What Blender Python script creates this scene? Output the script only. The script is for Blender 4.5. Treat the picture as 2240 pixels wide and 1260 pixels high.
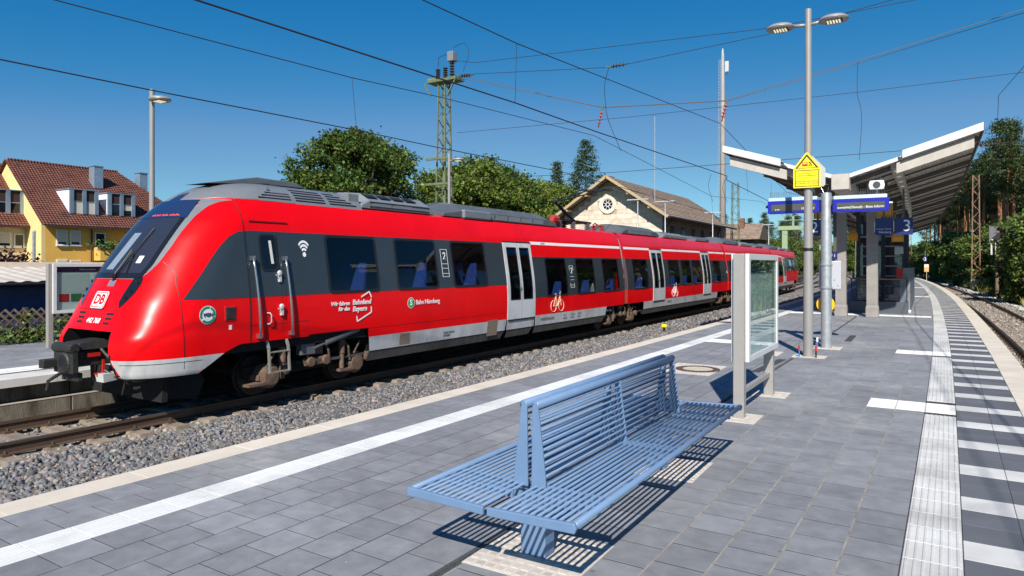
import bpy, bmesh, math, random
import numpy as np
from mathutils import Vector, Matrix
for o in list(bpy.data.objects): bpy.data.objects.remove(o)
random.seed(7); rng = np.random.default_rng(7)
SC = bpy.context.scene; COL = SC.collection
R = math.radians; PI = math.pi
# ------------------------------------------------------------ camera, sky, sun, exposure
HCAM = 1.75; AV = math.atan(900/1493.0)
cd = bpy.data.cameras.new('camera'); cam = bpy.data.objects.new('camera', cd); COL.objects.link(cam)
cam.location = (0, 0, HCAM); cam.rotation_euler = (R(90), 0, AV)
cd.sensor_width = 36; cd.lens = 1493/2240*36; cd.shift_y = -52/2240; cd.clip_start = .05; cd.clip_end = 3000
SC.camera = cam
SUN_EL = 40.0; SUN_AZ = math.atan2(.365, -.931)
w = bpy.data.worlds.new('World'); SC.world = w; w.use_nodes = True
nt = w.node_tree; bg = nt.nodes['Background']
sky = nt.nodes.new('ShaderNodeTexSky'); sky.sky_type = 'NISHITA'; sky.sun_disc = False
sky.sun_elevation = R(SUN_EL); sky.sun_rotation = SUN_AZ; sky.altitude = 3000; sky.air_density = 1.0; sky.dust_density = 0; sky.ozone_density = 3.0
sp_ = nt.nodes.new('ShaderNodeSeparateColor'); cb_ = nt.nodes.new('ShaderNodeCombineColor'); nt.links.new(sky.outputs[0], sp_.inputs[0])
def _op(o, x, v):
    nd = nt.nodes.new('ShaderNodeMath'); nd.operation = o; nt.links.new(x, nd.inputs[0])
    if isinstance(v, (int, float)): nd.inputs[1].default_value = v
    else: nt.links.new(v, nd.inputs[1])
    return nd.outputs[0]
# deep polarised blue: one colour grade for the whole sky
for ch, pre, ref, out, gm, mode in ((0, .80, 1.62, 1.10, 3.4, 'MINIMUM'), (1, .86, 3.70, 3.28, .92, 'MAXIMUM'), (2, 1.0, 7.65, 5.79, .5, 'MAXIMUM')):
    n_ = _op('MULTIPLY', sp_.outputs[ch], pre); pw = _op('MULTIPLY', _op('POWER', _op('MULTIPLY', n_, 1/ref), gm), out); nt.links.new(_op(mode, pw, _op('MULTIPLY', n_, out/ref)), cb_.inputs[ch])
nt.links.new(cb_.outputs[0], bg.inputs['Color'])
bg.inputs['Strength'].default_value = .085
sl = bpy.data.lights.new('sun', 'SUN'); sun = bpy.data.objects.new('sun', sl); COL.objects.link(sun)
sl.energy = 5.0; sl.angle = R(.53); sl.color = (1, .955, .88)
ts = Vector((math.sin(SUN_AZ)*math.cos(R(SUN_EL)), math.cos(SUN_AZ)*math.cos(R(SUN_EL)), math.sin(R(SUN_EL))))
sun.rotation_euler = ts.to_track_quat('Z', 'Y').to_euler(); sun.location = ts*60
SC.view_settings.view_transform = 'Standard'; SC.view_settings.look = 'None'; SC.view_settings.gamma = 1
SC.view_settings.exposure = .45
try: SC.view_settings.use_curve_mapping = False
except Exception: pass
SC.render.engine = 'CYCLES'

# ------------------------------------------------------------ helpers
MATS = {}
def M(name, col, rough=.5, metal=0, var=0., vs=6., bump=0., bs=60., coat=0., rnd=0., spec=.5, col2=None, c2t=.55, c2s=3., det=4, stretch=None, emit=0, coord='Object', isl=False):
    """procedural material: base colour with noise variation, optional second colour in patches, bump, random tint per piece"""
    if name in MATS: return MATS[name]
    m = bpy.data.materials.new(name); m.use_nodes = True; MATS[name] = m
    n = m.node_tree.nodes; l = m.node_tree.links; b = n['Principled BSDF']
    b.inputs['Roughness'].default_value = rough; b.inputs['Metallic'].default_value = metal
    b.inputs['Specular IOR Level'].default_value = spec
    if coat: b.inputs['Coat Weight'].default_value = coat; b.inputs['Coat Roughness'].default_value = .06
    rgb = n.new('ShaderNodeRGB'); rgb.outputs[0].default_value = (*col, 1); out = rgb.outputs[0]
    tc = n.new('ShaderNodeTexCoord'); co = n.new('ShaderNodeNewGeometry').outputs['Position'] if coord == 'World' else tc.outputs[coord]
    if stretch:
        mp = n.new('ShaderNodeMapping'); mp.inputs['Scale'].default_value = stretch; l.new(co, mp.inputs['Vector']); co = mp.outputs[0]
    def noise(sc, d=det):
        t = n.new('ShaderNodeTexNoise'); t.inputs['Scale'].default_value = sc; t.inputs['Detail'].default_value = d; t.inputs['Roughness'].default_value = .6
        l.new(co, t.inputs['Vector']); return t.outputs[0]
    if col2:
        r = n.new('ShaderNodeValToRGB'); r.color_ramp.elements[0].position = c2t-.12; r.color_ramp.elements[1].position = c2t+.12
        l.new(noise(c2s), r.inputs[0]); mx = n.new('ShaderNodeMixRGB'); l.new(r.outputs[0], mx.inputs[0]); l.new(out, mx.inputs[1]); mx.inputs[2].default_value = (*col2, 1); out = mx.outputs[0]
    if var:
        h = n.new('ShaderNodeMapRange'); h.inputs[1].default_value = .3; h.inputs[2].default_value = .7; h.inputs[3].default_value = 1-var; h.inputs[4].default_value = 1+var
        l.new(noise(vs), h.inputs[0]); hv = n.new('ShaderNodeHueSaturation'); l.new(h.outputs[0], hv.inputs['Value']); l.new(out, hv.inputs['Color']); out = hv.outputs[0]
    if rnd:
        oi = n.new('ShaderNodeObjectInfo'); ge = n.new('ShaderNodeNewGeometry'); ad = n.new('ShaderNodeMath'); ad.operation = 'ADD'
        l.new(oi.outputs['Random'], ad.inputs[0]); l.new(ge.outputs['Random Per Island'], ad.inputs[1])
        fr = n.new('ShaderNodeMath'); fr.operation = 'FRACT'; l.new(ad.outputs[0], fr.inputs[0])
        h = n.new('ShaderNodeMapRange'); h.inputs[3].default_value = 1-rnd; h.inputs[4].default_value = 1+rnd; l.new(fr.outputs[0], h.inputs[0])
        hv = n.new('ShaderNodeHueSaturation'); l.new(h.outputs[0], hv.inputs['Value']); l.new(out, hv.inputs['Color']); out = hv.outputs[0]
        if isl:
            h2 = n.new('ShaderNodeMapRange'); h2.inputs[3].default_value = .46; h2.inputs[4].default_value = .54
            m3 = n.new('ShaderNodeMath'); m3.operation = 'MULTIPLY'; m3.inputs[1].default_value = 7.31; l.new(fr.outputs[0], m3.inputs[0]); f2 = n.new('ShaderNodeMath'); f2.operation = 'FRACT'; l.new(m3.outputs[0], f2.inputs[0])
            l.new(f2.outputs[0], h2.inputs[0]); l.new(h2.outputs[0], hv.inputs['Hue'])
    l.new(out, b.inputs['Base Color'])
    if bump:
        bp = n.new('ShaderNodeBump'); bp.inputs['Strength'].default_value = bump; bp.inputs['Distance'].default_value = .02
        l.new(noise(bs), bp.inputs['Height']); l.new(bp.outputs[0], b.inputs['Normal'])
    if emit:
        l.new(out, b.inputs['Emission Color']); b.inputs['Emission Strength'].default_value = emit
    return m
def tag(o, label=None, cat=None, group=None, kind=None):
    if label: o['label'] = label
    if cat: o['category'] = cat
    if group: o['group'] = group
    if kind: o['kind'] = kind
    return o
def thing(name, label, cat, loc=(0, 0, 0), rz=0, group=None):
    o = bpy.data.objects.new(name, None); COL.objects.link(o); o.location = loc; o.rotation_euler = (0, 0, rz); o.empty_display_size = .2
    return tag(o, label, cat, group)
def link(name, me, parent=None, loc=None, rz=0, rot=None):
    o = bpy.data.objects.new(name, me); COL.objects.link(o); o.parent = parent
    if loc is not None: o.location = loc
    if rot is not None: o.rotation_euler = rot
    elif rz: o.rotation_euler = (0, 0, rz)
    return o
def fast_mesh(name, V, F):
    """V (n,3) array, F (m,k) array of polygons with k corners"""
    me = bpy.data.meshes.new(name); V = np.asarray(V, dtype=np.float32); F = np.asarray(F, dtype=np.int32); k = F.shape[1]
    me.vertices.add(len(V)); me.vertices.foreach_set('co', V.ravel())
    me.loops.add(F.size); me.loops.foreach_set('vertex_index', F.ravel())
    me.polygons.add(len(F)); me.polygons.foreach_set('loop_start', np.arange(0, F.size, k, dtype=np.int32))
    me.update(calc_edges=True); return me
class MB:
    def __init__(s, T=None): s.v = []; s.f = []; s.m = []; s.T = T
    def add(s, vs, fs, mi=0, T=None):
        b = len(s.v); T = T or s.T
        s.v += [tuple(T @ Vector(p)) if T else tuple(p) for p in vs]
        s.f += [tuple(b+i for i in f) for f in fs]; s.m += [mi]*len(fs); return s
    def box(s, x0, x1, y0, y1, z0, z1, mi=0, T=None):
        return s.add([(x0,y0,z0),(x1,y0,z0),(x1,y1,z0),(x0,y1,z0),(x0,y0,z1),(x1,y0,z1),(x1,y1,z1),(x0,y1,z1)],
            [(0,3,2,1),(4,5,6,7),(0,1,5,4),(1,2,6,5),(2,3,7,6),(3,0,4,7)], mi, T)
    def hexa(s, lo, hi, mi=0):
        n = len(lo); return s.add(list(lo)+list(hi), [tuple(range(n))[::-1], tuple(range(n, 2*n))]+[(i, (i+1) % n, n+(i+1) % n, n+i) for i in range(n)], mi)
    def prism(s, poly, axis, a, b, mi=0):
        """poly: 2D list; axis 'x','y','z' extruded from a to b (poly in the two other axes, in order)"""
        def P(p, t): return {'x': (t, p[0], p[1]), 'y': (p[0], t, p[1]), 'z': (p[0], p[1], t)}[axis]
        return s.hexa([P(p, a) for p in poly], [P(p, b) for p in poly], mi)
    def tube(s, pts, r, n=8, mi=0, cap=True):
        pts = [Vector(p) for p in pts]; rs = r if isinstance(r, (list, tuple)) else [r]*len(pts); vs = []; fs = []
        up = None
        for i, p in enumerate(pts):
            d = (pts[min(i+1, len(pts)-1)]-pts[max(i-1, 0)]).normalized()
            if up is None or abs(up.dot(d)) > .95: up = Vector((0, 0, 1)) if abs(d.z) < .9 else Vector((1, 0, 0))
            a = d.cross(up).normalized(); b = a.cross(d).normalized()
            vs += [p+(a*math.cos(2*PI*k/n)+b*math.sin(2*PI*k/n))*rs[i] for k in range(n)]
        for i in range(len(pts)-1):
            fs += [(i*n+k, i*n+(k+1) % n, (i+1)*n+(k+1) % n, (i+1)*n+k) for k in range(n)]
        if cap: fs += [tuple(range(n))[::-1], tuple(range((len(pts)-1)*n, len(pts)*n))]
        return s.add(vs, fs, mi)
    def bar(s, p, q, a, b=None, mi=0, up=(0, 0, 1)):
        """rectangular bar from p to q, width a (sideways), height b"""
        b = b or a; p = Vector(p); q = Vector(q); d = (q-p).normalized(); u = Vector(up)
        if abs(d.dot(u)) > .98: u = Vector((0, 1, 0))
        x = d.cross(u).normalized()*a/2; y = x.cross(d).normalized()*b/2
        return s.hexa([p-x-y, p+x-y, p+x+y, p-x+y], [q-x-y, q+x-y, q+x+y, q-x+y], mi)
    def lathe(s, prof, c=(0, 0, 0), n=16, mi=0, axis='z'):
        vs = []; fs = []
        for r, h in prof:
            for k in range(n):
                a = 2*PI*k/n; p = (r*math.cos(a), r*math.sin(a), h)
                if axis == 'x': p = (p[2], p[0], p[1])
                elif axis == 'y': p = (p[0], p[2], p[1])
                vs.append((c[0]+p[0], c[1]+p[1], c[2]+p[2]))
        for i in range(len(prof)-1):
            fs += [(i*n+k, i*n+(k+1) % n, (i+1)*n+(k+1) % n, (i+1)*n+k) for k in range(n)]
        fs += [tuple(range(n))[::-1], tuple(range((len(prof)-1)*n, len(prof)*n))]
        return s.add(vs, fs, mi)
    def grid(s, fn, us, vs_, mi=0, skip=None, flip=False):
        P = [fn(a, b) for b in vs_ for a in us]; n = len(us); fs = []
        for j in range(len(vs_)-1):
            for i in range(n-1):
                if skip and skip((us[i]+us[i+1])/2, (vs_[j]+vs_[j+1])/2): continue
                q = (j*n+i, j*n+i+1, (j+1)*n+i+1, (j+1)*n+i); fs.append(q[::-1] if flip else q)
        return s.add(P, fs, mi)
    def mesh(s, name, mats, smooth=False, fix=True):
        me = bpy.data.meshes.new(name); me.from_pydata(s.v, [], s.f)
        for m in (mats if isinstance(mats, (list, tuple)) else [mats]): me.materials.append(m)
        me.polygons.foreach_set('material_index', s.m)
        if fix:
            bm = bmesh.new(); bm.from_mesh(me); bmesh.ops.recalc_face_normals(bm, faces=bm.faces); bm.to_mesh(me); bm.free()
        if smooth: me.polygons.foreach_set('use_smooth', [True]*len(me.polygons))
        me.update(); return me
    def build(s, name, mats, parent=None, smooth=False, loc=None, rz=0, bev=0, seg=2, fix=True, rot=None, ang=40):
        o = link(name, s.mesh(name, mats, smooth, fix), parent, loc, rz, rot)
        if bev:
            b = o.modifiers.new('bevel', 'BEVEL'); b.width = bev; b.segments = seg; b.limit_method = 'ANGLE'; b.angle_limit = R(ang)
        if smooth == 'auto':
            pass
        return o
def autosmooth(o, deg=35):
    me = o.data; me.polygons.foreach_set('use_smooth', [True]*len(me.polygons))
    try: me.set_sharp_from_angle(angle=R(deg))
    except Exception: pass
    return o
def text_mesh(body, size, align='CENTER', shear=0, ext=.002, space=1.0, bold=0):
    cu = bpy.data.curves.new('text', 'FONT'); cu.body = body; cu.size = size; cu.align_x = align; cu.align_y = 'CENTER'; cu.extrude = ext; cu.shear = shear; cu.space_character = space; cu.offset = bold
    cu.resolution_u = 3
    o = bpy.data.objects.new('text', cu); COL.objects.link(o); dg = bpy.context.evaluated_depsgraph_get(); dg.update()
    me = bpy.data.meshes.new_from_object(o.evaluated_get(dg)); bpy.data.objects.remove(o); bpy.data.curves.remove(cu); return me
def text(name, body, size, mat, parent, loc, rot, **k):
    me = text_mesh(body, size, **k); me.materials.clear(); me.materials.append(mat)
    return link(name, me, parent, loc, rot=rot)
SIDE = (R(90), 0, R(90))       # text reading on a face whose outward normal is +x
FRONT = (R(90), 0, 0)          # text on a face whose normal is -y

# platform curve: left border of the white guide strip on the right side
KN = [(-40,-2.6),(-10,-.60),(0,-.25),(4.4,-.12),(10.1,.03),(16.4,.16),(24.8,.26),(33,.30),(43.5,.27),(61,-.05),(80,-.75),(103,-2.0),(140,-5.0),(200,-12.0),(300,-28.0)]
def cc(y):
    i = 0
    while i < len(KN)-2 and y > KN[i+1][0]: i += 1
    def m(j):
        a = max(j-1, 0); b = min(j+1, len(KN)-1); return (KN[b][1]-KN[a][1])/(KN[b][0]-KN[a][0])
    x0, y0 = KN[i]; x1, y1 = KN[i+1]; h = x1-x0; t = (y-x0)/h
    return (2*t**3-3*t*t+1)*y0+(t**3-2*t*t+t)*h*m(i)+(-2*t**3+3*t*t)*y1+(t**3-t*t)*h*m(i+1)
def hd(y): return -math.atan((cc(y+.2)-cc(y-.2))/.4)      # heading as z rotation
def on(off, y, z=0): a = hd(y); return (cc(y)+off*math.cos(a), y+off*math.sin(a), z)
SA, CA = math.sin(AV), math.cos(AV)
def proj(p):
    x, y, z = p; X = x*CA+y*SA; Z = y*CA-x*SA
    if Z < .2: return None
    return (1120+1493*X/Z, 578-1493*(z-HCAM)/Z, Z)
def inview(p, mg=60):
    q = proj(p); return bool(q) and -mg < q[0] < 2240+mg and -mg < q[1] < 1260+mg
RZ = -.76
# ------------------------------------------------------------ ground, ballast and tracks
m_ground = M('ground earth', (.10,.085,.055), .95, var=.3, vs=.6, bump=.5, bs=8, col2=(.06,.085,.03), c2s=.25)
m_ballast = M('ballast bed', (.17,.155,.14), .95, var=.45, vs=14, bump=1, bs=18, col2=(.25,.23,.2), c2s=20, det=6)
m_stone = M('ballast stone', (.148,.152,.160), .85, var=.3, vs=9, rnd=.48, isl=True, col2=(.25,.18,.125), c2t=.60, c2s=9)
m_rustst = M('rusty ballast stone', (.25,.215,.185), .9, var=.25, vs=9, rnd=.5, isl=True)
m_rail = M('rail steel', (.10,.062,.040), .6, .25, var=.3, vs=12, stretch=(1, .1, 1))
m_railtop = M('rail running surface', (.30,.20,.12), .28, .9, var=.3, vs=6, stretch=(8, .2, 1))
m_sleeper = M('concrete sleeper', (.22,.175,.135), .9, var=.3, vs=5, bump=.3, bs=40, rnd=.15)
m_clip = M('rail clip', (.09,.06,.04), .7, .3)
g = MB(); g.box(-900, 900, -120, 1500, -2.2, -1.62)
tag(g.build('ground', m_ground), kind='structure')
def strip(offs, ys, zf, name, mat, kind='structure', parent=None):
    mb = MB(); mb.grid(lambda o, y: on(o, y, zf(o, y)), offs, ys)
    ob = mb.build(name, mat, parent, fix=False); tag(ob, kind=kind); return ob
def rough(o, y, a=.03): return a*(math.sin(3.1*o+1.7*y)+math.sin(1.3*o-2.3*y+1)+.6*math.sin(5.3*o+4.1*y))
YS = [-12+i*.8 for i in range(16)]+[1+i*1.0 for i in range(60)]+[62+i*3 for i in range(60)]
def zl(o, y):
    base = -.97 if o > -10.3 else (-.99 if o > -13.1 else -1.02)
    return base+(.05 if -9.5 < o < -6.5 else 0)+rough(o, y, .02)
strip([-13.6,-12.9,-12.2,-11.7,-11.2,-10.5,-10,-9,-8,-7,-6.3,-5.5], YS, zl, 'ballast_bed', m_ballast)
def zr(o, y):
    return -.97+rough(o, y, .015) if o < 4.6 else -1.0-(o-4.6)*.22+rough(o, y, .04)
strip([1.2,2,2.6,3.3,4,4.6,5.2,6,7.5], YS, zr, 'ballast_bed', m_ballast)
def rocks(offr, yr, dens, size, zf, name, mat, avoid=None, zadd=.0):
    n = int((offr[1]-offr[0])*(yr[1]-yr[0])*dens); o = rng.uniform(*offr, n); y = rng.uniform(*yr, n)
    if avoid is not None:
        k = ~avoid(o, y); o = o[k]; y = y[k]
    n = len(o); yt = np.linspace(yr[0]-1, yr[1]+1, 200); ct = np.array([cc(t) for t in yt]); x = np.interp(y, yt, ct)+o
    z = np.array([zf(a, b) for a, b in zip(o, y)])+rng.uniform(-.3, .55, n)*size+zadd
    C = np.array([[-1,-1,-1],[1,-1,-1],[1,1,-1],[-1,1,-1],[-1,-1,1],[1,-1,1],[1,1,1],[-1,1,1]], float)*.5
    V = C[None]*rng.uniform(.55, 1.25, (n, 1, 3))*size*rng.uniform(.6, 1.25, (n, 1, 1))
    V = V*(1+rng.uniform(-.42, .30, (n, 8, 3)))
    q = rng.normal(size=(n, 4)); q /= np.linalg.norm(q, axis=1)[:, None]; a, b, c, d = q.T
    Rm = np.stack([np.stack([a*a+b*b-c*c-d*d, 2*(b*c-a*d), 2*(b*d+a*c)], -1), np.stack([2*(b*c+a*d), a*a-b*b+c*c-d*d, 2*(c*d-a*b)], -1), np.stack([2*(b*d-a*c), 2*(c*d+a*b), a*a-b*b-c*c+d*d], -1)], 1)
    V = np.einsum('nij,nkj->nki', Rm, V)+np.stack([x, y, z], -1)[:, None]
    F = np.array([(0,3,2,1),(4,5,6,7),(0,1,5,4),(1,2,6,5),(2,3,7,6),(3,0,4,7)])
    F = (F[None]+np.arange(n)[:, None, None]*8).reshape(-1, 4)
    me = fast_mesh(name, V.reshape(-1, 3), F); me.materials.append(mat); return me
def slav(o, y): return (np.abs(np.abs(o+11.7)-.75) < .09)
tag(link('ballast_stones', rocks((-10.35,-5.62), (1.0,13), 540, .054, zl, 'ballast_stones', m_stone)), 'loose grey crushed stone ballast between near rail and left platform edge', 'ballast', kind='stuff')
tag(link('ballast_stones', rocks((-10.35,-5.62), (13,27), 280, .068, zl, 'ballast_stones', m_stone)), 'grey crushed stone ballast beside the middle of the train', 'ballast', kind='stuff')
tag(link('ballast_stones', rocks((-10.4,-5.62), (27,62), 60, .11, zl, 'ballast_stones', m_stone)), 'grey crushed stone ballast towards the far end of the train', 'ballast', kind='stuff')
tag(link('ballast_stones', rocks((-13.15,-10.2), (3,9), 300, .058, zl, 'ballast_stones', m_rustst, slav, -.03)), 'dusty ballast between the rails ahead of the train', 'ballast', kind='stuff')
tag(link('ballast_stones', rocks((1.4,6.4), (9,34), 110, .075, zr, 'ballast_stones', m_rustst, lambda o, y: (np.abs(np.abs(o-2.97)-.75) < .1), -.025)), 'brownish ballast along the near part of the right track', 'ballast', kind='stuff')
tag(link('ballast_stones', rocks((1.4,6.4), (34,80), 36, .11, zr, 'ballast_stones', m_rustst, lambda o, y: (np.abs(np.abs(o-2.97)-.75) < .1), -.025)), 'brownish ballast along the far part of the right track', 'ballast', kind='stuff')

m_lgrav = M('pale gravel', (.40,.38,.35), .9, var=.2, vs=9, rnd=.35)
tag(link('gravel', rocks((4.75,6.1), (28,120), 90, .10, zr, 'gravel', m_lgrav, None, .05)), 'pale gravel shoulder along the far side of the right track', 'gravel', kind='stuff')
RAILP = [(-.036,0),(.036,0),(.036,-.035),(.010,-.05),(.010,-.145),(.070,-.160),(.070,-.172),(-.070,-.172),(-.070,-.160),(-.010,-.145),(-.010,-.05),(-.036,-.035)]
def rail(off, y0, y1, parent, f=None, st=1.2):
    f = f or on; ys = [y0+i*st for i in range(int((y1-y0)/st)+1)]; n = len(RAILP); vs = []; fs = []; ms = []
    for y in ys: vs += [f(off+p[0], y, RZ+p[1]) for p in RAILP]
    for i in range(len(ys)-1):
        for k in range(n): fs.append((i*n+k, (i+1)*n+k, (i+1)*n+(k+1) % n, i*n+(k+1) % n)); ms.append(1 if k == 0 else 0)
    mb = MB(); mb.v = vs; mb.f = fs; mb.m = ms
    return mb.build('rail', [m_rail, m_railtop], parent)
slm = MB(); slm.hexa([(-1.25,-.14,-.21),(1.25,-.14,-.21),(1.25,.14,-.21),(-1.25,.14,-.21)], [(-1.22,-.11,0),(1.22,-.11,0),(1.22,.11,0),(-1.22,.11,0)])
for s in (-1, 1):
    for e in (-1, 1):
        slm.box(s*.75+e*.115-.045, s*.75+e*.115+.045, -.05, .05, .0, .035, 1); slm.lathe([(.022,.03),(.022,.075)], (s*.75+e*.11, 0, 0), 6, 1)
slm = slm.mesh('sleeper', [m_sleeper, m_clip])
def track(center, y0, y1, label, st=.6, sy=None, f=None, name='railway_track', sl_range=None):
    f = f or on
    mb = MB(); mb.grid(lambda o, y: f(center+o, y, RZ-.235), [-1.3, 1.3], [y0+i*2.0 for i in range(int((y1-y0)/2)+1)])
    root = mb.build(name, m_ballast, fix=False); tag(root, kind='structure')
    for s in (-1, 1): rail(center+s*.75, y0, y1, root, f)
    a, b = sl_range or (y0, y1); k = 0; y = a
    while y < b:
        p = f(center, y, RZ-.172); q = f(center, y+.1, 0)
        link('sleeper', slm, root, p, rz=-math.atan2(q[0]-p[0], q[1]-p[1])); y += st
    return root
track(-11.7, -4, 190, '', sl_range=(1.2, 62))
track(2.97, -4, 250, '', sl_range=(8, 110))
# second track that joins beside the platform further on
def f2(o, y, z):
    t = max(0, min(1, (y-58)/70)); return on(o+t*t*(3-2*t)*2.4, y, z)
track(-9.6, 84, 190, '', sl_range=(84, 110), f=f2)
# green weeds in the ballast
m_weed = M('weed leaf', (.13,.20,.03), .6, var=.3, vs=5, rnd=.35, col2=(.30,.17,.03), c2s=6)
def leafmesh(pts, nrm_up, size, name, mat, asp=.6):
    n = len(pts); P = np.asarray(pts, float); N = rng.normal(size=(n, 3)); N[:, 2] = np.abs(N[:, 2])+nrm_up; N /= np.linalg.norm(N, axis=1)[:, None]
    A = np.cross(N, rng.normal(size=(n, 3))); A /= np.linalg.norm(A, axis=1)[:, None]; B = np.cross(N, A)
    s = np.asarray(size)*rng.uniform(.6, 1.3, n) if np.ndim(size) == 0 else np.asarray(size); s = s[:, None]
    V = np.stack([P-A*s, P+B*s*asp+N*s*.15, P+A*s, P-B*s*asp+N*s*.15], 1).reshape(-1, 3)
    F = np.arange(4*n).reshape(-1, 4); me = fast_mesh(name, V, F); me.materials.append(mat); return me
for off, y, r, n, lb in ((-6.35, 2.55, .14, 60, 'small yellow-green weed sprouting in the ballast at lower left'),):
    pts = [(on(off, y)[0]+random.gauss(0, r*.55), y+random.gauss(0, r*.55), -.90+abs(random.gauss(0, .09))) for _ in range(n)]
    t = thing('weed', lb, 'plant', on(off, y, -.95)); me = leafmesh([(p[0]-t.location.x, p[1]-t.location.y, p[2]+.95) for p in pts], .3, .05, 'leaves', m_weed); link('leaves', me, t)
    st = MB(); [st.tube([(0,0,-.02),(random.gauss(0,.05),random.gauss(0,.05),.12)], .004, 4) for _ in range(6)]; st.build('stem', m_weed, t)

# ------------------------------------------------------------ our platform
PT = .308
m_joint = M('dark joint filling', (.035,.033,.03), .95, var=.3, vs=20, coord='World'); m_sandj = M('joint sand', (.27,.24,.20), .95, var=.3, vs=9, coord='World', col2=(.16,.145,.125), c2t=.62, c2s=2.5)
m_pave = M('grey paving stone', (.213,.218,.230), .8, var=.16, vs=7, bump=.22, bs=110, rnd=.11, col2=(.30,.295,.28), c2t=.64, c2s=.42, det=7, coord='World')
def speckle(m, dark=(.09,.09,.092), light=(.42,.41,.39)):
    n = m.node_tree.nodes; l = m.node_tree.links; bs = n['Principled BSDF']; src = bs.inputs['Base Color'].links[0].from_socket; g_ = n.new('ShaderNodeNewGeometry')
    for sc, th, colr in ((2.1, .035, dark), (3.7, .028, light), (7.3, .03, light)):
        v = n.new('ShaderNodeTexVoronoi'); v.inputs['Scale'].default_value = sc; l.new(g_.outputs['Position'], v.inputs['Vector']); lt = n.new('ShaderNodeMath'); lt.operation = 'LESS_THAN'; lt.inputs[1].default_value = th; l.new(v.outputs['Distance'], lt.inputs[0])
        mu = n.new('ShaderNodeMath'); mu.operation = 'MULTIPLY'; mu.inputs[1].default_value = .6; l.new(lt.outputs[0], mu.inputs[0]); mx = n.new('ShaderNodeMixRGB'); l.new(mu.outputs[0], mx.inputs[0]); l.new(src, mx.inputs[1]); mx.inputs[2].default_value = (*colr, 1); src = mx.outputs[0]
    ns = n.new('ShaderNodeTexNoise'); ns.inputs['Scale'].default_value = .55; ns.inputs['Detail'].default_value = 9; ns.inputs['Roughness'].default_value = .7; l.new(g_.outputs['Position'], ns.inputs['Vector'])
    mr = n.new('ShaderNodeMapRange'); mr.inputs[1].default_value = .35; mr.inputs[2].default_value = .65; mr.inputs[3].default_value = .80; mr.inputs[4].default_value = 1.14; l.new(ns.outputs[0], mr.inputs[0]); hv = n.new('ShaderNodeHueSaturation'); l.new(mr.outputs[0], hv.inputs['Value']); l.new(src, hv.inputs['Color']); l.new(hv.outputs[0], bs.inputs['Base Color'])
speckle(m_pave)
m_white = M('white tactile concrete', (.63,.63,.61), .75, var=.08, vs=1.2, bump=.05, bs=120, rnd=.04, coord='World', col2=(.47,.46,.44), c2t=.60, c2s=1.3, det=9)
m_white2 = M('off white tactile concrete', (.55,.54,.51), .8, var=.12, vs=1.5, bump=.08, bs=120, rnd=.07, coord='World', col2=(.38,.37,.35), c2t=.58, c2s=1.4, det=9)
m_stone_edge = M('platform edge concrete', (.60,.53,.43), .85, var=.10, vs=2, bump=.1, bs=90, rnd=.04, coord='World')
m_darkt = M('dark grey marking tile', (.10,.104,.117), .85, var=.18, vs=1.5, bump=.15, bs=200, rnd=.08, coord='World', col2=(.13,.13,.135), c2t=.68, c2s=.8)
m_wall = M('platform wall concrete', (.25,.22,.18), .9, var=.3, vs=2, bump=.3, bs=30, col2=(.10,.08,.055), c2s=1.3, stretch=(1.5,1.5,.35))
yy = [-3+i*1.0 for i in range(70)]+[68+i*2.0 for i in range(50)]
pl = MB(); pl.grid(lambda o, y: on(o, y, -.0020), [-5.56,-4,-2.26], yy); pl.grid(lambda o, y: on(o, y, -.034), [-2.26,-2.14], yy); pl.grid(lambda o, y: on(o, y, -.0020), [-2.14,0,1.28], yy)
pl.grid(lambda z, y: on(-5.50, y, z), [-1.1,-.016], yy); pl.grid(lambda z, y: on(1.22, y, z), [-1.1,-.016], yy)
platform = pl.build('platform', m_joint, fix=False); tag(platform, kind='structure')
# places where no paving stone lies: (off0, off1, y0, y1)
HOLE = [(-.62,0,9.45,10.05),(-.62,0,15.4,16.0),(-4.38,0,26.2,26.8),(-4.38,-3.4,15.4,16.0),
        (-3.78,-2.93,10.75,11.9),(-3.1,-2.5,13.75,14.45),(-.95,0,42.6,43.2),(-.95,0,59,59.6)]
PADS = [(-1.98,-1.56,7.74,8.26),(-1.98,-1.56,9.44,9.9),(-2.26,-1.68,13.78,14.22),(-2.2,-1.60,15.36,15.92),(-2.18,-1.5,3.28,3.95),(-2.18,-1.5,5.42,6.05)]
def blocked(o, y, m=.012): return any(a-m < o and o+PT < b+m and c-m < y and y+PT < d+m for a, b, c, d in HOLE+PADS)
def tilemesh(name, w, l, h, ch, mat, ribs=0, ribdir='y', z0=0):
    mb = MB(); x, y = w/2, l/2
    mb.hexa([(-x,-y,-h),(x,-y,-h),(x,y,-h),(-x,y,-h)], [(-x,-y,-ch),(x,-y,-ch),(x,y,-ch),(-x,y,-ch)]); mb.f.pop(1); mb.m.pop()
    mb.add([(-x,-y,-ch),(x,-y,-ch),(x,y,-ch),(-x,y,-ch),(-x+ch,-y+ch,0),(x-ch,-y+ch,0),(x-ch,y-ch,0),(-x+ch,y-ch,0)], [(4,5,6,7),(0,1,5,4),(1,2,6,5),(2,3,7,6),(3,0,4,7)])
    for i in range(ribs):
        t = (i+.5)/ribs; r = .011
        if ribdir == 'y': a = -x+t*w; mb.prism([(a-r,-.001),(a+r,-.001),(a+r*.5,.004),(a-r*.5,.004)], 'y', -y+.006, y-.006)
        else:
            a = -y+t*l; mb.prism([(a-r,-.001),(a+r,-.001),(a+r*.5,.004),(a-r*.5,.004)], 'x', -x+.006, x-.006)
    return mb.mesh(name, mat)
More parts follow.
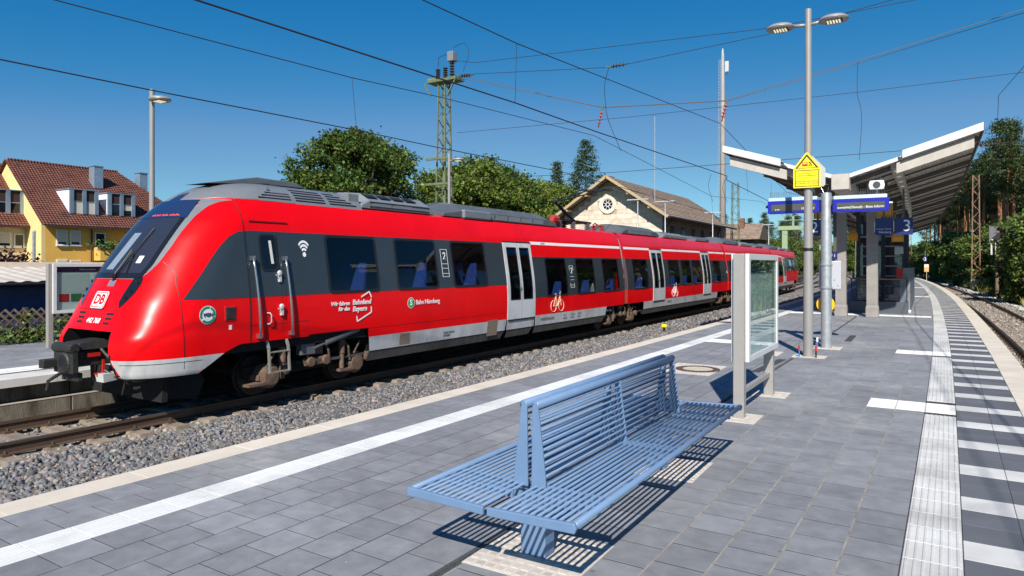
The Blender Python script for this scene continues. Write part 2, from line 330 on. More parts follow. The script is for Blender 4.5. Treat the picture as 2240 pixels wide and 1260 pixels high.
def lay(name, stuffname, tiles, me, limit, parent=None, stuffme=None):
    """tiles: list of (off, y, z); the largest in view become objects, the rest one joined part"""
    par = parent or platform
    info = []
    for o, y, z in tiles:
        p = on(o, y, z); q = proj(p); vis = inview(p, 40)
        info.append((-(1/q[2]**3) if (q and vis) else 0, p, hd(y)))
    info.sort(key=lambda t: t[0]); a = [t for t in info if t[0] < 0][:limit]; ids = set(id(t) for t in a)
    for t in a: link(name, me, par, t[1], rz=t[2])
    rest = [t for t in info if id(t) not in ids]
    if rest:
        src = stuffme or me; n = len(src.vertices); V = np.empty(n*3); src.vertices.foreach_get('co', V); V = V.reshape(-1, 3)
        polys = [tuple(p.vertices) for p in src.polygons]; VV = []; FF = []
        for i, t in enumerate(rest):
            c, s = math.cos(t[2]), math.sin(t[2]); W = V.copy(); W[:, 0] = V[:, 0]*c-V[:, 1]*s+t[1][0]; W[:, 1] = V[:, 0]*s+V[:, 1]*c+t[1][1]; W[:, 2] += t[1][2]
            VV.append(W); FF += [tuple(k+i*n for k in p) for p in polys]
        me2 = bpy.data.meshes.new(stuffname); me2.from_pydata(np.concatenate(VV).tolist(), [], FF); me2.materials.append(src.materials[0])
        ob = link(stuffname, me2, par); tag(ob, kind='stuff')
tiles = []
for k in range(7):                                   # right block, counted from the guide strip
    for i in range(-8, 330):
        y = .1+i*PT+(k % 2)*PT/2+.02*k; o = -(k+1)*PT
        if blocked(o, y-PT/2): continue
        tiles.append((o+PT/2, y, random.uniform(-.0006, .0006)))
for k in range(7):                                   # left block
    for i in range(-8, 330):
        y = .22+i*PT+(k % 2)*PT/2; o = -4.38+k*PT
        if blocked(o, y-PT/2): continue
        tiles.append((o+PT/2, y, random.uniform(-.0006, .0006)))
for k in range(2):                                   # two rows next to the left edge
    for i in range(-8, 330):
        tiles.append((-5.28+k*.302+PT/2, .05+i*PT+(k % 2)*PT/2, 0))
t_pave = tilemesh('paving_stone', PT-.010, PT-.010, .05, .0006, m_pave); t_paver = tilemesh('paving_stone', PT-.011, PT-.013, .05, .0006, m_pave)
lay('paving_stone', 'paving_stones', [t for t in tiles if t[0] > -2.17], t_paver, 150); lay('paving_stone', 'paving_stones', [t for t in tiles if t[0] <= -2.17], t_pave, 150)
for k in range(1, 8):
    mb = MB(); mb.grid(lambda o, y: on(o, y, -.0009), [-k*PT-.006, -k*PT+.006], yy); mb.build('sand_joint', m_sandj, platform, fix=False)
# white ribbed guide strips, tile by tile
t_g = tilemesh('guide_tile', .302, PT-.004, .05, .003, m_white, 8, 'y')
lay('guide_tile', 'guide_tiles', [(-4.53, -1+i*PT, .001) for i in range(330)], t_g, 110)
t_gr = tilemesh('ribbed_tile', .306, PT-.003, .05, .003, m_white2, 7, 'y')
rt = [(.155, -1+i*PT, .001) for i in range(330) if not any(a < -1+i*PT+.15 and -1+i*PT-.15 < b for a, b in ((9.45,10.05),(15.4,16.0)))]
lay('ribbed_tile', 'ribbed_tiles', rt, t_gr, 150)
t_w = tilemesh('cross_tile', .306, .297, .05, .003, m_white, 8, 'x')
ct = [(o, y0+dy, .004) for y0 in (9.45, 15.4) for o in (-.465, -.155, .155) for dy in (.15, .45)]
ct += [(-4.38+.155+i*.31, 26.2+dy, .004) for i in range(14) for dy in (.15, .45)]+[(-4.38+.155+i*.31, 15.4+dy, .004) for i in range(3) for dy in (.15, .45)]
ct += [(o, y0+dy, .004) for y0 in (42.6, 59) for o in (-.78, -.465, -.155) for dy in (.15, .45)]
lay('cross_tile', 'cross_tiles', ct, t_w, 80)
# striped zone on the right, then edge stones
SP = .327
t_d = tilemesh('dark_tile', .318, SP-.003, .05, .002, m_darkt); t_s = tilemesh('stripe_tile', .318, SP-.003, .05, .002, m_white2)
dk = []; wh = []
for i in range(-6, 300):
    y = 3.72+i*SP
    for o in (.313+.16, .313+.482): (wh if i % 3 == 1 else dk).append((o, y, 0))
lay('dark_tile', 'dark_tiles', dk, t_d, 120); lay('stripe_tile', 'stripe_tiles', wh, t_s, 80)
EL = 1.0
t_e = tilemesh('edge_stone', .36, EL-.004, .16, .003, m_stone_edge); t_el = tilemesh('edge_stone', .30, EL-.004, .16, .003, m_stone_edge)
lay('edge_stone', 'edge_stones', [(1.14, -2+i*EL, .002) for i in range(105)], t_e, 40)
lay('edge_stone', 'edge_stones', [(-5.43, -2.4+i*EL, .002) for i in range(105)], t_el, 40)
# drain channel, mosaic pads, manholes
m_cast = M('galvanised grating', (.14,.145,.15), .5, .6, var=.2, vs=20)
dr = thing('drain_channel', 'narrow steel grate drain channel running under the blue bench', 'drain', on(-2.20, 2.6, 0), hd(3))
ch = MB(); ch.box(-.05,.05,-4,6,-.03,-.022); ch.build('channel', M('drain dark', (.03,.03,.03), .9), dr)
gr = MB()
for s in (-.047, .0, .047): gr.box(s-.004, s+.004, -4, 6, -.022, -.001)
for i in range(400): gr.box(-.047, .047, -4+i*.025-.003, -4+i*.025+.003, -.02, -.002)
gr.build('grate', m_cast, dr)
m_mos = M('mosaic stone', (.46,.41,.36), .9, var=.2, vs=4, rnd=.14); m_mosj = M('mosaic mortar', (.52,.47,.41), .95, var=.1)
mos = tilemesh('mosaic_stone', .058, .058, .03, .006, m_mos)
PADL = ['under the near post of the display case', 'under the far post of the display case', 'round the foot of the lamp post', 'round the foot of the galvanised pole', 'under the near leg of the blue bench', 'under the far leg of the blue bench']
for (a, b, c, d), lb in zip(PADS, PADL):
    y = (c+d)/2; pd = MB(); pd.box(a-.0, b+.0, c, d, -.03, -.004, 0, Matrix.Translation((0, 0, 0)))
    x0 = cc(y); pd2 = MB(); pd2.box(a+x0, b+x0, c, d, -.012, .004)
    root = pd2.build('stone_pad', m_mosj); tag(root, 'pale small-stone mosaic patch '+lb, 'paving', 'mosaic patches in the paving')
    nx = int((b-a)/.068); ny = int((d-c)/.068)
    for i in range(nx):
        for j in range(ny): link('mosaic_stone', mos, root, (a+x0+(i+.5)*(b-a)/nx, c+(j+.5)*(d-c)/ny, random.uniform(.005, .008)), rz=random.uniform(-.08, .08))
m_iron = M('cast iron ring', (.115,.075,.055), .75, .3, var=.3, vs=30, bump=.5, bs=80); m_conc = M('manhole concrete', (.50,.43,.34), .9, var=.15, vs=6, bump=.2, bs=60)
for x, y, r, (a, b, c, d), lb in ((-3.27+.05, 11.33, .36, HOLE[4], 'round manhole cover with brown cast ring in pale mosaic behind the bench'), (-2.72, 14.1, .2, HOLE[5], 'small round manhole cover partly hidden behind the display case')):
    t = thing('manhole_cover', lb, 'manhole', (x, y, 0), group='manhole covers in the platform')
    ox = cc(y)-x; b0 = MB(); b0.box(a+ox, b+ox, c-y, d-y, -.012, .004); b0.build('surround', m_mosj, t)
    nx = int((b-a)/.068); ny = int((d-c)/.068)
    for i in range(nx):
        for j in range(ny):
            px = a+ox+(i+.5)*(b-a)/nx; py = c-y+(j+.5)*(d-c)/ny
            if math.hypot(px, py) > r+.03: link('mosaic_stone', mos, t, (px, py, random.uniform(.005, .008)), rz=random.uniform(-.1, .1))
    rg = MB(); rg.lathe([(r,-.01),(r,.010),(r*.93,.012),(r*.70,.012),(r*.68,.006)], n=40)
    for i in range(28):
        an = i*2*PI/28; rg.box(r*.74, r*.9, -.018, .018, .011, .017, 0, Matrix.Rotation(an, 4, 'Z'))
    rg.build('iron_ring', m_iron, t, smooth=False)
    cv = MB(); cv.lathe([(r*.68,-.01),(r*.68,.009),(0.001,.0095)], n=40); cv.build('lid', m_conc, t)
# dark repaired rows in the paving
m_patch = M('dark cable cover', (.05,.05,.052), .8, var=.2, vs=8)
for x, y, l, a, lb in ((-2.28,12.4,1.8,R(-4),'long dark cover strip leading to the lamp post'),(-1.47,17.9,1.5,R(0),'dark cover strip in the paving beyond the galvanised pole')):
    b0 = MB(); b0.box(-.07,.07,-l/2,l/2,.003,.006); o = b0.build('cover_strip', m_patch, None, loc=(x, y, 0), rz=a); tag(o, lb, 'cover')

# ------------------------------------------------------------ left platform (behind the train)
LPZ = -.2
yl = [-6+i*2.0 for i in range(80)]
lp = MB(); lp.grid(lambda o, y: on(o, y, LPZ-.002), [-19.5,-17,-13.5], yl); lp.grid(lambda z, y: on(-13.48, y, z), [-1.2, LPZ-.012], yl)
lplat = lp.build('platform', m_joint, fix=False); tag(lplat, kind='structure')
tl = []
for k in range(14):
    for i in range(-6, 60): tl.append((-18.9+k*PT+PT/2, 4+i*PT+(k % 2)*PT/2, LPZ))
lay('paving_stone', 'paving_stones', tl, t_pave, 60, lplat)
lay('guide_tile', 'guide_tiles', [(-14.43, 3+i*PT, LPZ+.001) for i in range(120)], t_g, 12, lplat)
lay('guide_tile', 'guide_tiles', [(-14.73+.6, 3+i*PT, LPZ+.0) for i in range(120)], t_g, 12, lplat)
lay('edge_stone', 'edge_stones', [(-13.52, -1.6+i*EL, LPZ+.002) for i in range(60)], tilemesh('edge_stone', .62, EL-.012, .15, .01, m_white2), 10, lplat)
m_blk = M('stained concrete wall block', (.185,.158,.12), .9, var=.3, vs=2.5, bump=.35, bs=35, col2=(.05,.04,.03), c2t=.5, c2s=2.2, stretch=(1,1.2,.4), rnd=.12)
blk = {}
for r_, (z0, z1) in enumerate(((-1.04,-.66),(-.625,-.36))):
    mb = MB(); mb.box(-.14, .0 if r_ else .06, -.735, .735, z0, z1); me = mb.mesh('wall_block', m_blk)
    for i in range(12):
        y = 2.45+i*1.5+r_*.0; p = on(-13.4, y, 0); o = link('wall_block', me, lplat, p, rz=hd(y)); b = o.modifiers.new('bevel', 'BEVEL'); b.width = .012
    lg = MB(); lg.grid(lambda o, y: on(-13.42+o, y, z1+(.004 if r_ else .025)), [0,.09], yl)
    if not r_:
        l2 = MB(); l2.grid(lambda z, y: on(-13.33, y, z), [-.655,-.63], yl); l2.build('ledge', m_stone_edge, lplat, fix=False)
# ------------------------------------------------------------ the train
def paint(name, col, rough=.22, **k): return M(name, col, rough, coat=k.pop('coat', .05), var=k.pop('var', .05), vs=k.pop('vs', 1.5), **k)
m_red = paint('traffic red paint', (.78,.0015,.004), .30, spec=.2, vs=1.6, stretch=(1,.7,.5), bump=.03, bs=1.6, col2=(.66,.0015,.004), c2t=.60, c2s=1.1)
m_redroof = M('weathered sky-tinted red paint', (.70,.008,.018), .42, var=.12, vs=1.2, coat=.2, stretch=(1,.25,1))  # pinker red, carries the sky's sheen in its colour
m_anth = paint('anthracite window band', (.030,.040,.048), .25)
m_lgrey = paint('light grey door paint', (.55,.56,.57), .35, var=.08, col2=(.45,.445,.43), c2t=.62, c2s=2.2)
m_skirt = M('dusty light grey skirt', (.50,.50,.50), .5, var=.14, vs=3, stretch=(1,1,.4), col2=(.34,.31,.28), c2t=.60, c2s=1.6, det=8)
m_greyhood = M('basalt grey hood paint', (.165,.175,.185), .38, var=.07, coat=.2)
m_roofu = M('dusty grey roof unit', (.085,.095,.105), .55, var=.18, vs=2)
m_roofl = M('pale grey roof cover', (.17,.19,.205), .5, var=.1, vs=2)
m_black = M('black rubber', (.012,.012,.013), .5); m_sootshade = M('soot and shade underframe', (.007,.0065,.006), .9, var=.3, vs=5)  # soot black deepened to paint in the shadow under the train
m_brown = M('brake dust metal', (.13,.08,.053), .85, var=.35, vs=9, bump=.3, bs=30)
m_sill = M('dirty sill beam', (.085,.075,.065), .8, var=.4, vs=5, stretch=(1,1,.3))
m_whitep = M('white lettering', (.82,.82,.82), .5); m_cream = M('cream marking', (.78,.62,.42), .5)
m_steel = M('brushed steel rail', (.45,.45,.45), .3, .9); m_seat = M('blue moquette', (.035,.09,.42), .9, var=.35, vs=60)
m_inner = M('train interior', (.06,.06,.065), .8); m_innerl = M('interior light panel', (.42,.42,.40), .7)
m_yelw = M('handrail orange', (.75,.22,.03), .5)
def glassmat(name, tint, mix=.55, rough=.02, body=(.005,.008,.012)):
    m = bpy.data.materials.new(name); m.use_nodes = True; n = m.node_tree.nodes; l = m.node_tree.links; n.remove(n['Principled BSDF'])
    tr = n.new('ShaderNodeBsdfTransparent'); tr.inputs[0].default_value = (*tint, 1); df = n.new('ShaderNodeBsdfDiffuse'); df.inputs[0].default_value = (*body, 1)
    gl = n.new('ShaderNodeBsdfGlossy'); gl.inputs['Roughness'].default_value = rough; gl.inputs[0].default_value = (.9,.95,1,1)
    lw = n.new('ShaderNodeLayerWeight'); lw.inputs[0].default_value = .5; p5 = n.new('ShaderNodeMath'); p5.operation = 'POWER'; p5.inputs[1].default_value = 5; l.new(lw.outputs['Facing'], p5.inputs[0])
    fr = n.new('ShaderNodeMath'); fr.operation = 'MULTIPLY_ADD'; fr.inputs[1].default_value = .955; fr.inputs[2].default_value = .045; l.new(p5.outputs[0], fr.inputs[0])
    a = n.new('ShaderNodeMixShader'); a.inputs[0].default_value = mix; l.new(df.outputs[0], a.inputs[1]); l.new(tr.outputs[0], a.inputs[2])
    b = n.new('ShaderNodeMixShader'); l.new(fr.outputs[0], b.inputs[0]); l.new(a.outputs[0], b.inputs[1]); l.new(gl.outputs[0], b.inputs[2])
    l.new(b.outputs[0], n['Material Output'].inputs[0]); MATS[name] = m; return m
m_glass = glassmat('tinted train glass', (.46,.50,.52), .85, .02, (.002,.003,.004))
m_screen = glassmat('windscreen glass', (.66,.73,.82), .84, .02, (.13,.18,.28))  # blue body colour stands in for reflected sky
LV = [(.70,-3.00,-1.9,5),(1.0,-3.08,-1.9,5),(1.3,-3.06,-1.9,5),(1.45,-2.98,-1.85,4.5),(1.6,-2.90,-1.8,4),(1.9,-2.81,-1.7,3.2),(2.28,-2.62,-1.5,2.6),(2.65,-2.40,-1.3,2.5),(3.0,-2.16,-1.1,2.5),(3.3,-1.91,-.9,2.5),(3.6,-1.60,-.55,2.5),(3.7,-1.47,-.4,2.5),(3.85,-1.24,-.2,2.5),(4.0,-.92,0,2.4),(4.09,-.55,.15,2.3),(4.13,-.2,.3,2.2)]
HW = [(.4,1.375),(.64,1.415),(.95,1.455),(1.3,1.465),(1.7,1.462),(2.0,1.44),(2.3,1.40),(2.6,1.35),(3.15,1.265),(3.3,1.235),(3.5,1.16),(3.7,1.07),(3.85,.99),(4.0,.82),(4.09,.52),(4.13,.2)]
def interp(T, x, i=1):
    if x <= T[0][0]: return T[0][i]
    for a, b in zip(T, T[1:]):
        if x <= b[0]: return a[i]+(b[i]-a[i])*(x-a[0])/(b[0]-a[0])
    return T[-1][i]
def smooth_table(T, n=3, k=120):
    xs = np.linspace(T[0][0], T[-1][0], k); Y = np.array([[interp(T, x, i) for i in range(1, len(T[0]))] for x in xs])
    for _ in range(n):
        Z = Y.copy(); Z[1:-1] = (Y[:-2]+2*Y[1:-1]+Y[2:])/4; Y = Z
    return [(xs[i], *Y[i]) for i in range(k)]
LV = smooth_table(LV, 6); HWS = smooth_table(HW, 4)
UB = .35
def hw(w_): return interp(HWS, w_)
def nose(q, w_, off=0.):
    """cab surface, local (x right, y back along the train, z above rail)"""
    def raw(q, w_):
        h = hw(w_); uf = interp(LV, w_, 1); us = interp(LV, w_, 2); n = interp(LV, w_, 3); s = 1 if q >= 0 else -1; a = abs(q)
        if a <= 1:
            th = a*PI/2; return Vector((s*h*math.sin(th)**(2/n), us-(us-uf)*math.cos(th), w_))
        return Vector((s*h, us+(UB-us)*(a-1), w_))
    p = raw(q, w_)
    if off:
        e = .004; qa = max(-2, q-e); qb = min(2, q+e); wa = max(.70, w_-e); wb = min(4.13, w_+e)
        nrm = (raw(qb, w_)-raw(qa, w_)).cross(raw(q, wb)-raw(q, wa))
        if nrm.length > 1e-12: p = p+nrm.normalized()*off
    return p
def qof(v, w_):                       # param of lateral position v on the front
    h = hw(w_); n = interp(LV, w_, 3); return math.copysign(2/PI*math.asin(min(1, (abs(v)/h))**(n/2)), v)
def qofu(u, w_):                      # param of along position u on the right side
    uf = interp(LV, w_, 1); us = interp(LV, w_, 2)
    if u <= us: return 2/PI*math.acos(max(-1, min(1, (us-u)/(us-uf))))
    return 1+(u-us)/(UB-us)
def lin(a, b, n): return [a+(b-a)*i/n for i in range(n+1)]
def nose_patch(name, mat, parent, ws, qa, qb, n=10, off=.006, skip=None, back=0):
    mb = MB(); W = ws; P = []
    for w_ in W: P += [nose(qa(w_)+(qb(w_)-qa(w_))*i/n, w_, off) for i in range(n+1)]
    fs = [(j*(n+1)+i, j*(n+1)+i+1, (j+1)*(n+1)+i+1, (j+1)*(n+1)+i) for j in range(len(W)-1) for i in range(n) if not (skip and skip(qa(W[j])+(qb(W[j])-qa(W[j]))*(i+.5)/n, (W[j]+W[j+1])/2))]
    mb.add(P, fs); o = mb.build(name, mat, parent, smooth=True, fix=False); return o
def tab(T): return lambda w_: interp(T, w_)
train = thing('regional_train', 'red four-car regional train with grey window band standing at the left track', 'train', on(-11.7, 9, RZ), 0)
def car_frame(ya, yb):
    a = Vector((cc(ya)-11.7, ya, RZ)); b = Vector((cc(yb)-11.7, yb, RZ)); d = b-a; return a, -math.atan2(d.x, d.y)
def carpt(side, u, w_, off=0.):
    return Vector((side*(hw(w_)+off), u, w_))
def side_patch(u0, u1, w0, w1, off, mb, side=1, nu=1, nw=8, mi=0):
    mb.grid(lambda u, w_: carpt(side, u, w_, off), lin(u0, u1, nu), lin(w0, w1, nw), mi, flip=(side < 0)); return mb
def rrect(u0, u1, w0, w1, r, n=5):
    pts = []
    for cx, cy, a0 in ((u1-r, w1-r, 0), (u0+r, w1-r, 90), (u0+r, w0+r, 180), (u1-r, w0+r, 270)):
        for i in range(n+1): a = R(a0+90*i/n); pts.append((cx+r*math.cos(a), cy+r*math.sin(a)))
    return pts
def pane(name, mat, parent, u0, u1, w0, w1, r, off, side=1):
    """rounded pane that follows the curved side: rows between left and right outline"""
    ws = sorted(set([w0+r*(1-math.cos(R(a))) for a in (0,25,50,70,90)]+lin(w0+r, w1-r, 6)+[w1-r*(1-math.cos(R(a))) for a in (0,25,50,70,90)]))
    mb = MB(); P = []
    for w_ in ws:
        d = 0
        if w_ < w0+r: d = r-math.sqrt(max(0, r*r-(w0+r-w_)**2))
        elif w_ > w1-r: d = r-math.sqrt(max(0, r*r-(w_-w1+r)**2))
        P += [carpt(side, u0+d, w_, off), carpt(side, u1-d, w_, off)]
    mb.add(P, [(2*j, 2*j+1, 2*j+3, 2*j+2) for j in range(len(ws)-1)]); return mb.build(name, mat, parent, smooth=True, fix=False)
def ring(name, mat, parent, u0, u1, w0, w1, r, wd, off, side=1, n=5):
    a = rrect(u0, u1, w0, w1, r, n); b = rrect(u0+wd, u1-wd, w0+wd, w1-wd, max(.02, r-wd*.6), n); k = len(a); mb = MB()
    # subdivide long edges so that the frame follows the curved side
    def sub(L):
        out = []
        for i, p in enumerate(L):
            q = L[(i+1) % len(L)]; m = 6 if math.hypot(p[0]-q[0], p[1]-q[1]) > .3 else 1
            out += [(p[0]+(q[0]-p[0])*t/m, p[1]+(q[1]-p[1])*t/m) for t in range(m)]
        return out
    a, b = sub(a), sub(b); k = min(len(a), len(b)); a, b = a[:k], b[:k]
    vs = [carpt(side, u, w_, off) for u, w_ in a]+[carpt(side, u, w_, off) for u, w_ in b]+[carpt(side, u, w_, off-.03) for u, w_ in b]
    fs = [(i, (i+1) % k, k+(i+1) % k, k+i) for i in range(k)]+[(k+i, k+(i+1) % k, 2*k+(i+1) % k, 2*k+i) for i in range(k)]
    mb.add(vs, fs); return mb.build(name, mat, parent, fix=False)
WL = [.40,.64,.80,.95,1.15,1.3,1.49,1.6,1.75,1.92,2.1,2.3,2.5,2.74,2.95,3.12,3.22,3.3,3.4,3.5,3.6,3.7]
def seat(parent, u, v, z, d=1):
    """high-backed seat, back towards +u for d=1"""
    mb = MB(); w2 = .22
    for sx in (-1, 1):
        cx = v+sx*.235
        mb.hexa([(cx-w2,u,z+.42),(cx+w2,u,z+.42),(cx+w2,u+d*.14,z+.42),(cx-w2,u+d*.14,z+.42)], [(cx-w2*.55,u+d*.20,z+1.22),(cx+w2*.55,u+d*.20,z+1.22),(cx+w2*.55,u+d*.28,z+1.22),(cx-w2*.55,u+d*.28,z+1.22)])
        mb.box(cx-w2, cx+w2, min(u, u-d*.45), max(u, u-d*.45), z+.33, z+.45)
        mb.box(cx-.05, cx+.05, min(u-.1, u+.1), max(u-.1, u+.1), z+.05, z+.33)
    return mb.build('seat', m_seat, parent, bev=.03)
def make_car(ya, yb, u0, u1, highs, lows, doors, first=False, label=None, stripe=None, seats=True, hi_door=3.14):
    org, rz = car_frame(ya, yb); T0 = train.location
    opens = [(a, b, 1.97, 3.06) for a, b in highs]+[(a, b, 1.54, 2.68) for a, b in lows]
    dop = [(a+.12, b-.12, 1.45, 3.0) for a, b in doors]
    dwin = []
    for a, b in doors:
        mid = (a+b)/2; dwin += [(a+.16, mid-.09, 1.49, 2.99), (mid+.09, b-.16, 1.49, 2.99)]
    allop = opens+dwin
    us = sorted(set([u0, u1]+([1.98] if first else [])+lin(u0, u1, 8)+[x for o in allop for x in o[:2]])); ws = sorted(set([.95, 1.15]+[x for x in WL if x >= .95]+[x for o in allop for x in o[2:]]))
    def skip(u, w_): return (first and u < 1.98 and w_ < 1.15) or any(a < u < b and c < w_ < d for a, b, c, d in allop)
    mb = MB(); mb.grid(lambda u, w_: carpt(1, u, w_), us, ws, skip=skip)
    mb.grid(lambda u, w_: carpt(-1, u, w_), [u0, u1], ws, flip=True)
    for uu, fl in ((u0, False), (u1, True)):
        if uu == u0 and first: continue
        mb.add([carpt(1, uu, w_) for w_ in ws]+[carpt(-1, uu, w_) for w_ in ws[::-1]], [tuple(range(2*len(ws)))])
    body = mb.build('car_body', m_red, train, smooth=True, fix=False, loc=org-T0, rz=rz)
    try: body.data.set_sharp_from_angle(angle=R(50))
    except Exception: pass
    if label: body['label'] = label
    rf = MB(); pr = [(-1.07,3.70),(-.9,3.76),(-.5,3.80),(0,3.815),(.5,3.80),(.9,3.76),(1.07,3.70)]
    rf.add([(p[0], u, p[1]) for u in (u0, u1) for p in pr], [(i, i+1, 8+i, 7+i) for i in range(6)]); rf.build('roof', m_redroof, body, smooth=True)
    # upper red strip: grazing sky reflection put into a pinker paint colour
    if not first:
        ca = MB(); side_patch(u0, u1-.05, 3.24, 3.695, .003, ca, nu=1, nw=10); ca.build('roof_cant_panel', m_redroof, body, smooth=True, fix=False)
    fl = MB(); fl.box(-1.3, 1.3, u0+.05, u1-.05, .55, .60); fl.box(-1.30,-1.26,u0+.05,u1-.05,.6,3.5); fl.box(-1.1,1.1,u0+.05,u1-.05,3.40,3.45); fl.build('interior_shell', m_inner, body)
    # window bands
    def band(a, b, w0, w1):
        mb = MB(); uu = sorted(set([a, b]+[x for o in allop for x in o[:2] if a < x < b])); ww = sorted(set(lin(w0, w1, 8)+[x for o in allop for x in o[2:] if w0 < x < w1]))
        mb.grid(lambda u, w_: carpt(1, u, w_, .004), uu, ww, skip=skip); return mb.build('window_band', m_anth, body, smooth=True, fix=False)
    edges = sorted([u0]+[x for d in doors for x in d]+[u1])
    for a, b in zip(edges[::2], edges[1::2]):
        hs_ = [o for o in highs if a <= o[0] < b]; ls = [o for o in lows if a <= o[0] < b]
        if hs_: band(a, b-.005, 1.92, 3.12)
        elif ls: band(a+.005, b-.02, 1.49, 2.74)
        if ls and not hs_:
            st = MB(); side_patch(a+.0, b-.02, 3.11, 3.20, .004, st, nw=2); st.build('white_stripe', m_whitep, body, smooth=True, fix=False)
    for a, b, c, d in opens:
        hi = d > 3; p = pane('window', m_glass, body, a-.045, b+.045, c-.05, d+.05, .11, .010)
        ring('window_frame', m_black, p, a-.045, b+.045, c-.05, d+.05, .11, .05, .014)
    for a, b in doors:
        mid = (a+b)/2
        for k, (x0, x1) in enumerate(((a, mid-.012), (mid+.012, b))):
            wa, wb = (x0+.16, x1-.08) if k == 0 else (x0+.08, x1-.16)
            dm = MB(); uu = [x0, wa, wb, x1]; ww = sorted(set(lin(.93, hi_door, 10)+[1.49, 2.99]))
            dm.grid(lambda u, w_: carpt(1, u, w_, .016), uu, ww, skip=lambda u, w_: wa < u < wb and 1.49 < w_ < 2.99)
            dm.grid(lambda t, w_: carpt(1, x0, w_, t), [-.01,.016], ww); dm.grid(lambda t, w_: carpt(1, x1, w_, t), [-.01,.016], ww)
            leaf = dm.build('door_leaf', m_lgrey, body, smooth=True, fix=False)
            try: leaf.data.set_sharp_from_angle(angle=R(40))
            except Exception: pass
            pane('door_window', m_glass, leaf, wa-.01, wb+.01, 1.48, 3.0, .02, .010)
            ring('door_window_frame', m_black, leaf, wa-.015, wb+.015, 1.475, 3.005, .03, .03, .020)
            if k == 0:
                bt = MB(); bt.lathe([(.045,0),(.045,.02),(.001,.022)], (hw(1.8)+.016, x1-.04, 1.80), 12, 0, 'x'); bt.build('door_button', M('green button', (.05,.25,.12), .5), leaf)
        sm = MB(); side_patch(mid-.012, mid+.012, .93, hi_door, .012, sm, nw=10); sm.build('door_seal', m_black, body, fix=False)
        fr = MB(); side_patch(a-.03, b+.03, hi_door, hi_door+.035, .02, fr, nw=1); fr.build('door_header', m_black, body, fix=False)
        sp = MB(); sp.box(hw(.9)-.1, hw(.9)+.02, a+.05, b-.03, .885, .925); sp.build('door_step', m_sootshade, body)
    # cables of light and seats inside
    if seats:
        for a, b in highs: seat(body, (a+b)/2+.30, .86, 1.32, 1); 
        for a, b in lows: seat(body, (a+b)/2+.45, .86, .72, 1)
        il = MB(); il.box(.25,.45,u0+.3,u1-.3,3.33,3.38); il.build('ceiling_light', M('train ceiling light', (.85,.87,.8), .5, emit=.25), body)
    return body
def skirt(body, a, b, slope_a=True, slope_b=True):
    s = MB(); P = [carpt(1, u, w_, .004) for w_, u in ((.95, a), (.95, b), (.64, b-(.05 if slope_b else 0)), (.64, a+(.05 if slope_a else 0)))]
    s.add(P, [(3, 2, 1, 0)]); o = s.build('skirt_panel', m_skirt, body, fix=False)
    d = MB(); d.add([carpt(1, a+.05, .64, -.004), carpt(1, b-.05, .64, -.004), carpt(1, b-.2, .42, -.03), carpt(1, a+.02, .42, -.03)], [(3, 2, 1, 0)]); d.build('sill_panel', m_sill, body, fix=False)
    sd = MB(); sd.box(-1.36, 1.3, a+.1, b-.1, .46, .94); sd.build('underframe', m_sootshade, body); return o
def bogie(body, u, jacobs=False):
    t = MB()
    for s in (-1, 1): t.box(s*.95-.06, s*.95+.06, u-1.5, u+1.5, .38, .62)
    t.box(-.95,.95,u-.25,u+.25,.4,.7); b = t.build('bogie_frame', m_sootshade, body, bev=.03)
    for du in (-1.1, 1.1):
        wh = MB()
        for s in (-1, 1): wh.lathe([(.30,s*.80),(.385,s*.79),(.385,s*.70),(.41,s*.685),(.41,s*.66),(.10,s*.66)], (0, u+du, .40), 28, 0, 'x')
        wh.lathe([(.08,-.7),(.08,.7)], (0, u+du, .40), 12, 0, 'x'); w_ = wh.build('wheelset', M('worn wheel', (.035,.027,.023), .6, .3, var=.3, vs=6), b, smooth=False)
        ab = MB(); ab.lathe([(.20,.95),(.23,1.02),(.23,1.24),(.16,1.30),(.001,1.31)], (0, u+du, .42), 14, 0, 'x'); ab.box(.95,1.24,u+du-.26,u+du+.16,.36,.46); ab.lathe([(.11,1.24),(.11,1.34),(.05,1.36)], (0, u+du+.30, .52), 10, 0, 'x'); ab.tube([(1.28,u+du-.1,.62),(1.33,u+du-.02,.80),(1.26,u+du+.1,.88)], .022, 6)
        for k in range(6): ab.box(1.2,1.30,u+du-.14+.05*k,u+du-.115+.05*k,.36+.02*(k % 2),.52)
        ab.build('axle_box', m_brown, b, bev=.012)
        dm = MB(); dm.lathe([(.05,.35),(.05,.66),(.068,.66),(.068,1.0),(.03,1.02)], (1.28, u+du-.34*(1 if du > 0 else -1)-.1, 0), 12); dm.box(1.14,1.36,u+du-.55,u+du-.18,.29,.335); dm.build('damper', m_brown, b)
        sp = MB()
        for k in range(7): sp.lathe([(.09,.60+k*.055),(.115,.615+k*.055),(.115,.63+k*.055),(.09,.645+k*.055)], (.93, u+du+.22, 0), 14)
        sp.build('spring', m_sootshade, b)
    sb = MB(); sb.box(1.2,1.30,u-.32,u+.30,.50,.66); sb.lathe([(.10,1.2),(.10,1.36)], (0,u-.2,.58), 12, 0, 'x'); sb.lathe([(.10,1.2),(.10,1.36)], (0,u+.2,.58), 12, 0, 'x'); sb.box(1.2,1.26,u-.22,u+.18,.70,.90); sb.build('side_bracket', m_brown, b, bev=.02)
    for k in range(4):
        ho = MB(); y0 = u-.9+.55*k; ho.tube([(1.15,y0,1.0),(1.33,y0+.05,.78),(1.28,y0+.14,.5)], .028, 6); ho.build('brake_hose', m_brown, b)
    return b
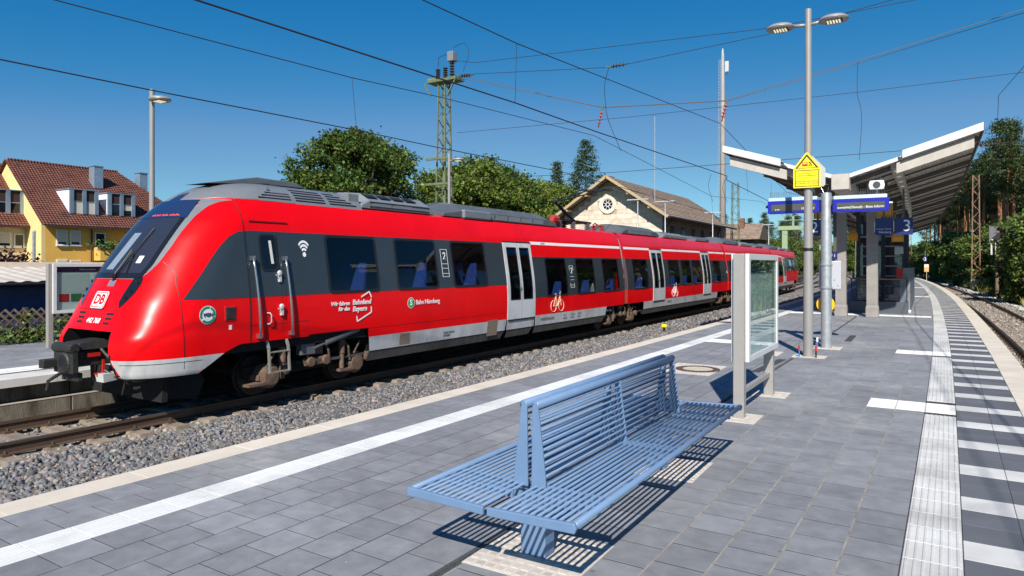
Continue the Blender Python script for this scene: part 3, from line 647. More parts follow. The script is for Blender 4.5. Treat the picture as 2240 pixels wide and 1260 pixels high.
# front car
C1 = make_car(9, 22, UB, 16.0, [(.93,2.31),(2.99,4.40),(5.10,6.54)], [(9.88,11.22),(11.98,13.34),(14.12,15.50)], [(7.54,9.09)], True, 'front car with the cab, three high windows and one door')
skirt(C1, 2.0, 7.50); skirt(C1, 7.53, 9.07, False, False); skirt(C1, 9.10, 14.35)
# red lower side above the bogies
lo = MB(); lo.add([carpt(1, u, w_, 0) for u, w_ in ((-1.0,.955),(2.0,.955),(2.0,.94))], [(0,1,2)])
# cab shell
def cab_hole(q, w_):
    v = nose(q, w_).x
    if w_ < 1.43 and abs(q) < 1 and abs(v) < .66+.14*(1.43-w_)/.5: return True
    if abs(q) < 1 and 2.33 < w_ < 3.60 and abs(v) < .74-.10*(w_-2.33)/1.27: return True
    if q > 0 and 1.0 < abs(q) and w_ < 1.10: return True
    if abs(q) > 1.05 and w_ < 1.12: return True
    return False
qs = sorted(set(lin(-1, 1, 72)+lin(1, 2, 12)+lin(-2, -1, 4))); wsn = sorted(set(lin(.75, 3.4, 66)+lin(3.4, 4.13, 26)))
mb = MB(); mb.grid(lambda q, w_: nose(q, w_), qs, wsn, skip=cab_hole)
cab = mb.build('cab_shell', m_red, C1, smooth=True, fix=False)
qg = tab([(2.26,.235),(2.34,.30),(2.41,.33),(2.55,.37),(2.8,.40),(3.08,.41),(3.37,.43),(3.55,.47),(3.64,.55),(3.68,.68),(3.70,1.0),(3.71,2.0),(4.13,2.0)])
nose_patch('grey_hood', m_greyhood, cab, lin(2.265,3.64,36)+[3.66,3.68,3.70,3.71]+lin(3.73,4.13,20), lambda w_: -qg(w_), qg, 40, .004, skip=lambda q, w_: cab_hole(q, w_))
vs_ = tab([(2.25,.60),(2.30,.72),(2.5,.775),(3.0,.765),(3.3,.735),(3.5,.66),(3.64,.60)])
wss = lin(2.275, 3.64, 22)
nose_patch('windscreen', m_screen, cab, wss, lambda w_: -qof(vs_(w_), w_), lambda w_: qof(vs_(w_), w_), 24, .012)
# black border round the windscreen and destination display
fr = MB(); qsb = lambda w_, k: qof(vs_(w_)-k, w_)
for a, b in ((1, 1), (-1, -1)):
    P = [];
    for w_ in wss: P += [nose(a*qsb(w_, .075), w_, .016), nose(a*qsb(w_, 0), w_, .016)]
    fr.add(P, [(2*j, 2*j+1, 2*j+3, 2*j+2) for j in range(len(wss)-1)])
fr.grid(lambda t, w_: nose(t*qsb(w_, 0), w_, .0165), lin(-1, 1, 24), lin(2.275, 2.36, 3))
fr.build('windscreen_border', M('screen print black', (.01,.012,.016), .15), cab, fix=False)
nose_patch('display_band', M('display glass with sky tint', (.014,.030,.085), .10), cab, lin(3.32, 3.655, 8), lambda w_: -qof(vs_(w_)+.015, w_), lambda w_: qof(vs_(w_)+.015, w_), 24, .0175)  # blue base colour holds the sky reflected in the upper band
ld = MB()
for i in range(26):
    if i in (8, 15, 16, 21): continue
    v = .58-i*.026; ld.add([nose(qof(v+.009, 3.36), 3.352, .022), nose(qof(v-.009, 3.36), 3.352, .022), nose(qof(v-.009, 3.36), 3.362+.008*((i*7) % 3), .022), nose(qof(v+.009, 3.36), 3.362+.008*((i*7) % 3), .022)], [(0,1,2,3)])
ld.build('destination_display', M('amber display digits', (.9,.05,.01), .5, emit=1.2), cab, fix=False)
nose_patch('roof_lamp_window', M('display glass with sky tint', (.014,.030,.085), .10), cab, lin(3.66, 3.83, 6), lambda w_: -qof(.16-(w_-3.66)*.4, w_), lambda w_: qof(.16-(w_-3.66)*.4, w_), 10, .010)
# cab interior
ci = MB(); ci.box(-1.1,1.1,-.9,-.86,1.0,3.4); ci.box(-1.2,1.2,-2.3,-.9,1.55,1.6); ci.build('cab_interior', m_inner, cab)
dk = MB(); dk.hexa([(-.95,-2.35,1.9),(.95,-2.35,1.9),(1.0,-1.6,1.9),(-1.0,-1.6,1.9)], [(-.9,-2.36,2.2),(.9,-2.36,2.2),(1.0,-1.6,2.32),(-1.0,-1.6,2.32)]); dk.build('driver_desk', M('cab desk', (.035,.045,.07), .6), cab)
bl = MB(); bl.add([(-.72,-2.34,2.42),(-.50,-2.34,2.42),(-.40,-1.88,3.08),(-.62,-1.88,3.08)], [(0,1,2,3)]); bl.add([(.05,-1.5,2.62),(.85,-1.45,2.55),(.85,-1.45,3.0),(.05,-1.5,3.05)], [(0,1,2,3)]); bl.build('sun_blind', M('cab blind', (.62,.62,.56), .8, emit=0), cab)
dsx = MB(); dsx.box(.0,.55,-1.3,-1.1,1.9,2.75); dsx.build('driver_seat', M('cab seat', (.02,.025,.03), .8), cab, bev=.06)
# headlights
for s in (1, -1):
    qa = tab([(1.80,.135),(1.9,.135),(2.05,.16),(2.15,.18),(2.25,.20),(2.31,.225),(2.325,.24)]); qb = tab([(1.80,.14),(1.85,.175),(1.92,.21),(2.05,.262),(2.18,.292),(2.27,.295),(2.31,.28),(2.325,.25)])
    a, b = (qa, qb) if s > 0 else ((lambda w_: -qb(w_)), (lambda w_: -qa(w_)))
    hl = nose_patch('headlight', M('headlight cover', (.010,.012,.016), .05) if s > 0 else M('headlight cover sky tint', (.05,.10,.17), .04), cab, lin(1.80, 2.325, 16), a, b, 6, .008)  # far cover is a lighter, bluer copy with reflected light in its colour
    lm = MB()
    for w_, qq in ((2.2, .245), (2.06, .215), (1.95, .185)):
        c = nose(s*qq, w_, .010); lm.add([c+Vector((.045*math.cos(k*PI/5), -.004, .045*math.sin(k*PI/5))) for k in range(10)], [tuple(range(10))])
    lm.build('headlight_lens', M('lamp reflector', (.06,.065,.07), .15, .8), hl, fix=False)
# grey band wrapping on to the cab
ub = tab([(1.92,-2.19),(2.13,-2.02),(2.34,-1.85),(2.59,-1.66),(2.82,-1.47),(3.0,-1.28),(3.09,-1.10),(3.12,-.85)])
nose_patch('cab_window_band', m_anth, cab, lin(1.92, 3.0, 18)+[3.03,3.06,3.09,3.105,3.12], lambda w_: qofu(ub(w_), w_), lambda w_: 2.0, 14, .005)
# white skirt of the cab
def skirt_q1(w_): return qofu(interp([(.70,-1.98),(.80,-1.80),(.99,-1.50)], w_), w_)
nose_patch('cab_skirt', m_skirt, cab, lin(.695, .99, 7), lambda w_: qof(.79+.11*(.99-w_)/.25, w_), skirt_q1, 24, .008)
nose_patch('cab_skirt', m_skirt, cab, lin(.72, .99, 6), lambda w_: -1.0, lambda w_: -qof(.80+.10*(.99-w_)/.25, w_), 16, .006)
sk = MB(); P = [nose(q, .915, .009) for q in lin(.22, 1.0, 24)]+[nose(q, .925, .009) for q in lin(.22, 1.0, 24)]; sk.add(P, [(i, i+1, 26+i, 25+i) for i in range(24)]); sk.build('skirt_groove', m_sootshade, cab, fix=False)
# seams
def seam(name, pts, wd=.012, parent=cab, off=.008):
    mb = MB(); P = []
    for i, (u, w_) in enumerate(pts):
        a = pts[max(0, i-1)]; b = pts[min(len(pts)-1, i+1)]; d = Vector((b[0]-a[0], b[1]-a[1])).normalized(); nx, ny = -d.y*wd/2, d.x*wd/2
        for s in (-1, 1): P.append(nose(min(2, qofu(u+s*nx, w_+s*ny)), w_+s*ny, off))
    mb.add(P, [(2*i, 2*i+1, 2*i+3, 2*i+2) for i in range(len(pts)-1)]); return mb.build(name, m_black, parent, fix=False)
seam('panel_seam', [(-.98, w_) for w_ in lin(1.13, 3.69, 20)], .018)
seam('panel_seam', [(-2.23+.03*((w_-1.6)/.9)**2, w_) for w_ in lin(.80, 2.2, 14)]+[(-2.18,2.31),(-2.2,2.42),(-2.25,2.55)], .010)
seam('panel_seam', [(u, 1.42) for u in lin(-.96, .34, 8)], .008)
# grille slots and front number, logo
gs = MB()
for s in (-1, 1):
    for k in range(3):
        w_ = 1.70-.075*k; v0, v1 = (.33, .53-.02*k) if s > 0 else (-.54+.02*k, -.33)
        gs.grid(lambda v, z: nose(qof(v, z), z, .006), lin(v0, v1, 3), [w_-.018, w_+.018])
gs.build('grille_slots', m_black, cab, fix=False)
fl_ = MB(); P = [];
for v in lin(-.62, .62, 12): P += [nose(qof(v, 1.765), 1.760, .007), nose(qof(v, 1.765), 1.768, .007)]
fl_.add(P, [(2*i, 2*i+1, 2*i+3, 2*i+2) for i in range(12)]); fl_.build('flap_seam', M('dark red seam', (.2,.0,.0), .5), cab, fix=False)
def nose_frame(v, w_, off):
    p = nose(qof(v, w_), w_, off); n = (nose(qof(v, w_), w_, .1)-nose(qof(v, w_), w_, 0.001)).normalized(); x = Vector((1, 0, 0)); x = (x-n*x.dot(n)).normalized(); y = n.cross(x)
    return Matrix((x, y, n)).transposed().to_4x4(), p
def nose_text(name, body, size, v, w_, off, mat, **k):
    me = text_mesh(body, size, **k); me.materials.clear(); me.materials.append(mat); T, p = nose_frame(v, w_, off); me.transform(Matrix.Translation(p) @ T); return link(name, me, cab)
T, p = nose_frame(.0, 1.915, .012)
for nm, hwid, hh, mat, dz in (('logo_plate', .205, .15, m_whitep, 0), ('logo_rim', .190, .135, m_red, .002), ('logo_field', .175, .120, m_whitep, .004)):
    mb = MB(Matrix.Translation(p) @ T); pts = rrect(-hwid, hwid, -hh, hh, .05-.01*(dz > 0)); mb.add([(a, b, dz) for a, b in pts], [tuple(range(len(pts)))]); mb.build(nm, mat, cab, fix=False)
me = text_mesh('DB', .235, bold=.008, ext=.001); me.materials.clear(); me.materials.append(m_red); me.transform(Matrix.Translation(p) @ T @ Matrix.Translation((0,.0,.007))); link('logo_letters', me, cab)
nose_text('fleet_number', '442 768', .125, .02, 1.575, .014, m_whitep, bold=.002, shear=.15)
# wipers
wp = MB(); A = nose(qof(.12, 2.30), 2.26, .05); E1 = nose(qof(.36, 3.05), 3.10, .05); J = nose(qof(.30, 2.62), 2.68, .07)
wp.tube([A, J], .016, 6); wp.tube([nose(qof(.12, 2.35), 2.32, .05), nose(qof(.22, 2.7), 2.72, .06)], .012, 6); wp.tube([nose(qof(.38, 2.30), 2.34, .03), nose(qof(.30, 2.62), 2.68, .06), E1], .014, 6)
wp.lathe([(.05,0),(.06,.05),(.03,.07)], tuple(A), 10); wp.build('wiper', m_black, cab)
nk = MB(); nk.grid(lambda v, z: nose(qof(v, z), z, .006), lin(.0, .20, 3), lin(2.14, 2.24, 3)); nk.build('wiper_recess', M('steel pale', (.5,.5,.5), .3, .7), cab, fix=False)
stk = MB(); stk.grid(lambda v, z: nose(qof(v, z), z, .020), lin(.44, .54, 2), lin(2.52, 2.64, 2)); stk.build('sticker', m_whitep, cab, fix=False)
# opening walls, coupler, hoses
ow = MB()
for s in (-1, 1): ow.grid(lambda d, w_: Vector((s*(.66+.14*(1.43-w_)/.5-.01), nose(qof(s*.66, w_), w_).y+.0+d, w_)), [0.0,.9], lin(.72, 1.43, 5))
ow.box(-.8,.8,-2.1,-2.0,.5,1.5); ow.grid(lambda v, d: Vector((v, -2.96+d, 1.445)), [-.66,.66], [0,.9]); ow.build('coupler_recess', m_sootshade, cab, fix=False)
m_cplr = M('coupler steel', (.032,.032,.03), .6, .35, var=.35, vs=14, bump=.2, bs=50); m_cred = M('red coupler fittings', (.5,.01,.01), .5)
cp = MB()
cp.box(-.30,.30,-3.56,-3.46,.92,1.30); cp.lathe([(.15,-3.60),(.19,-3.56)], (.05,0,1.08), 18, 0, 'y'); cp.box(-.30,-.14,-3.78,-3.5,1.0,1.14); cp.tube([(-.3,-3.52,1.32),(.30,-3.52,1.32)], .085, 12)
cp.box(-.2,.2,-3.5,-2.1,1.02,1.26); cp.hexa([(-.26,-3.46,1.28),(.26,-3.46,1.28),(.26,-2.9,1.28),(-.26,-2.9,1.28)], [(-.22,-3.42,1.40),(.22,-3.42,1.40),(.20,-2.9,1.44),(-.20,-2.9,1.44)])
cp.box(-.26,.26,-3.46,-3.38,.78,.92)
coup = cp.build('coupler', m_cplr, C1, bev=.015, loc=(-.04, .20, -.15))
ho = MB(); ho.lathe([(.10,-3.606),(.125,-3.602)], (.08,0,1.10), 18, 0, 'y'); ho.build('coupler_cone', m_black, coup)
rd = MB(); rd.box(.05,.24,-3.3,-3.1,1.16,1.22); rd.box(.24,.27,-3.2,-3.05,.86,.89); rd.box(.24,.27,-3.08,-3.05,.86,1.1); rd.box(.10,.16,-3.0,-2.9,1.24,1.30); rd.build('coupler_lever', m_cred, coup)
hk = MB(); hk.tube([(-.12,-3.5,.92),(-.12,-3.62,.86),(-.12,-3.72,.80),(-.12,-3.74,.66)], [.03,.03,.028,.02], 8); hk.build('coupler_hook', m_cplr, coup)
bx = MB(); bx.hexa([(.20,-3.14,.74),(.42,-3.14,.74),(.42,-2.92,.76),(.20,-2.92,.76)], [(.18,-3.16,.88),(.44,-3.16,.88),(.44,-2.9,.88),(.18,-2.9,.88)]); bx.build('junction_box', m_lgrey, coup)
hs_ = MB()
def cat(a, b, sag, n=9): a = Vector(a); b = Vector(b); return [a.lerp(b, t/n)-Vector((0,0,sag*4*(t/n)*(1-t/n))) for t in range(n+1)]
hs_.tube(cat((.26,-3.1,1.28),(.84,-2.75,.92),.12), .032, 8); hs_.tube(cat((.28,-3.05,.92),(1.02,-2.62,.90),.14), .028, 8); hs_.tube(cat((.2,-2.8,.85),(.98,-2.5,.94),.18), .028, 8)
hs_.build('coupler_hose', m_black, coup)
wg = MB()
for k in range(5): wg.box(-.7+k*.3, -.62+k*.3, -2.4, -2.2, .6, 1.25)
wg.build('recess_fittings', m_cplr, coup)
# snow plough behind the skirt
sp = MB(); sp.prism([(-1.1,.25),(1.1,.25),(1.15,.72),(-1.15,.72)], 'y', -2.4, -2.3); sp.prism([(-2.3,.30),(-1.75,.20),(-1.60,.5),(-1.75,.74),(-2.3,.74)], 'x', 1.0, 1.06); sp.build('plough', m_sootshade, C1)
# red side under the cab door and above the bogie
rs = MB(); rs.add([carpt(1, u, w_, .0008) for u, w_ in ((-1.95,.70),(-1.98+.0,.70),(-1.80,.80),(-1.50,.99),(-1.22,1.10),(-.97,1.135),(-1.95,1.135))], [(0,1,2,3,4,5,6)]); rs.build('lower_side_panel', m_red, cab, fix=False)
# cab door with window, handles and rails
dw = pane('cab_door_window', M('cab side glass', (.006,.008,.011), .05), cab, -.67, -.32, 2.40, 3.05, .09, .012)
ring('cab_door_window_frame', m_black, dw, -.69, -.30, 2.38, 3.07, .10, .035, .016)
rfl = MB(); rfl.grid(lambda t, w_: carpt(1, -.46+t*.06-(w_-2.5)*.05, w_, .0135), [0, 1], lin(2.52, 2.95, 4)); rfl.build('pale_strip', M('cab blind', (.62,.62,.56), .8), dw, fix=False)  # pale slanted strip laid on the side glass
for uu in (-.95, -.28): seam('door_seam', [(uu, w_) for w_ in lin(1.25, 3.1, 12)], .006)
for uu in (-.88, -.17):
    h = MB(); top, bot = carpt(1, uu+.0, 2.62, .07), carpt(1, uu+.06, 1.22, .07); mid = [carpt(1, uu+.06*(2.62-w_)/1.4, w_, .075) for w_ in lin(2.62, 1.22, 8)]
    h.tube(mid, .022, 10); o = h.build('grab_rail', m_steel, cab, smooth=True)
    for q_ in (mid[0], mid[-1]):
        hb = MB(); hb.box(q_.x-.09, q_.x+.012, q_.y-.03, q_.y+.03, q_.z-.04, q_.z+.04); hb.build('rail_bracket', m_steel, o)
for w_ in (2.28, 1.66):
    h = MB(); x = hw(w_); h.lathe([(.045,0),(.05,.03),(.03,.05)], (x+.01, -.32, w_+.07), 12, 0, 'x'); h.box(x+.005, x+.05, -.345, -.285, w_-.1, w_+.06); h.tube([(x+.05,-.31,w_+.03),(x+.06,-.43,w_+.03)], .012, 6); h.build('door_handle', m_lgrey, cab, bev=.01)
h = MB(); x = hw(1.55); h.tube([(x,-.62,1.62),(x+.05,-.60,1.62),(x+.055,-.57,1.58),(x+.055,-.57,1.46),(x+.04,-.60,1.42),(x,-.63,1.42)], .012, 8); h.build('pull_handle', m_lgrey, cab, smooth=True)
st = MB()
for uu in (-.62, -.18): st.bar((1.44, uu, 1.12), (1.50, uu, .98), .05, .03); st.bar((1.50, uu, .99), (1.50, uu+.03, .52), .05, .03)
for w_ in (.90, .53): st.bar((1.50, -.62, w_), (1.50, -.15, w_), .06, .02)
st.build('step_ladder', M('alu ladder', (.42,.40,.34), .45, .6), C1)
# socket flap, VGN disc, small markings
fb = MB(); x = hw(1.65); fb.box(x-.02, x+.012, -1.50, -1.27, 1.52, 1.79); o = fb.build('socket_flap', M('red flap rim', (.45,.005,.006), .4), cab, bev=.02)
f2_ = MB(); f2_.hexa([(x+.013,-1.475,1.545),(x+.013,-1.295,1.545),(x+.013,-1.295,1.765),(x+.013,-1.475,1.765)], [(x+.020,-1.46,1.56),(x+.020,-1.31,1.56),(x+.020,-1.33,1.75),(x+.020,-1.44,1.75)]); f2_.build('socket_cover', m_cplr, o)
def disc(name, r, u, w_, off, mat, parent, n=24, r0=0, a0=0, a1=360):
    mb = MB(); x = hw(w_)+off; P = [(x, u+r*math.cos(R(a0+(a1-a0)*i/n)), w_+r*math.sin(R(a0+(a1-a0)*i/n))) for i in range(n+1)]
    if r0: P2 = [(x, u+r0*math.cos(R(a0+(a1-a0)*i/n)), w_+r0*math.sin(R(a0+(a1-a0)*i/n))) for i in range(n+1)]; mb.add(P+P2, [(i, i+1, n+2+i, n+1+i) for i in range(n)])
    else: mb.add(P+[(x, u, w_)], [(i, i+1, n+1) for i in range(n)])
    return mb.build(name, mat, parent, fix=False)
def side_text(name, body, size, u, w_, mat, parent, off=.012, **k):
    return text(name, body, size, mat, parent, (hw(w_)+off, u, w_), SIDE, **k)
m_gr = M('green logo', (.0,.28,.14), .5); m_blk = M('black print', (.02,.02,.03), .5)
disc('sticker_disc', .155, -1.82, 1.66, .010, m_whitep, cab); disc('sticker_arc', .145, -1.82, 1.66, .013, m_gr, cab, r0=.105, a0=75, a1=205); disc('sticker_arc', .145, -1.82, 1.66, .013, m_gr, cab, r0=.105, a0=225, a1=345); disc('sticker_arc', .145, -1.82, 1.66, .013, m_gr, cab, r0=.105, a0=-10, a1=65)
side_text('sticker_text', 'VGN', .085, -1.82, 1.66, m_blk, cab, .016, bold=.003, shear=.15)
sq = MB(); x = hw(1.4)+.008; sq.add([(x,-1.42,1.38),(x,-1.36,1.38),(x,-1.36,1.46),(x,-1.42,1.46)], [(0,1,2,3)]); sq.build('marking_square', m_whitep, cab, fix=False)
# lettering on the front car
wfm = MB()
for r0, r1 in ((.30,.25),(.22,.17),(.14,.09)):
    n = 10; u0, w0 = .34, 2.70; P = [carpt(1, u0+.62*r*math.cos(R(45+90*i/n)), w0+.92*r*math.sin(R(45+90*i/n))+.0, .010) for r in (r0, r1) for i in range(n+1)]
    wfm.add(P, [(i, i+1, n+2+i, n+1+i) for i in range(n)])
wfm.add([carpt(1, .34+.042*math.cos(k*PI/6), 2.70+.048*math.sin(k*PI/6), .010) for k in range(12)], [tuple(range(12))])
wfm.build('wifi_symbol', m_whitep, C1, fix=False)
side_text('slogan', 'Wir fahren', .115, 1.42, 1.70, m_whitep, C1, align='RIGHT', shear=.18, bold=.003); side_text('slogan', 'für das', .115, 1.42, 1.59, m_whitep, C1, align='RIGHT', shear=.18, bold=.003)
side_text('slogan', 'Bahnland', .15, 1.50, 1.71, m_whitep, C1, align='LEFT', shear=.18, bold=.003); side_text('slogan', 'Bayern', .15, 1.50, 1.57, m_whitep, C1, align='LEFT', shear=.18, bold=.003)
bk = MB(); x = hw(1.6)+.012
for L in ([(1.75,1.82),(1.99,1.925),(2.06,1.80)], [(2.05,1.60),(2.06,1.48),(1.64,1.31),(1.62,1.42)]):
    for a, b in zip(L, L[1:]): bk.bar((x, *a), (x, *b), .03, .002, 0, (1,0,0))
bk.build('slogan_bracket', m_whitep, C1)
disc('s_disc', .125, 3.36, 1.615, .011, m_whitep, C1); disc('s_disc_green', .11, 3.36, 1.615, .013, M('s-bahn green', (.0,.30,.05), .5), C1); side_text('s_letter', 'S', .19, 3.36, 1.615, m_whitep, C1, .015, bold=.006)
side_text('line_name', 'Bahn Nürnberg', .155, 3.53, 1.615, m_whitep, C1, align='LEFT', bold=.001, space=.93)
def class_box(body, u, w0, w1, big=.28):
    mb = MB(); a, b = u-.13, u+.13
    for p, q_ in (((a,w0),(b,w0)),((a,w1),(b,w1)),((a,w0),(a,w1)),((b,w0),(b,w1)),((a,w0+.08),(b,w0+.08)),((a,w1-.36),(b,w1-.36)),((a,w1-.47),(b,w1-.47))):
        mb.bar(carpt(1, *p, .010), carpt(1, *q_, .010), .012, .002, 0, (1,0,0))
    o = mb.build('class_sign', m_whitep, body); wm = (w0+w1)/2; tilt = math.atan2(hw(w0)-hw(w1), w1-w0); me = text_mesh('2', big, bold=.004); me.materials.clear(); me.materials.append(m_whitep)
    c = carpt(1, u, w1-.18, .012); link('class_number', me, body, c, rot=(R(90)-tilt*0, -0, R(90))).rotation_euler = (R(90), 0, R(90)); body.children[-1]
    o2 = body.children[-1] if body.children else None
    return o
def fix_tilt(ob, w_):
    pass
class_box(C1, 4.76, 2.20, 2.88); class_box(C1, 11.60, 1.74, 2.46, .30)
def bike(body, u, w_, s, mat):
    mb = MB(); x = hw(w_)+.010
    def circ(cu, cw, r): mb.tube([(x, cu+r*math.cos(k*PI/10), cw+r*math.sin(k*PI/10)) for k in range(21)], .009, 4, cap=False)
    circ(u-.30*s, w_, .21*s); circ(u+.30*s, w_, .21*s); L = lambda *p: mb.tube([(x, u+a*s, w_+b*s) for a, b in p], .010, 4)
    L((-.30,0),(-.12,.38),(.20,.38),(.0,0),(-.30,0)); L((.0,0),(-.14,.44)); L((-.22,.45),(-.06,.45)); L((.30,0),(.18,.48),(.26,.52),(.18,.55)); mb.build('bicycle_symbol', mat, body)
bike(C1, 10.5, 1.18, .85, m_cream)
m_print = M('grey print', (.10,.10,.10), .6)
side_text('vehicle_number', '94 80 0442 768-4 D-DB', .10, 9.45, .82, m_print, C1, align='LEFT', space=.9); side_text('cant_number', '442 768', .075, 9.75, 3.155, m_print, C1, align='LEFT')
for u, w_, t in ((10.95,.86,'A 69.2 t'),(10.95,.76,'R+Mg 142%'),(11.5,.86,'KB C-pn-A'),(11.5,.76,'DB Regio'),(12.0,.86,'REV TAL 2'),(12.0,.76,'31.05.13'),(4.6,.83,'Achtung Starkstrom'),(4.6,.76,'Lebensgefahr')): side_text('small_print', t, .055, u, w_, m_print, C1, align='LEFT')
for a, b, c, d in ((3.0,3.35,.68,.93),(6.55,7.05,.55,.98)):
    gp = MB(); gp.add([carpt(1, a, c, .008), carpt(1, b, c, .008), carpt(1, b, d, .008), carpt(1, a, d, .008)], [(0,1,2,3)]); gp.build('vent_grille', M('rusty vent', (.24,.17,.13), .8, var=.4, vs=12, stretch=(1,1,8)), C1, fix=False)
gl = MB(); [gl.bar(carpt(1, 4.0, w_, .004), carpt(1, 4.006, w_, .004), .01) for w_ in ()]; 
for u in (4.0,):
    sl_ = MB(); sl_.add([carpt(1, u-.006, .65, .007), carpt(1, u+.006, .65, .007), carpt(1, u+.006, 1.12, .007), carpt(1, u-.006, 1.12, .007)], [(0,1,2,3)]); sl_.build('panel_gap', m_sootshade, C1, fix=False)
cr = MB()
P = []
for u in lin(-.25, 7.4, 12): P += [carpt(1, u, 1.135, .003), carpt(1, u, 1.142, .003)]
cr.add(P, [(2*i, 2*i+1, 2*i+3, 2*i+2) for i in range(12)]); cr.build('side_crease', M('dark red seam', (.2,.0,.0), .5), C1, fix=False)
gu = MB(); gu.box(hw(3.3)-.02, hw(3.3)+.02, -.85, .0, 3.285, 3.31); gu.build('rain_gutter', M('dark red seam', (.2,.0,.0), .5), cab)
# black box that paints in the shade over the bogie
ds = MB(); ds.box(-1.3,1.38,-1.5,2.0,.95,1.14); ds.build('bogie_well', m_sootshade, C1)
bogie(C1, .72)
yd = MB(); yd.tube([(1.33,.55,.84),(1.36,1.05,.98)], .035, 10); yd.tube([(1.36,.85,.93),(1.38,1.75,1.14)], .062, 12); yd.box(1.2,1.36,.25,.60,.74,.96); yd.box(1.2,1.38,1.72,1.84,1.08,1.2); yd.build('yaw_damper', M('damper grey', (.13,.13,.14), .45, .3, var=.2), C1, bev=.01)
# roof gear of the front car
def louvre(u0, u1, parent):
    mb = MB()
    for k in range(3):
        a = u0+(u1-u0)*k/3+.06; b = u0+(u1-u0)*(k+1)/3-.05
        for j in range(5):
            w_ = 3.76+.055*j; x = hw(w_)+.006; aa = a+.10*j*(k == 0); bb = b-.12*j*(k == 2)
            if bb-aa > .1: mb.add([(x, aa, w_), (x, bb, w_), (hw(w_+.028)+.006, bb, w_+.028), (hw(w_+.028)+.006, aa, w_+.028)], [(0,1,2,3)])
    mb.build('louvre_slots', m_black, parent, fix=False)
hd_ = MB(); ws2 = lin(3.70, 4.13, 12)
hd_.grid(lambda u, w_: Vector((hw(w_), u, w_)), [UB, 2.2], ws2); hd_.grid(lambda u, w_: Vector((-hw(w_), u, w_)), [UB, 2.2], ws2)
hood = hd_.build('roof_hood', m_greyhood, C1, smooth=True, fix=False); louvre(-.55, 2.1, hood)
cutm = MB(); cutm.box(-.95,.95,1.9,2.2,3.7,4.05); cutm.build('hood_end', m_greyhood, hood)
an = MB(); an.hexa([(-.35,-1.1,4.02),(.35,-1.1,4.02),(.4,.3,4.12),(-.4,.3,4.12)], [(-.3,-1.0,4.04),(.3,-1.0,4.04),(.38,.0,4.24),(-.38,.0,4.24)]); an.hexa([(-.38,.0,4.1),(.38,.0,4.1),(.38,1.2,4.12),(-.38,1.2,4.12)], [(-.36,.0,4.24),(.36,.0,4.24),(.36,1.0,4.22),(-.36,1.0,4.22)]); an.build('antenna_fairing', m_roofu, C1, bev=.02)
def roof_unit(body, u0, u1, h, name='roof_unit', mat=None, wtop=.62, w0=1.0, endcut=.5, lid=True):
    z0 = 3.76; mb = MB(); m = mat or m_roofu
    sec = [(-w0,z0),(w0,z0),(w0,z0+h*.42),(wtop,z0+h*.85),(0,z0+h),(-wtop,z0+h*.85),(-w0,z0+h*.42)]
    P = []
    for u, k in ((u0, .35), (u0+endcut, 1), (u1-endcut*.6, 1), (u1, .5)): P += [(x, u, z0+(z-z0)*k) for x, z in sec]
    n = len(sec); mb.add(P, [tuple(range(n))[::-1], tuple(range(3*n, 4*n))]+[(j*n+i, j*n+(i+1) % n, (j+1)*n+(i+1) % n, (j+1)*n+i) for j in range(3) for i in range(n)])
    o = mb.build(name, m, body, bev=.012)
    if lid:
        k = 0; u = u0+endcut+.1
        while u+.7 < u1-endcut*.6:
            ld_ = MB(); ld_.box(w0-.004, w0+.006, u, u+.62, z0+h*.06, z0+h*.36); ld_.build('side_panel', m_roofl, o); ld_ = MB(); ld_.hexa([(wtop+.03,u,z0+h*.82),(wtop+.03,u+.62,z0+h*.82),(.08,u+.62,z0+h*.99),(.08,u,z0+h*.99)], [(wtop+.03,u,z0+h*.84+.01),(wtop+.03,u+.62,z0+h*.84+.01),(.08,u+.62,z0+h*.99+.014),(.08,u,z0+h*.99+.014)]); u += .72; ld_.build('unit_panel', m_roofl, o)
    return o
u1_ = roof_unit(C1, 2.25, 4.75, .42, mat=m_roofl, endcut=.25, wtop=.7)
sl3 = MB(); [sl3.box(1.0, 1.012, 2.5, 4.6, 3.80+.10*k, 3.82+.10*k) for k in range(2)]; sl3.build('unit_groove', m_black, u1_)
so = MB(); [so.hexa([(.92,2.5+k*.45,4.02),(.92,2.85+k*.45,4.02),(.66,2.85+k*.45,4.13),(.66,2.5+k*.45,4.13)], [(.925,2.5+k*.45,4.028),(.925,2.85+k*.45,4.028),(.665,2.85+k*.45,4.138),(.665,2.5+k*.45,4.138)]) for k in range(4)]; so.build('intake_grille', m_black, u1_)
u2_ = roof_unit(C1, 5.2, 11.3, .46, endcut=.9)
bx = MB(); bx.box(.86,1.08,6.0,7.3,3.74,3.98); bx.build('cable_box', m_roofl, u2_, bev=.04)
# pantograph
pg = MB(); m_panto = M('dark pantograph steel', (.03,.035,.04), .5, .5); m_ins = M('brown red insulator', (.42,.06,.04), .35); m_insg = M('grey insulator', (.16,.15,.17), .4)
def insul(mb, x, u, z0, z1, r=.10, k=5):
    prof = []
    for i in range(k): a = z0+(z1-z0)*i/k; d = (z1-z0)/k; prof += [(r*.5, a), (r, a+d*.35), (r, a+d*.5), (r*.5, a+d*.8)]
    mb.lathe(prof, (x, u, 0), 12)
base = MB(); base.box(-.5,.5,12.2,15.0,4.06,4.12); [base.bar((s*.5,12.2,4.09),(s*.5,15,4.09),.06) for s in (-1,1)]; pbase = base.build('pantograph_base', m_panto, C1)
for s in (-1, 1):
    for u in (12.4, 13.5, 14.7): ii = MB(); insul(ii, s*.5, u, 3.78, 4.06, .13); ii.build('roof_insulator', m_insg, pbase)
for x, u in ((.62,11.75),(.5,15.3),(.72,15.55)): i2 = MB(); insul(i2, x, u, 3.80, 4.02, .10, 4); i2.build('red_insulator', m_ins, pbase)
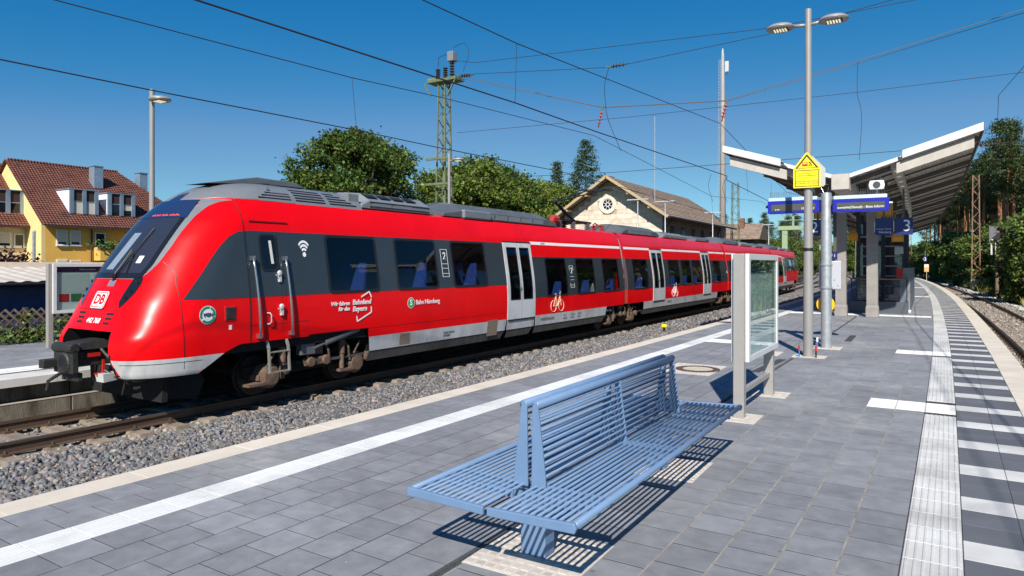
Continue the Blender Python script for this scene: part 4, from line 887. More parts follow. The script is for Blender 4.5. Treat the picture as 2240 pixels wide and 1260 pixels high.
i2 = MB(); i2.tube([(.6,11.7,4.10),(.6,12.1,4.10)], .11, 10); i2.build('red_drum', m_ins, pbase); i2 = MB(); i2.tube([(.55,15.1,4.02),(.5,15.35,4.1),(.7,15.7,3.9)], .03, 8); i2.build('red_cable', m_ins, pbase)
arm = MB(); arm.tube([(0,14.6,4.15),(0,13.0,4.80)], [.06,.045], 8); [arm.tube([(s*.12,13.05,4.80),(s*.42,16.6,5.52)], [.028,.02], 8) for s in (-1, 1)]; arm.tube([(-.16,13.02,4.80),(.16,13.02,4.80)], .035, 8); arm.tube([(0,14.3,4.12),(0,13.15,4.70)], .015, 6); arm.build('pantograph_arm', m_panto, pbase)
hd2 = MB(); [hd2.tube([(-.95,u,5.42),(-.72,u,5.54),(.72,u,5.54),(.95,u,5.42)], .025, 6) for u in (16.45, 16.9)]; hd2.tube([(-.42,16.4,5.51),(-.42,16.95,5.51)], .02, 6); hd2.tube([(.42,16.4,5.51),(.42,16.95,5.51)], .02, 6); hd2.build('pantograph_head', m_panto, pbase)
# middle cars, rear car
def plain_roof(body, L):
    roof_unit(body, .6, 5.0, .44); roof_unit(body, 5.6, 9.4, .34, mat=m_roofl, endcut=.3); roof_unit(body, 11.0, 13.6, .3, endcut=.3)
def joint(body, u):
    b = MB(); ws = [x for x in WL if .95 <= x]; P = []
    for j, du in enumerate((-.28,-.14,0,.14,.28)):
        k = -.16 if j % 2 else -.10; P += [(hw(w_)+k, u+du, w_) for w_ in ws]
    n = len(ws); b.add(P, [(j*n+i, j*n+i+1, (j+1)*n+i+1, (j+1)*n+i) for j in range(4) for i in range(n-1)])
    b.box(-1.1,1.1,u-.26,u+.26,.9,3.6); b.build('bellows', m_anth, body, fix=False)
    f_ = MB(); P = []
    for w_ in lin(2.0, 3.68, 14): wd = .02+.17*math.sin(PI*min(1, max(0, (w_-2.0)/1.9)))**.8; P += [carpt(1, u-.12, w_, .012), carpt(1, u-.12+wd, w_, -.03)]
    f_.add(P, [(2*i, 2*i+1, 2*i+3, 2*i+2) for i in range(14)]); f_.build('gangway_fairing', M('bleached gangway cover', (.72,.68,.60), .7, var=.2, vs=5, stretch=(1,8,1)), body, fix=False)
    q_ = MB(); side_patch(u-.02, u+.26, .97, 1.5, -.02, q_, nw=3); q_.build('gangway_skirt', M('faded red', (.75,.06,.03), .5), body, fix=False)
    g_ = MB(); side_patch(u-.02, u+.26, 1.5, 2.75, -.022, g_, nw=6); g_.build('gangway_panel', M('dusty anthracite', (.10,.11,.115), .6), body, fix=False)
    q2 = MB(); side_patch(u-.02, u+.26, 2.75, 3.69, -.024, q2, nw=6); q2.build('gangway_panel', m_redroof, body, fix=False)
joint(C1, 16.12); bogie(C1, 16.12)
LC = 16.1
cars = []
for i, (ya, yb) in enumerate(((25.1+.28, 41.1), (41.2+.28, 57.2))):
    B = make_car(ya, yb, 0, LC-.35, [], [(.75,2.35),(5.2,6.7),(7.2,8.55),(9.0,10.4),(12.9,14.4)], [(2.95,4.5),(10.75,12.25)], False, 'second car of the train, two doors' if i == 0 else 'third car of the train behind the display case')
    skirt(B, 1.8, 13.6); plain_roof(B, LC); joint(B, LC-.15); bogie(B, LC-.15); cars.append(B)
    if i == 0: bike(B, 5.9, 1.18, .85, m_whitep); side_text('vehicle_number', '94 80 0843 268', .10, 4.9, .82, m_print, B, align='LEFT', space=.9)
rear = make_car(57.4+.25, 72.0, 0, 14.0, [(9.2,10.8),(11.2,12.8)], [(.75,2.35),(2.8,4.3)], [(5.2,6.7)], False, 'rear car with dark cab windows at the far end')
skirt(rear, 1.8, 12.0); plain_roof(rear, 14)
rc = MB(); ring_w = [x for x in WL if x >= .8]; secs = [(14.0, 1.0, 0), (15.4, .98, .0), (16.6, .90, -.05), (17.4, .74, -.25), (17.9, .5, -.7)]
P = []
for u, k, dz in secs: P += [(hw(w_)*k, u+(-.9*(w_-1.6) if (w_ > 1.6 and u > 16) else 0), w_) for w_ in ring_w]+[(-hw(w_)*k, u+(-.9*(w_-1.6) if (w_ > 1.6 and u > 16) else 0), w_) for w_ in ring_w[::-1]]
n = 2*len(ring_w); rc.add(P, [(j*n+i, j*n+(i+1) % n, (j+1)*n+(i+1) % n, (j+1)*n+i) for j in range(len(secs)-1) for i in range(n)]+[tuple(range((len(secs)-1)*n, len(secs)*n))]); rcab = rc.build('cab_shell', m_red, rear, smooth=True)
bd = MB(); bd.grid(lambda u, w_: Vector((hw(w_)*interp([(14.0,1.0),(15.4,.98),(16.6,.90)], u)+.012, u, w_)), lin(14.0, 16.3, 5), lin(1.92, 3.05, 5)); bd.build('cab_window_band', m_anth, rcab, fix=False)
bogie(rear, 13.6)
# ------------------------------------------------------------ furniture on our platform
m_blue = M('pigeon blue powder coat', (.13,.212,.345), .42, var=.06, vs=7)
BX = -2.01
bench = thing('platform_bench', 'pigeon blue double-sided steel bench of round rods in the foreground', 'bench', (BX, 3.06, 0), R(-.9))
for s in (-1, 1):
    for k in range(12):
        x = s*(.045+k*.0425); r = .0095 if k < 11 else .021
        if k == 11: x = s*.525
        z = .437+.012*(k/11.)
        rd = MB(); rd.tube([(x,.02,z),(x,3.36,z)], r, 8); rd.build('seat_rod', m_blue, bench, smooth=True)
    for y in (0.0, 3.36):
        eb = MB(); eb.hexa([(s*.012,y-.012,.405),(s*.535,y-.012,.415),(s*.545,y-.012,.44),(s*.535,y-.012,.468),(s*.012,y-.012,.452)], [(s*.012,y+.012,.405),(s*.535,y+.012,.415),(s*.545,y+.012,.44),(s*.535,y+.012,.468),(s*.012,y+.012,.452)])
        eb.build('seat_end', m_blue, bench, bev=.006)
    for y in (.33, .50, 1.66, 1.72, 2.76, 3.02):
        cb = MB(); cb.box(s*.03 if s > 0 else -.52, .52 if s > 0 else -.03, y-.006, y+.006, .40, .443); cb.build('seat_rib', m_blue, bench)
    # backrest of this side: three tapered plates and the rods between
    def bx_(t): return s*(.105-.052*t)      # outer edge from seat (t=0) to top (t=1)
    for y in (.47, 1.69, 2.90):
        th = .007; pl_ = [(s*.012,.43),(s*.112,.43),(s*.105,.52),(s*.058,.905),(s*.050,.935),(s*.030,.935),(s*.018,.90)]
        bp = MB(); bp.prism(pl_, 'y', y-th, y+th); bp.build('back_plate', m_blue, bench, bev=.003)
    for k in range(11):
        t = k/10.5; z = .50+.40*t; x = s*(.100-.052*t); r = .0085
        rd = MB(); rd.tube([(x,.47,z),(x,2.90,z)], r, 8); rd.build('back_rod', m_blue, bench, smooth=True)
    tr = MB(); tr.tube([(s*.042,.465,.915),(s*.042,2.905,.915)], .026, 12); tr.build('top_rail', m_blue, bench, smooth=True)
for y in (.56, 2.62):
    lg = MB(); lg.box(-.085,.085,y-.06,y+.06,0,.375); lg.build('leg', m_blue, bench, bev=.008)
    ar = MB(); ar.prism([(-.46,.40),(.46,.40),(.46,.375),(.12,.33),(-.12,.33),(-.46,.375)], 'y', y-.04, y+.04); ar.build('cross_arm', m_blue, bench, bev=.005)

# display case beside the bench
m_alu = M('warm grey aluminium', (.36,.335,.31), .45, .25, var=.05); m_aluw = M('white grey frame', (.66,.66,.65), .4, .1, var=.04)
m_case = M('case back panel', (.80,.82,.80), .7, var=.08, vs=3); m_dkblue = M('dark blue panel', (.010,.016,.085), .35)
m_cglass = glassmat('display case glass', (.84,.90,.88), .99, .0, (.3,.35,.33))
def showcase(root, yl, yr, z0, z1, depth, ht, header, posters, text_mat, ty=None):
    """posts along local y, glass towards +x"""
    for y in (yl+.06, yr-.06):
        p = MB(); p.box(-.06,.06,y-.058,y+.058,0,ht); p.build('post', m_alu, root, bev=.008)
    rl = MB(); rl.box(-.025,.025,yl+.11,yr-.11,.25,.31); rl.build('lower_rail', m_alu, root, bev=.004)
    for nm, b in (('frame_top',(-depth,depth,yl+.09,yr+.04,z1-.07,z1)),('frame_bottom',(-depth,depth,yl+.09,yr+.04,z0,z0+.07)),('frame_side',(-depth,depth,yl+.09,yl+.17,z0+.07,z1-.07)),('frame_side',(-depth,depth,yr-.04,yr+.04,z0+.07,z1-.07))):
        f = MB(); f.box(*b); f.build(nm, m_aluw, root, bev=.004)
    bk = MB(); bk.box(-depth+.012,depth-.055,yl+.17,yr-.04,z0+.07,z1-.07); bk.build('back_panel', m_case, root)
    hd_ = MB(); hd_.box(depth-.054,depth-.048,yl+.175,yr-.045,z1-.07-header,z1-.072); hd_.build('header_strip', m_dkblue, root)
    text('header_text', 'Information', header*.62, text_mat, root, (depth-.046, ty or (yl+yr)/2+.15, z1-.07-header*.5), SIDE)
    for y0, y1, a, b, m in posters:
        q = MB(); q.box(depth-.054,depth-.050,y0,y1,a,b); q.build('poster', m, root)
    gs_ = MB(); gs_.box(depth-.016,depth-.010,yl+.17,yr-.04,z0+.07,z1-.07); gs_.build('glass_pane', m_cglass, root)
    bb = MB(); bb.box(-depth-.012,-depth-.001,yl+.13,yr,z0+.05,z1-.05); bb.build('rear_cover', M('rear cover blue', (.03,.04,.12), .4), root)
dc = thing('display_case', 'grey double-post display case with empty glass panel standing right of the bench', 'display case', (-1.80, 7.96, 0), R(-.9))
showcase(dc, 0, 1.72, .63, 1.87, .10, 1.87, .155, [], m_lgrey)

# lamp post with two heads and yellow sign
m_lampp = M('grey lamp post paint', (.30,.285,.27), .45, .2, var=.05, vs=3); m_led = M('led lens', (.9,.85,.6), .4, emit=.5)
def lamp(root, h, heads, r0=.088, r1=.060, armz=.3):
    p = MB(); p.lathe([(r0,0),(r0,h*.25),(r0*.99,h*.252),(r1,h*.72),(r1,h)], n=20); po = p.build('post', m_lampp, root, smooth=True); autosmooth(po)
    ring_ = MB(); ring_.lathe([(r0*1.01,0),(r0*1.06,.005),(r0*1.06,.05),(r0*1.01,.06)], (0,0,2.0), 20); ring_.build('band', m_black, root)
    for dx in heads:
        s = 1 if dx > 0 else -1
        a = MB(); a.tube([(0,0,h-armz),(dx-s*.20,0,h-armz+.03)], .032, 10); a.build('arm', m_lampp, root, smooth=True)
        hb = MB(); n = 28; prof = [(.0,.075),(.10,.072),(.18,.055),(.225,.015),(.23,-.005),(.215,-.03),(.0,-.032)]
        vs = [(dx+r*1.12*math.cos(2*PI*k/n), r*1.0*math.sin(2*PI*k/n), h-armz+.03+z) for r, z in prof for k in range(n)]
        hb.add(vs, [(i*n+k, i*n+(k+1) % n, (i+1)*n+(k+1) % n, (i+1)*n+k) for i in range(len(prof)-1) for k in range(n)])
        ho_ = hb.build('lamp_head', m_lampp, root, smooth=True); autosmooth(ho_)
        lp_ = MB(); lp_.box(dx-.13,dx+.15,-.10,.10,h-armz-.008,h-armz-.0035); lp_.build('led_plate', m_black, ho_)
        for i in range(4):
            for j in range(5): le = MB(); le.lathe([(.017,0),(.015,-.012),(.001,-.016)], (dx-.10+j*.05, -.075+i*.05, h-armz-.008), 8); le.build('led', m_led, ho_)
lamp1 = thing('lamp_post', 'tall grey twin-head lamp post carrying the yellow warning sign', 'lamp post', (-1.87, 13.98, 0), 0, 'platform lamp posts')
lamp(lamp1, 6.58, (-.50, .44))
m_yel = M('warning yellow', (.88,.68,.005), .45); m_yelr = M('sign red', (.55,.01,.02), .5); m_org = M('amber sign face', (.80,.36,.01), .5)
def warn_sign(root, s, lines, mat=m_yel, front=-.0, full=True):
    """house-shaped plate facing -y, width s, origin at its bottom centre"""
    h = s*1.42; a = s/2
    pent = [(-a,0),(a,0),(a,h*.54),(a*.92,h*.60),(.04*s,h*.99),(-.04*s,h*.99),(-a*.92,h*.60),(-a,h*.54)]
    p = MB(); p.prism(pent, 'y', -.004, .004); p.build('sign_plate', mat, root)
    t = MB()
    def tri(k, y): return [(-a*.86*k, y, h*.55+s*.03*(1-k)*3), (a*.86*k, y, h*.55+s*.03*(1-k)*3), (0, y, h*.55+(h*.40)*k+s*.03*(1-k)*2)]
    o = tri(1, -.006); i = tri(.80, -.006); t.add(o+i, [(0,1,4,3),(1,2,5,4),(2,0,3,5)]); t.build('triangle_border', m_blk, root, fix=False)
    b = MB(); x0, x1, z0, z1 = -a*.88, a*.88, h*.035, h*.50
    for q in ((x0,x1,z0,z0+.012*s/.46),(x0,x1,z1-.012*s/.46,z1),(x0,x0+.012*s/.46,z0,z1),(x1-.012*s/.46,x1,z0,z1)): b.box(q[0],q[1],-.0065,-.005,q[2],q[3])
    b.build('text_border', m_blk, root)
    for k, (tx, zz) in enumerate(lines): text('sign_text', tx, s*.075, m_blk, root, (0, -.0065, h*zz), FRONT, ext=.0005)
    r = MB(); r.box(-s*.17,s*.03,-.0066,-.0052,h*.61,h*.72); rr = r.build('train_symbol', m_yelr, root)
    if full:
        w_ = MB(); w_.box(-s*.14,.0,-.0075,-.0067,h*.67,h*.705); w_.build('train_symbol_window', mat, rr)
    f = MB(); f.tube([(s*.08,-.006,h*.735),(s*.13,-.006,h*.68),(s*.10,-.006,h*.645)], s*.014, 5); f.tube([(s*.13,-.006,h*.68),(s*.19,-.006,h*.64)], s*.013, 5); f.tube([(s*.06,-.006,h*.70),(s*.12,-.006,h*.695),(s*.17,-.006,h*.71)], s*.010, 5); f.tube([(s*.03,-.006,h*.60),(s*.07,-.006,h*.62),(s*.2,-.006,h*.625)], s*.010, 5); f.build('figure_symbol', m_blk, root)
LN = (('Vorsicht,', .40), ('schnelle Vorbeifahrten!', .345), ('Gekennzeichneten Bereich', .185), ('erst betreten wenn Zug hält', .13))
ws1 = thing('warning_sign', 'yellow triangular warning sign with red train symbol fixed on the lamp post', 'sign', (-1.88, 13.87, 3.19), R(3), 'yellow train warning signs'); warn_sign(ws1, .47, LN)
b_ = MB(); b_.prism([(-.22,.02),(.22,.02),(.25,.05),(.25,.36),(.0,.64),(-.25,.36)], 'y', -.003, .003); ob = b_.build('sign_plate', M('sign back grey', (.55,.55,.56), .5, .2), None); ws2 = thing('sign_board', 'pale grey back plate of a second sign on the lamp post', 'sign', (-1.83, 14.09, 3.20), R(-8)); ob.parent = ws2
# marker stakes at the pole feet
for x, y, lb in ((-2.01,13.84,'taped red and blue marker stake left of the lamp post foot'),(-1.72,13.86,'taped red and black marker stake right of the lamp post foot'),(-1.90,15.50,'blue and white marker stake left of the galvanised pole')):
    t = thing('marker_stake', lb, 'stake', (x, y, 0), group='marker stakes')
    a = MB(); a.lathe([(.014,0),(.014,.13)], n=8); a.build('lower_sleeve', M('tape blue', (.02,.18,.5), .5) if 'blue' in lb else m_black, t)
    a = MB(); a.lathe([(.019,.13),(.019,.22)], n=8); a.build('upper_sleeve', M('tape red', (.5,.02,.02), .5) if 'red' in lb else m_whitep, t)
    a = MB(); a.lathe([(.008,.22),(.008,.27),(.012,.27),(.012,.285)], n=8); a.build('rod_tip', m_steel, t)
# galvanised pole with displays
m_galv = M('hot dip galvanised steel', (.40,.42,.43), .5, .55, var=.16, vs=9, det=6); m_dblue = M('ultramarine housing', (.012,.018,.34), .35, var=.04)
m_lcd = M('lcd olive grey', (.085,.082,.055), .3); m_pix = M('lcd white text', (.8,.8,.8), .6, emit=.15)
gp = thing('display_pole', 'thick galvanised steel pole between the two blue train displays', 'pole', (-1.74, 15.62, 0), 0)
p = MB(); p.lathe([(.105,0),(.105,3.2),(.098,3.24)], n=28); po = p.build('post', m_galv, gp, smooth=True); autosmooth(po)
for z in (1.24, 1.72): c_ = MB(); c_.lathe([(.107,0),(.122,.002),(.122,.035),(.107,.037)], (0,0,z), 28); c_.build('clamp', m_galv, gp)
cap = MB(); [cap.tube([(.05*math.cos(k*1.3),.05*math.sin(k*1.3),3.23),(.12*math.cos(k*1.3),.12*math.sin(k*1.3),3.36)], .003, 4) for k in range(5)]; cap.build('bird_spike', m_steel, gp)
cr = MB(); cr.box(-.16,.16,-.03,.03,3.10,3.16); cr.build('cross_arm', m_steel, gp)
cb = thing('junction_cabinet', 'pale grey flat cabinet strapped to the galvanised pole', 'cabinet', (-1.70, 15.77, 1.22))
b = MB(); b.box(-.20,.23,-.03,.06,0,.60); b.build('housing', M('cabinet light grey', (.45,.45,.49), .4), cb, bev=.02)
b = MB(); b.lathe([(.012,-.036),(.012,-.03)], (.10,0,.20), 10, 0, 'y'); b.lathe([(.012,-.036),(.012,-.03)], (.17,0,.08), 10, 0, 'y'); b.build('lock', m_steel, cb)
yb = thing('yellow_disc', 'round yellow plate half hidden behind the galvanised pole', 'disc', (-1.775, 15.80, .76))
b = MB(); b.lathe([(.175,-.02),(.18,-.005),(.18,.01),(.17,.02)], (0,0,.14), 28, 0, 'y'); b.build('plate', M('signal yellow', (.85,.50,.005), .4), yb); b = MB(); b.lathe([(.06,.0),(.06,.14)], (0,0,.14), 12, 0, 'y'); b.build('stub', m_galv, yb)
def display(x0, x1, z0, z1, y, label, side):
    t = thing('train_display', label, 'display', ((x0+x1)/2, y, z0), 0, 'blue platform displays'); w_ = (x1-x0)/2; h = z1-z0
    b = MB(); b.box(-w_,w_,-.13,.13,0,h); b.build('housing', m_dblue, t, bev=.006)
    s = MB(); s.box(-w_+.075,w_-.075,-.1345,-.131,.05,h-.075); s.build('screen', m_lcd, t)
    hd_ = MB(); hd_.prism([(-.135,h+.003),(.135,h+.003),(.10,h+.075),(-.10,h+.075)], 'x', -w_+.02, w_-.04); hd_.build('hood', M('display hood', (.40,.50,.56), .4, .3), t)
    for k in range(int(w_*2/.042)):
        xx = -w_+.05+k*.042
        if xx > w_-.05: break
        sp = MB(); sp.tube([(xx,-.06,h+.07),(xx+random.uniform(-.01,.01),-.085,h+.20)], .0042, 4); sp.build('bird_spike', m_steel, t)
    sc = MB(); sc.lathe([(.03,w_ if side > 0 else -w_),(.03,(w_+.06)*side)], (0,0,h*.6), 10, 0, 'x'); sc.build('end_sensor', m_black if side < 0 else m_steel, t); return t
d1 = display(-2.88, -1.86, 2.84, 3.10, 15.60, 'blue train display left of the galvanised pole, partly behind the lamp post', -1)
d2 = display(-1.60, -.58, 2.82, 3.08, 15.56, 'blue train display right of the galvanised pole under the loudspeaker', 1)
for k in range(3): tr = MB(); tr.add([(-.36+k*.032,-.136,.082),(-.335+k*.032,-.136,.082),(-.3475+k*.032,-.136,.06)], [(0,1,2)]); tr.build('display_symbol', m_pix, d1)
text('display_text', '10.', .075, m_pix, d1, (.16, -.1355, .085), FRONT, align='LEFT', ext=.0005); text('display_text', 'Uhr', .075, m_pix, d1, (.42, -.1355, .085), FRONT, align='RIGHT', ext=.0005)
text('display_text', 'eumarkt(Oberpf) - Bitte Inform', .066, m_pix, d2, (0, -.1355, .088), FRONT, ext=.0005)
ls = thing('loudspeaker', 'small white horn loudspeaker on top of the right blue display', 'loudspeaker', (-.80, 15.56, 3.14))
b = MB(); b.hexa([(-.13,-.14,.10),(.13,-.14,.10),(.15,-.14,.19),(.13,-.14,.29),(-.13,-.14,.29),(-.15,-.14,.19)], [(-.05,.12,.14),(.05,.12,.14),(.06,.12,.19),(.05,.12,.24),(-.05,.12,.24),(-.06,.12,.19)]); b.build('horn', M('speaker white', (.66,.66,.66), .4), ls, bev=.02)
b = MB(); b.lathe([(.068,-.147),(.068,-.142)], (0,0,.195), 18, 0, 'y'); b.build('grille', M('speaker grille', (.05,.055,.06), .6), ls); b = MB(); b.lathe([(.02,-.0),(.02,.12)], (0,.0,0), 10); b.build('foot', m_lgrey, ls)
b = MB(); [b.tube([(dx,.0,.27),(dx*1.3,0,.40)], .004, 4) for dx in (-.05,0,.05)]; b.build('bird_spike', m_steel, ls)

# ------------------------------------------------------------ butterfly canopy
m_sheet = M('trapezoid sheet underside', (.58,.53,.49), .6, .0, var=.12, vs=2); m_beam = M('brown grey steel', (.10,.085,.075), .6, .1, var=.15); m_fascia = M('white metal fascia', (.66,.66,.67), .4, .1, var=.05)
m_concl = M('beige concrete beam', (.46,.42,.37), .8, var=.10, vs=4); m_col = M('fair faced concrete column', (.27,.245,.225), .8, var=.14, vs=3, bump=.1, bs=40)
Y0, Y1 = 22.3, 82.0; VO, RO, LO = -2.38, 1.11, -5.74; ZV, ZT = 4.30, 5.40
def rz_(o): return ZV+(ZT-ZV)*(abs(o-VO)/(RO-VO if o > VO else VO-LO))
can = thing('platform_canopy', 'butterfly-shaped steel platform canopy with white fascia above the stair', 'canopy', (0, 0, 0))
ysc = lin(Y0, Y1, 40)
def sheet(o0, o1, name, pitch, amp, mat, y0=Y0, dz=0, n=None):
    k = int(abs(o1-o0)/pitch)*4; os_ = [o0+(o1-o0)*i/k for i in range(k+1)]; pat = [0, 1, 1, 0]
    mb = MB(); mb.grid(lambda o, y: on(o, y, rz_(o)+dz+amp*pat[int(round((o-o0)/(o1-o0)*k)) % 4]), os_, [y for y in ysc if y >= y0] if y0 == Y0 else [y0]+[y for y in ysc if y > y0])
    return mb.build(name, mat, can, fix=False)
IN_R, IN_L = VO+1.38, VO-1.38
sheet(IN_R+.13, RO, 'roof_sheet', .085, .03, m_sheet); sheet(IN_L-.13, LO, 'roof_sheet', .085, .03, m_sheet)
sheet(VO+.12, IN_R, 'roof_sheet', .30, .05, m_sheet, Y0+.55); sheet(VO-.12, IN_L, 'roof_sheet', .30, .05, m_sheet, Y0+.55)
for oo, ya in (([LO, IN_L-.25], Y0), ([IN_L-.25, VO-.12], Y0+.5), ([VO+.12, IN_R+.25], Y0+.5), ([IN_R+.25, RO], Y0)):
    tp = MB(); tp.grid(lambda o, y: on(o, y, rz_(o)+.10), oo, [ya]+[y for y in ysc if y > ya+.01]); tp.build('roof_deck', m_fascia, can, fix=False)
def slab(o0, o1, y, dy, z0, z1, name, mat, bev=.006):
    mb = MB(); a = [on(o0, y, rz_(o0)+z0), on(o1, y, rz_(o1)+z0), on(o1, y, rz_(o1)+z1), on(o0, y, rz_(o0)+z1)]; b = [on(o0, y+dy, rz_(o0)+z0), on(o1, y+dy, rz_(o1)+z0), on(o1, y+dy, rz_(o1)+z1), on(o0, y+dy, rz_(o0)+z1)]
    mb.hexa(a, b); return mb.build(name, mat, can, bev=bev)
slab(IN_R+.25, RO+.04, Y0-.06, .06, -.06, .16, 'fascia', m_fascia); slab(IN_L-.25, LO-.04, Y0-.06, .06, -.06, .16, 'fascia', m_fascia)
slab(VO+.15, IN_R+.25, Y0+.48, .05, -.02, .10, 'fascia', m_fascia); slab(VO-.15, IN_L-.25, Y0+.48, .05, -.02, .10, 'fascia', m_fascia)
slab(IN_R+.1, RO-.16, Y0+.10, .12, -.42, -.12, 'end_beam', m_concl); slab(IN_L-.1, LO+.16, Y0+.10, .12, -.42, -.12, 'end_beam', m_concl)
for o, nm in ((RO+.02, 'gutter'), (LO-.02, 'gutter')):
    mb = MB(); sg = 1 if o > 0 else -1; P = []
    for y in ysc: P += [on(o+sg*a, y, rz_(RO)+b) for a, b in ((0,-.06),(.04,-.05),(.04,.16),(0,.16))]
    mb.add(P, [(j*4+i, j*4+(i+1) % 4, (j+1)*4+(i+1) % 4, (j+1)*4+i) for j in range(len(ysc)-1) for i in range(4)]+[(0,1,2,3)]); mb.build(nm, m_beam, can)
k = 0; y = Y0+.9
while y < Y1:
    big = k % 3 == 0
    for o0, o1 in ((VO+.1, RO-.03), (VO-.1, LO+.03)): slab(o0, o1, y, .10 if big else .05, -.17 if big else -.08, -.02, 'purlin', m_beam, 0)
    y += 1.7 if y < 50 else 3.4; k += 1
# central gutter beam and light strips
mb = MB(); P = []
for y in lin(Y0+.3, Y1, 30): P += [on(VO+a, y, b) for a, b in ((-.24,ZV-.30),(.24,ZV-.30),(.24,ZV+.16),(-.24,ZV+.16))]
mb.add(P, [(j*4+i, j*4+(i+1) % 4, (j+1)*4+(i+1) % 4, (j+1)*4+i) for j in range(30) for i in range(4)]+[(0,1,2,3)]); mb.build('centre_beam', m_concl, can)
for o in (IN_R+.06, IN_L-.06):
    mb = MB(); P = []
    for y in lin(Y0+.7, Y1, 30): P += [on(o+a, y, rz_(o)+b) for a, b in ((-.13,-.20),(.13,-.16),(.13,-.02),(-.13,-.02))]
    mb.add(P, [(j*4+i, j*4+(i+1) % 4, (j+1)*4+(i+1) % 4, (j+1)*4+i) for j in range(30) for i in range(4)]+[(0,1,2,3)]); st = mb.build('light_strip', m_concl, can)
    y = Y0+1.2
    while y < 60:
        l_ = MB(); l_.hexa([on(o-.06, y, rz_(o)-.204), on(o+.06, y, rz_(o)-.190), on(o+.06, y+.28, rz_(o)-.190), on(o-.06, y+.28, rz_(o)-.204)], [on(o-.06, y, rz_(o)-.17), on(o+.06, y, rz_(o)-.16), on(o+.06, y+.28, rz_(o)-.16), on(o-.06, y+.28, rz_(o)-.17)]); l_.build('luminaire', M('canopy luminaire', (.75,.75,.7), .5, emit=.12), st); y += 1.6
for y in (25.6, 34.0, 42.4, 50.8, 59.2, 67.6, 76):
    for o in (-2.66, -1.72):
        c = on(o, y, 0); mb = MB(); w0, w1 = .19, .165
        mb.hexa([(-w0,-w0,0),(w0,-w0,0),(w0,w0,0),(-w0,w0,0)], [(-w0,-w0,.30),(w0,-w0,.30),(w0,w0,.30),(-w0,w0,.30)]); mb.hexa([(-w0,-w0,.30),(w0,-w0,.30),(w0,w0,.30),(-w0,w0,.30)], [(-w1,-w1,.40),(w1,-w1,.40),(w1,w1,.40),(-w1,w1,.40)]); mb.box(-w1,w1,-w1,w1,.40,4.6)
        mb.build('column', m_col, can, loc=c, rz=hd(y), bev=.01)
    hb = slab(VO-1.1, VO+1.1, y-.1, .2, -.45, -.2, 'column_head', m_beam)
# stair enclosure
m_rail2 = M('brown handrail', (.22,.15,.11), .5, .2); m_dark = M('dark steel frame', (.030,.032,.036), .5, .2); m_lowwall = M('blue grey kerb wall', (.075,.085,.105), .6)
m_pglass = glassmat('balustrade glass', (.80,.85,.90), .97, .02)
stair = thing('stair_enclosure', 'glazed balustrade around the stairway under the canopy', 'stair', on(-1.65, 27.6, 0), hd(28))
b = MB(); b.box(-.90,.90,-.0,.12,0,.42); b.build('low_wall', m_lowwall, stair); b = MB(); b.box(-.90,-.80,.12,12,0,.42); b.build('low_wall', m_lowwall, stair); b = MB(); b.box(.80,.90,.12,12,0,.42); b.build('low_wall', m_lowwall, stair)
b = MB(); b.tube([(-.9,.05,1.22),(.85,.05,1.22)], .028, 8); b.build('handrail', m_rail2, stair, smooth=True)
for x in (-.86, .86): b = MB(); b.tube([(x,.05,1.22),(x,12,1.22)], .028, 8); b.build('handrail', m_rail2, stair, smooth=True)
for x in (-.87, 0, .87): b = MB(); b.box(x-.02,x+.02,.03,.07,.42,1.2); b.build('baluster', m_dark, stair)
for a, c_ in ((-.84,-.03),(.03,.84)): b = MB(); b.box(a,c_,.046,.054,.46,1.16); b.build('glass_panel', m_pglass, stair)
for i in range(12):
    b = MB(); b.box(-.8,.8,1.2+i*.32,1.52+i*.32,-.17*i-.2,-.17*i-.03); b.build('step', m_col, stair) if i < 2 else None
dkf = MB(); dkf.box(-.79,.79,.2,11.8,.004,.010); dkf.build('stair_well_shade', m_black, stair)  # flat black sheet that paints in the shade of the open stairway
lift = thing('lift_shaft', 'dark steel lift shaft frame with glass bays and grey cross bars', 'lift', on(-1.75, 31.5, 0), hd(31))
for x, y in ((-.85,0),(.05,0),(.85,0),(-.85,2.2),(.85,2.2)): b = MB(); b.box(x-.07,x+.07,y-.07,y+.07,0,3.9); b.build('frame_post', m_dark, lift)
for z in (.45,.85,1.25,1.65,2.05,2.45,2.85): b = MB(); b.box(-.80,.80,-.02,.02,z,z+.05); b.build('cross_bar', m_alu, lift)
for a, c_ in ((-.78,-.02),(.12,.78)): b = MB(); b.box(a,c_,.03,.038,.1,3.4); b.build('glass_panel', m_pglass, lift)
b = MB(); b.box(-.8,.8,1.9,2.0,.1,3.6); b.build('rear_wall', M('lift rear dark', (.035,.035,.04), .6), lift); b = MB(); b.box(.25,.7,.6,.66,.6,2.7); b.build('cabin_door', M('lift door red brown', (.16,.06,.05), .5), lift)
pw = thing('end_wall', 'grey panel wall end beside the stair with a red box on it', 'wall', on(-.86, 28.6, 0), hd(29))
b = MB(); b.box(-.16,.16,0,.10,0,1.62); b.build('panel', M('wall panel grey', (.20,.21,.22), .5), pw, bev=.005); b = MB(); b.box(-.16,.16,.10,9.5,0,1.60); b.build('panel', M('wall panel dark', (.10,.11,.13), .5), pw); b = MB(); b.box(-.19,.19,-.03,0,0,.10); b.build('foot', m_fascia, pw)
b = MB(); b.box(-.03,.03,2.8,3.0,0,3.6); b.build('post', m_dark, pw); b = MB(); b.box(-.16,-.10,.1,9.5,1.6,3.0); b.build('glass_screen', m_pglass, pw)
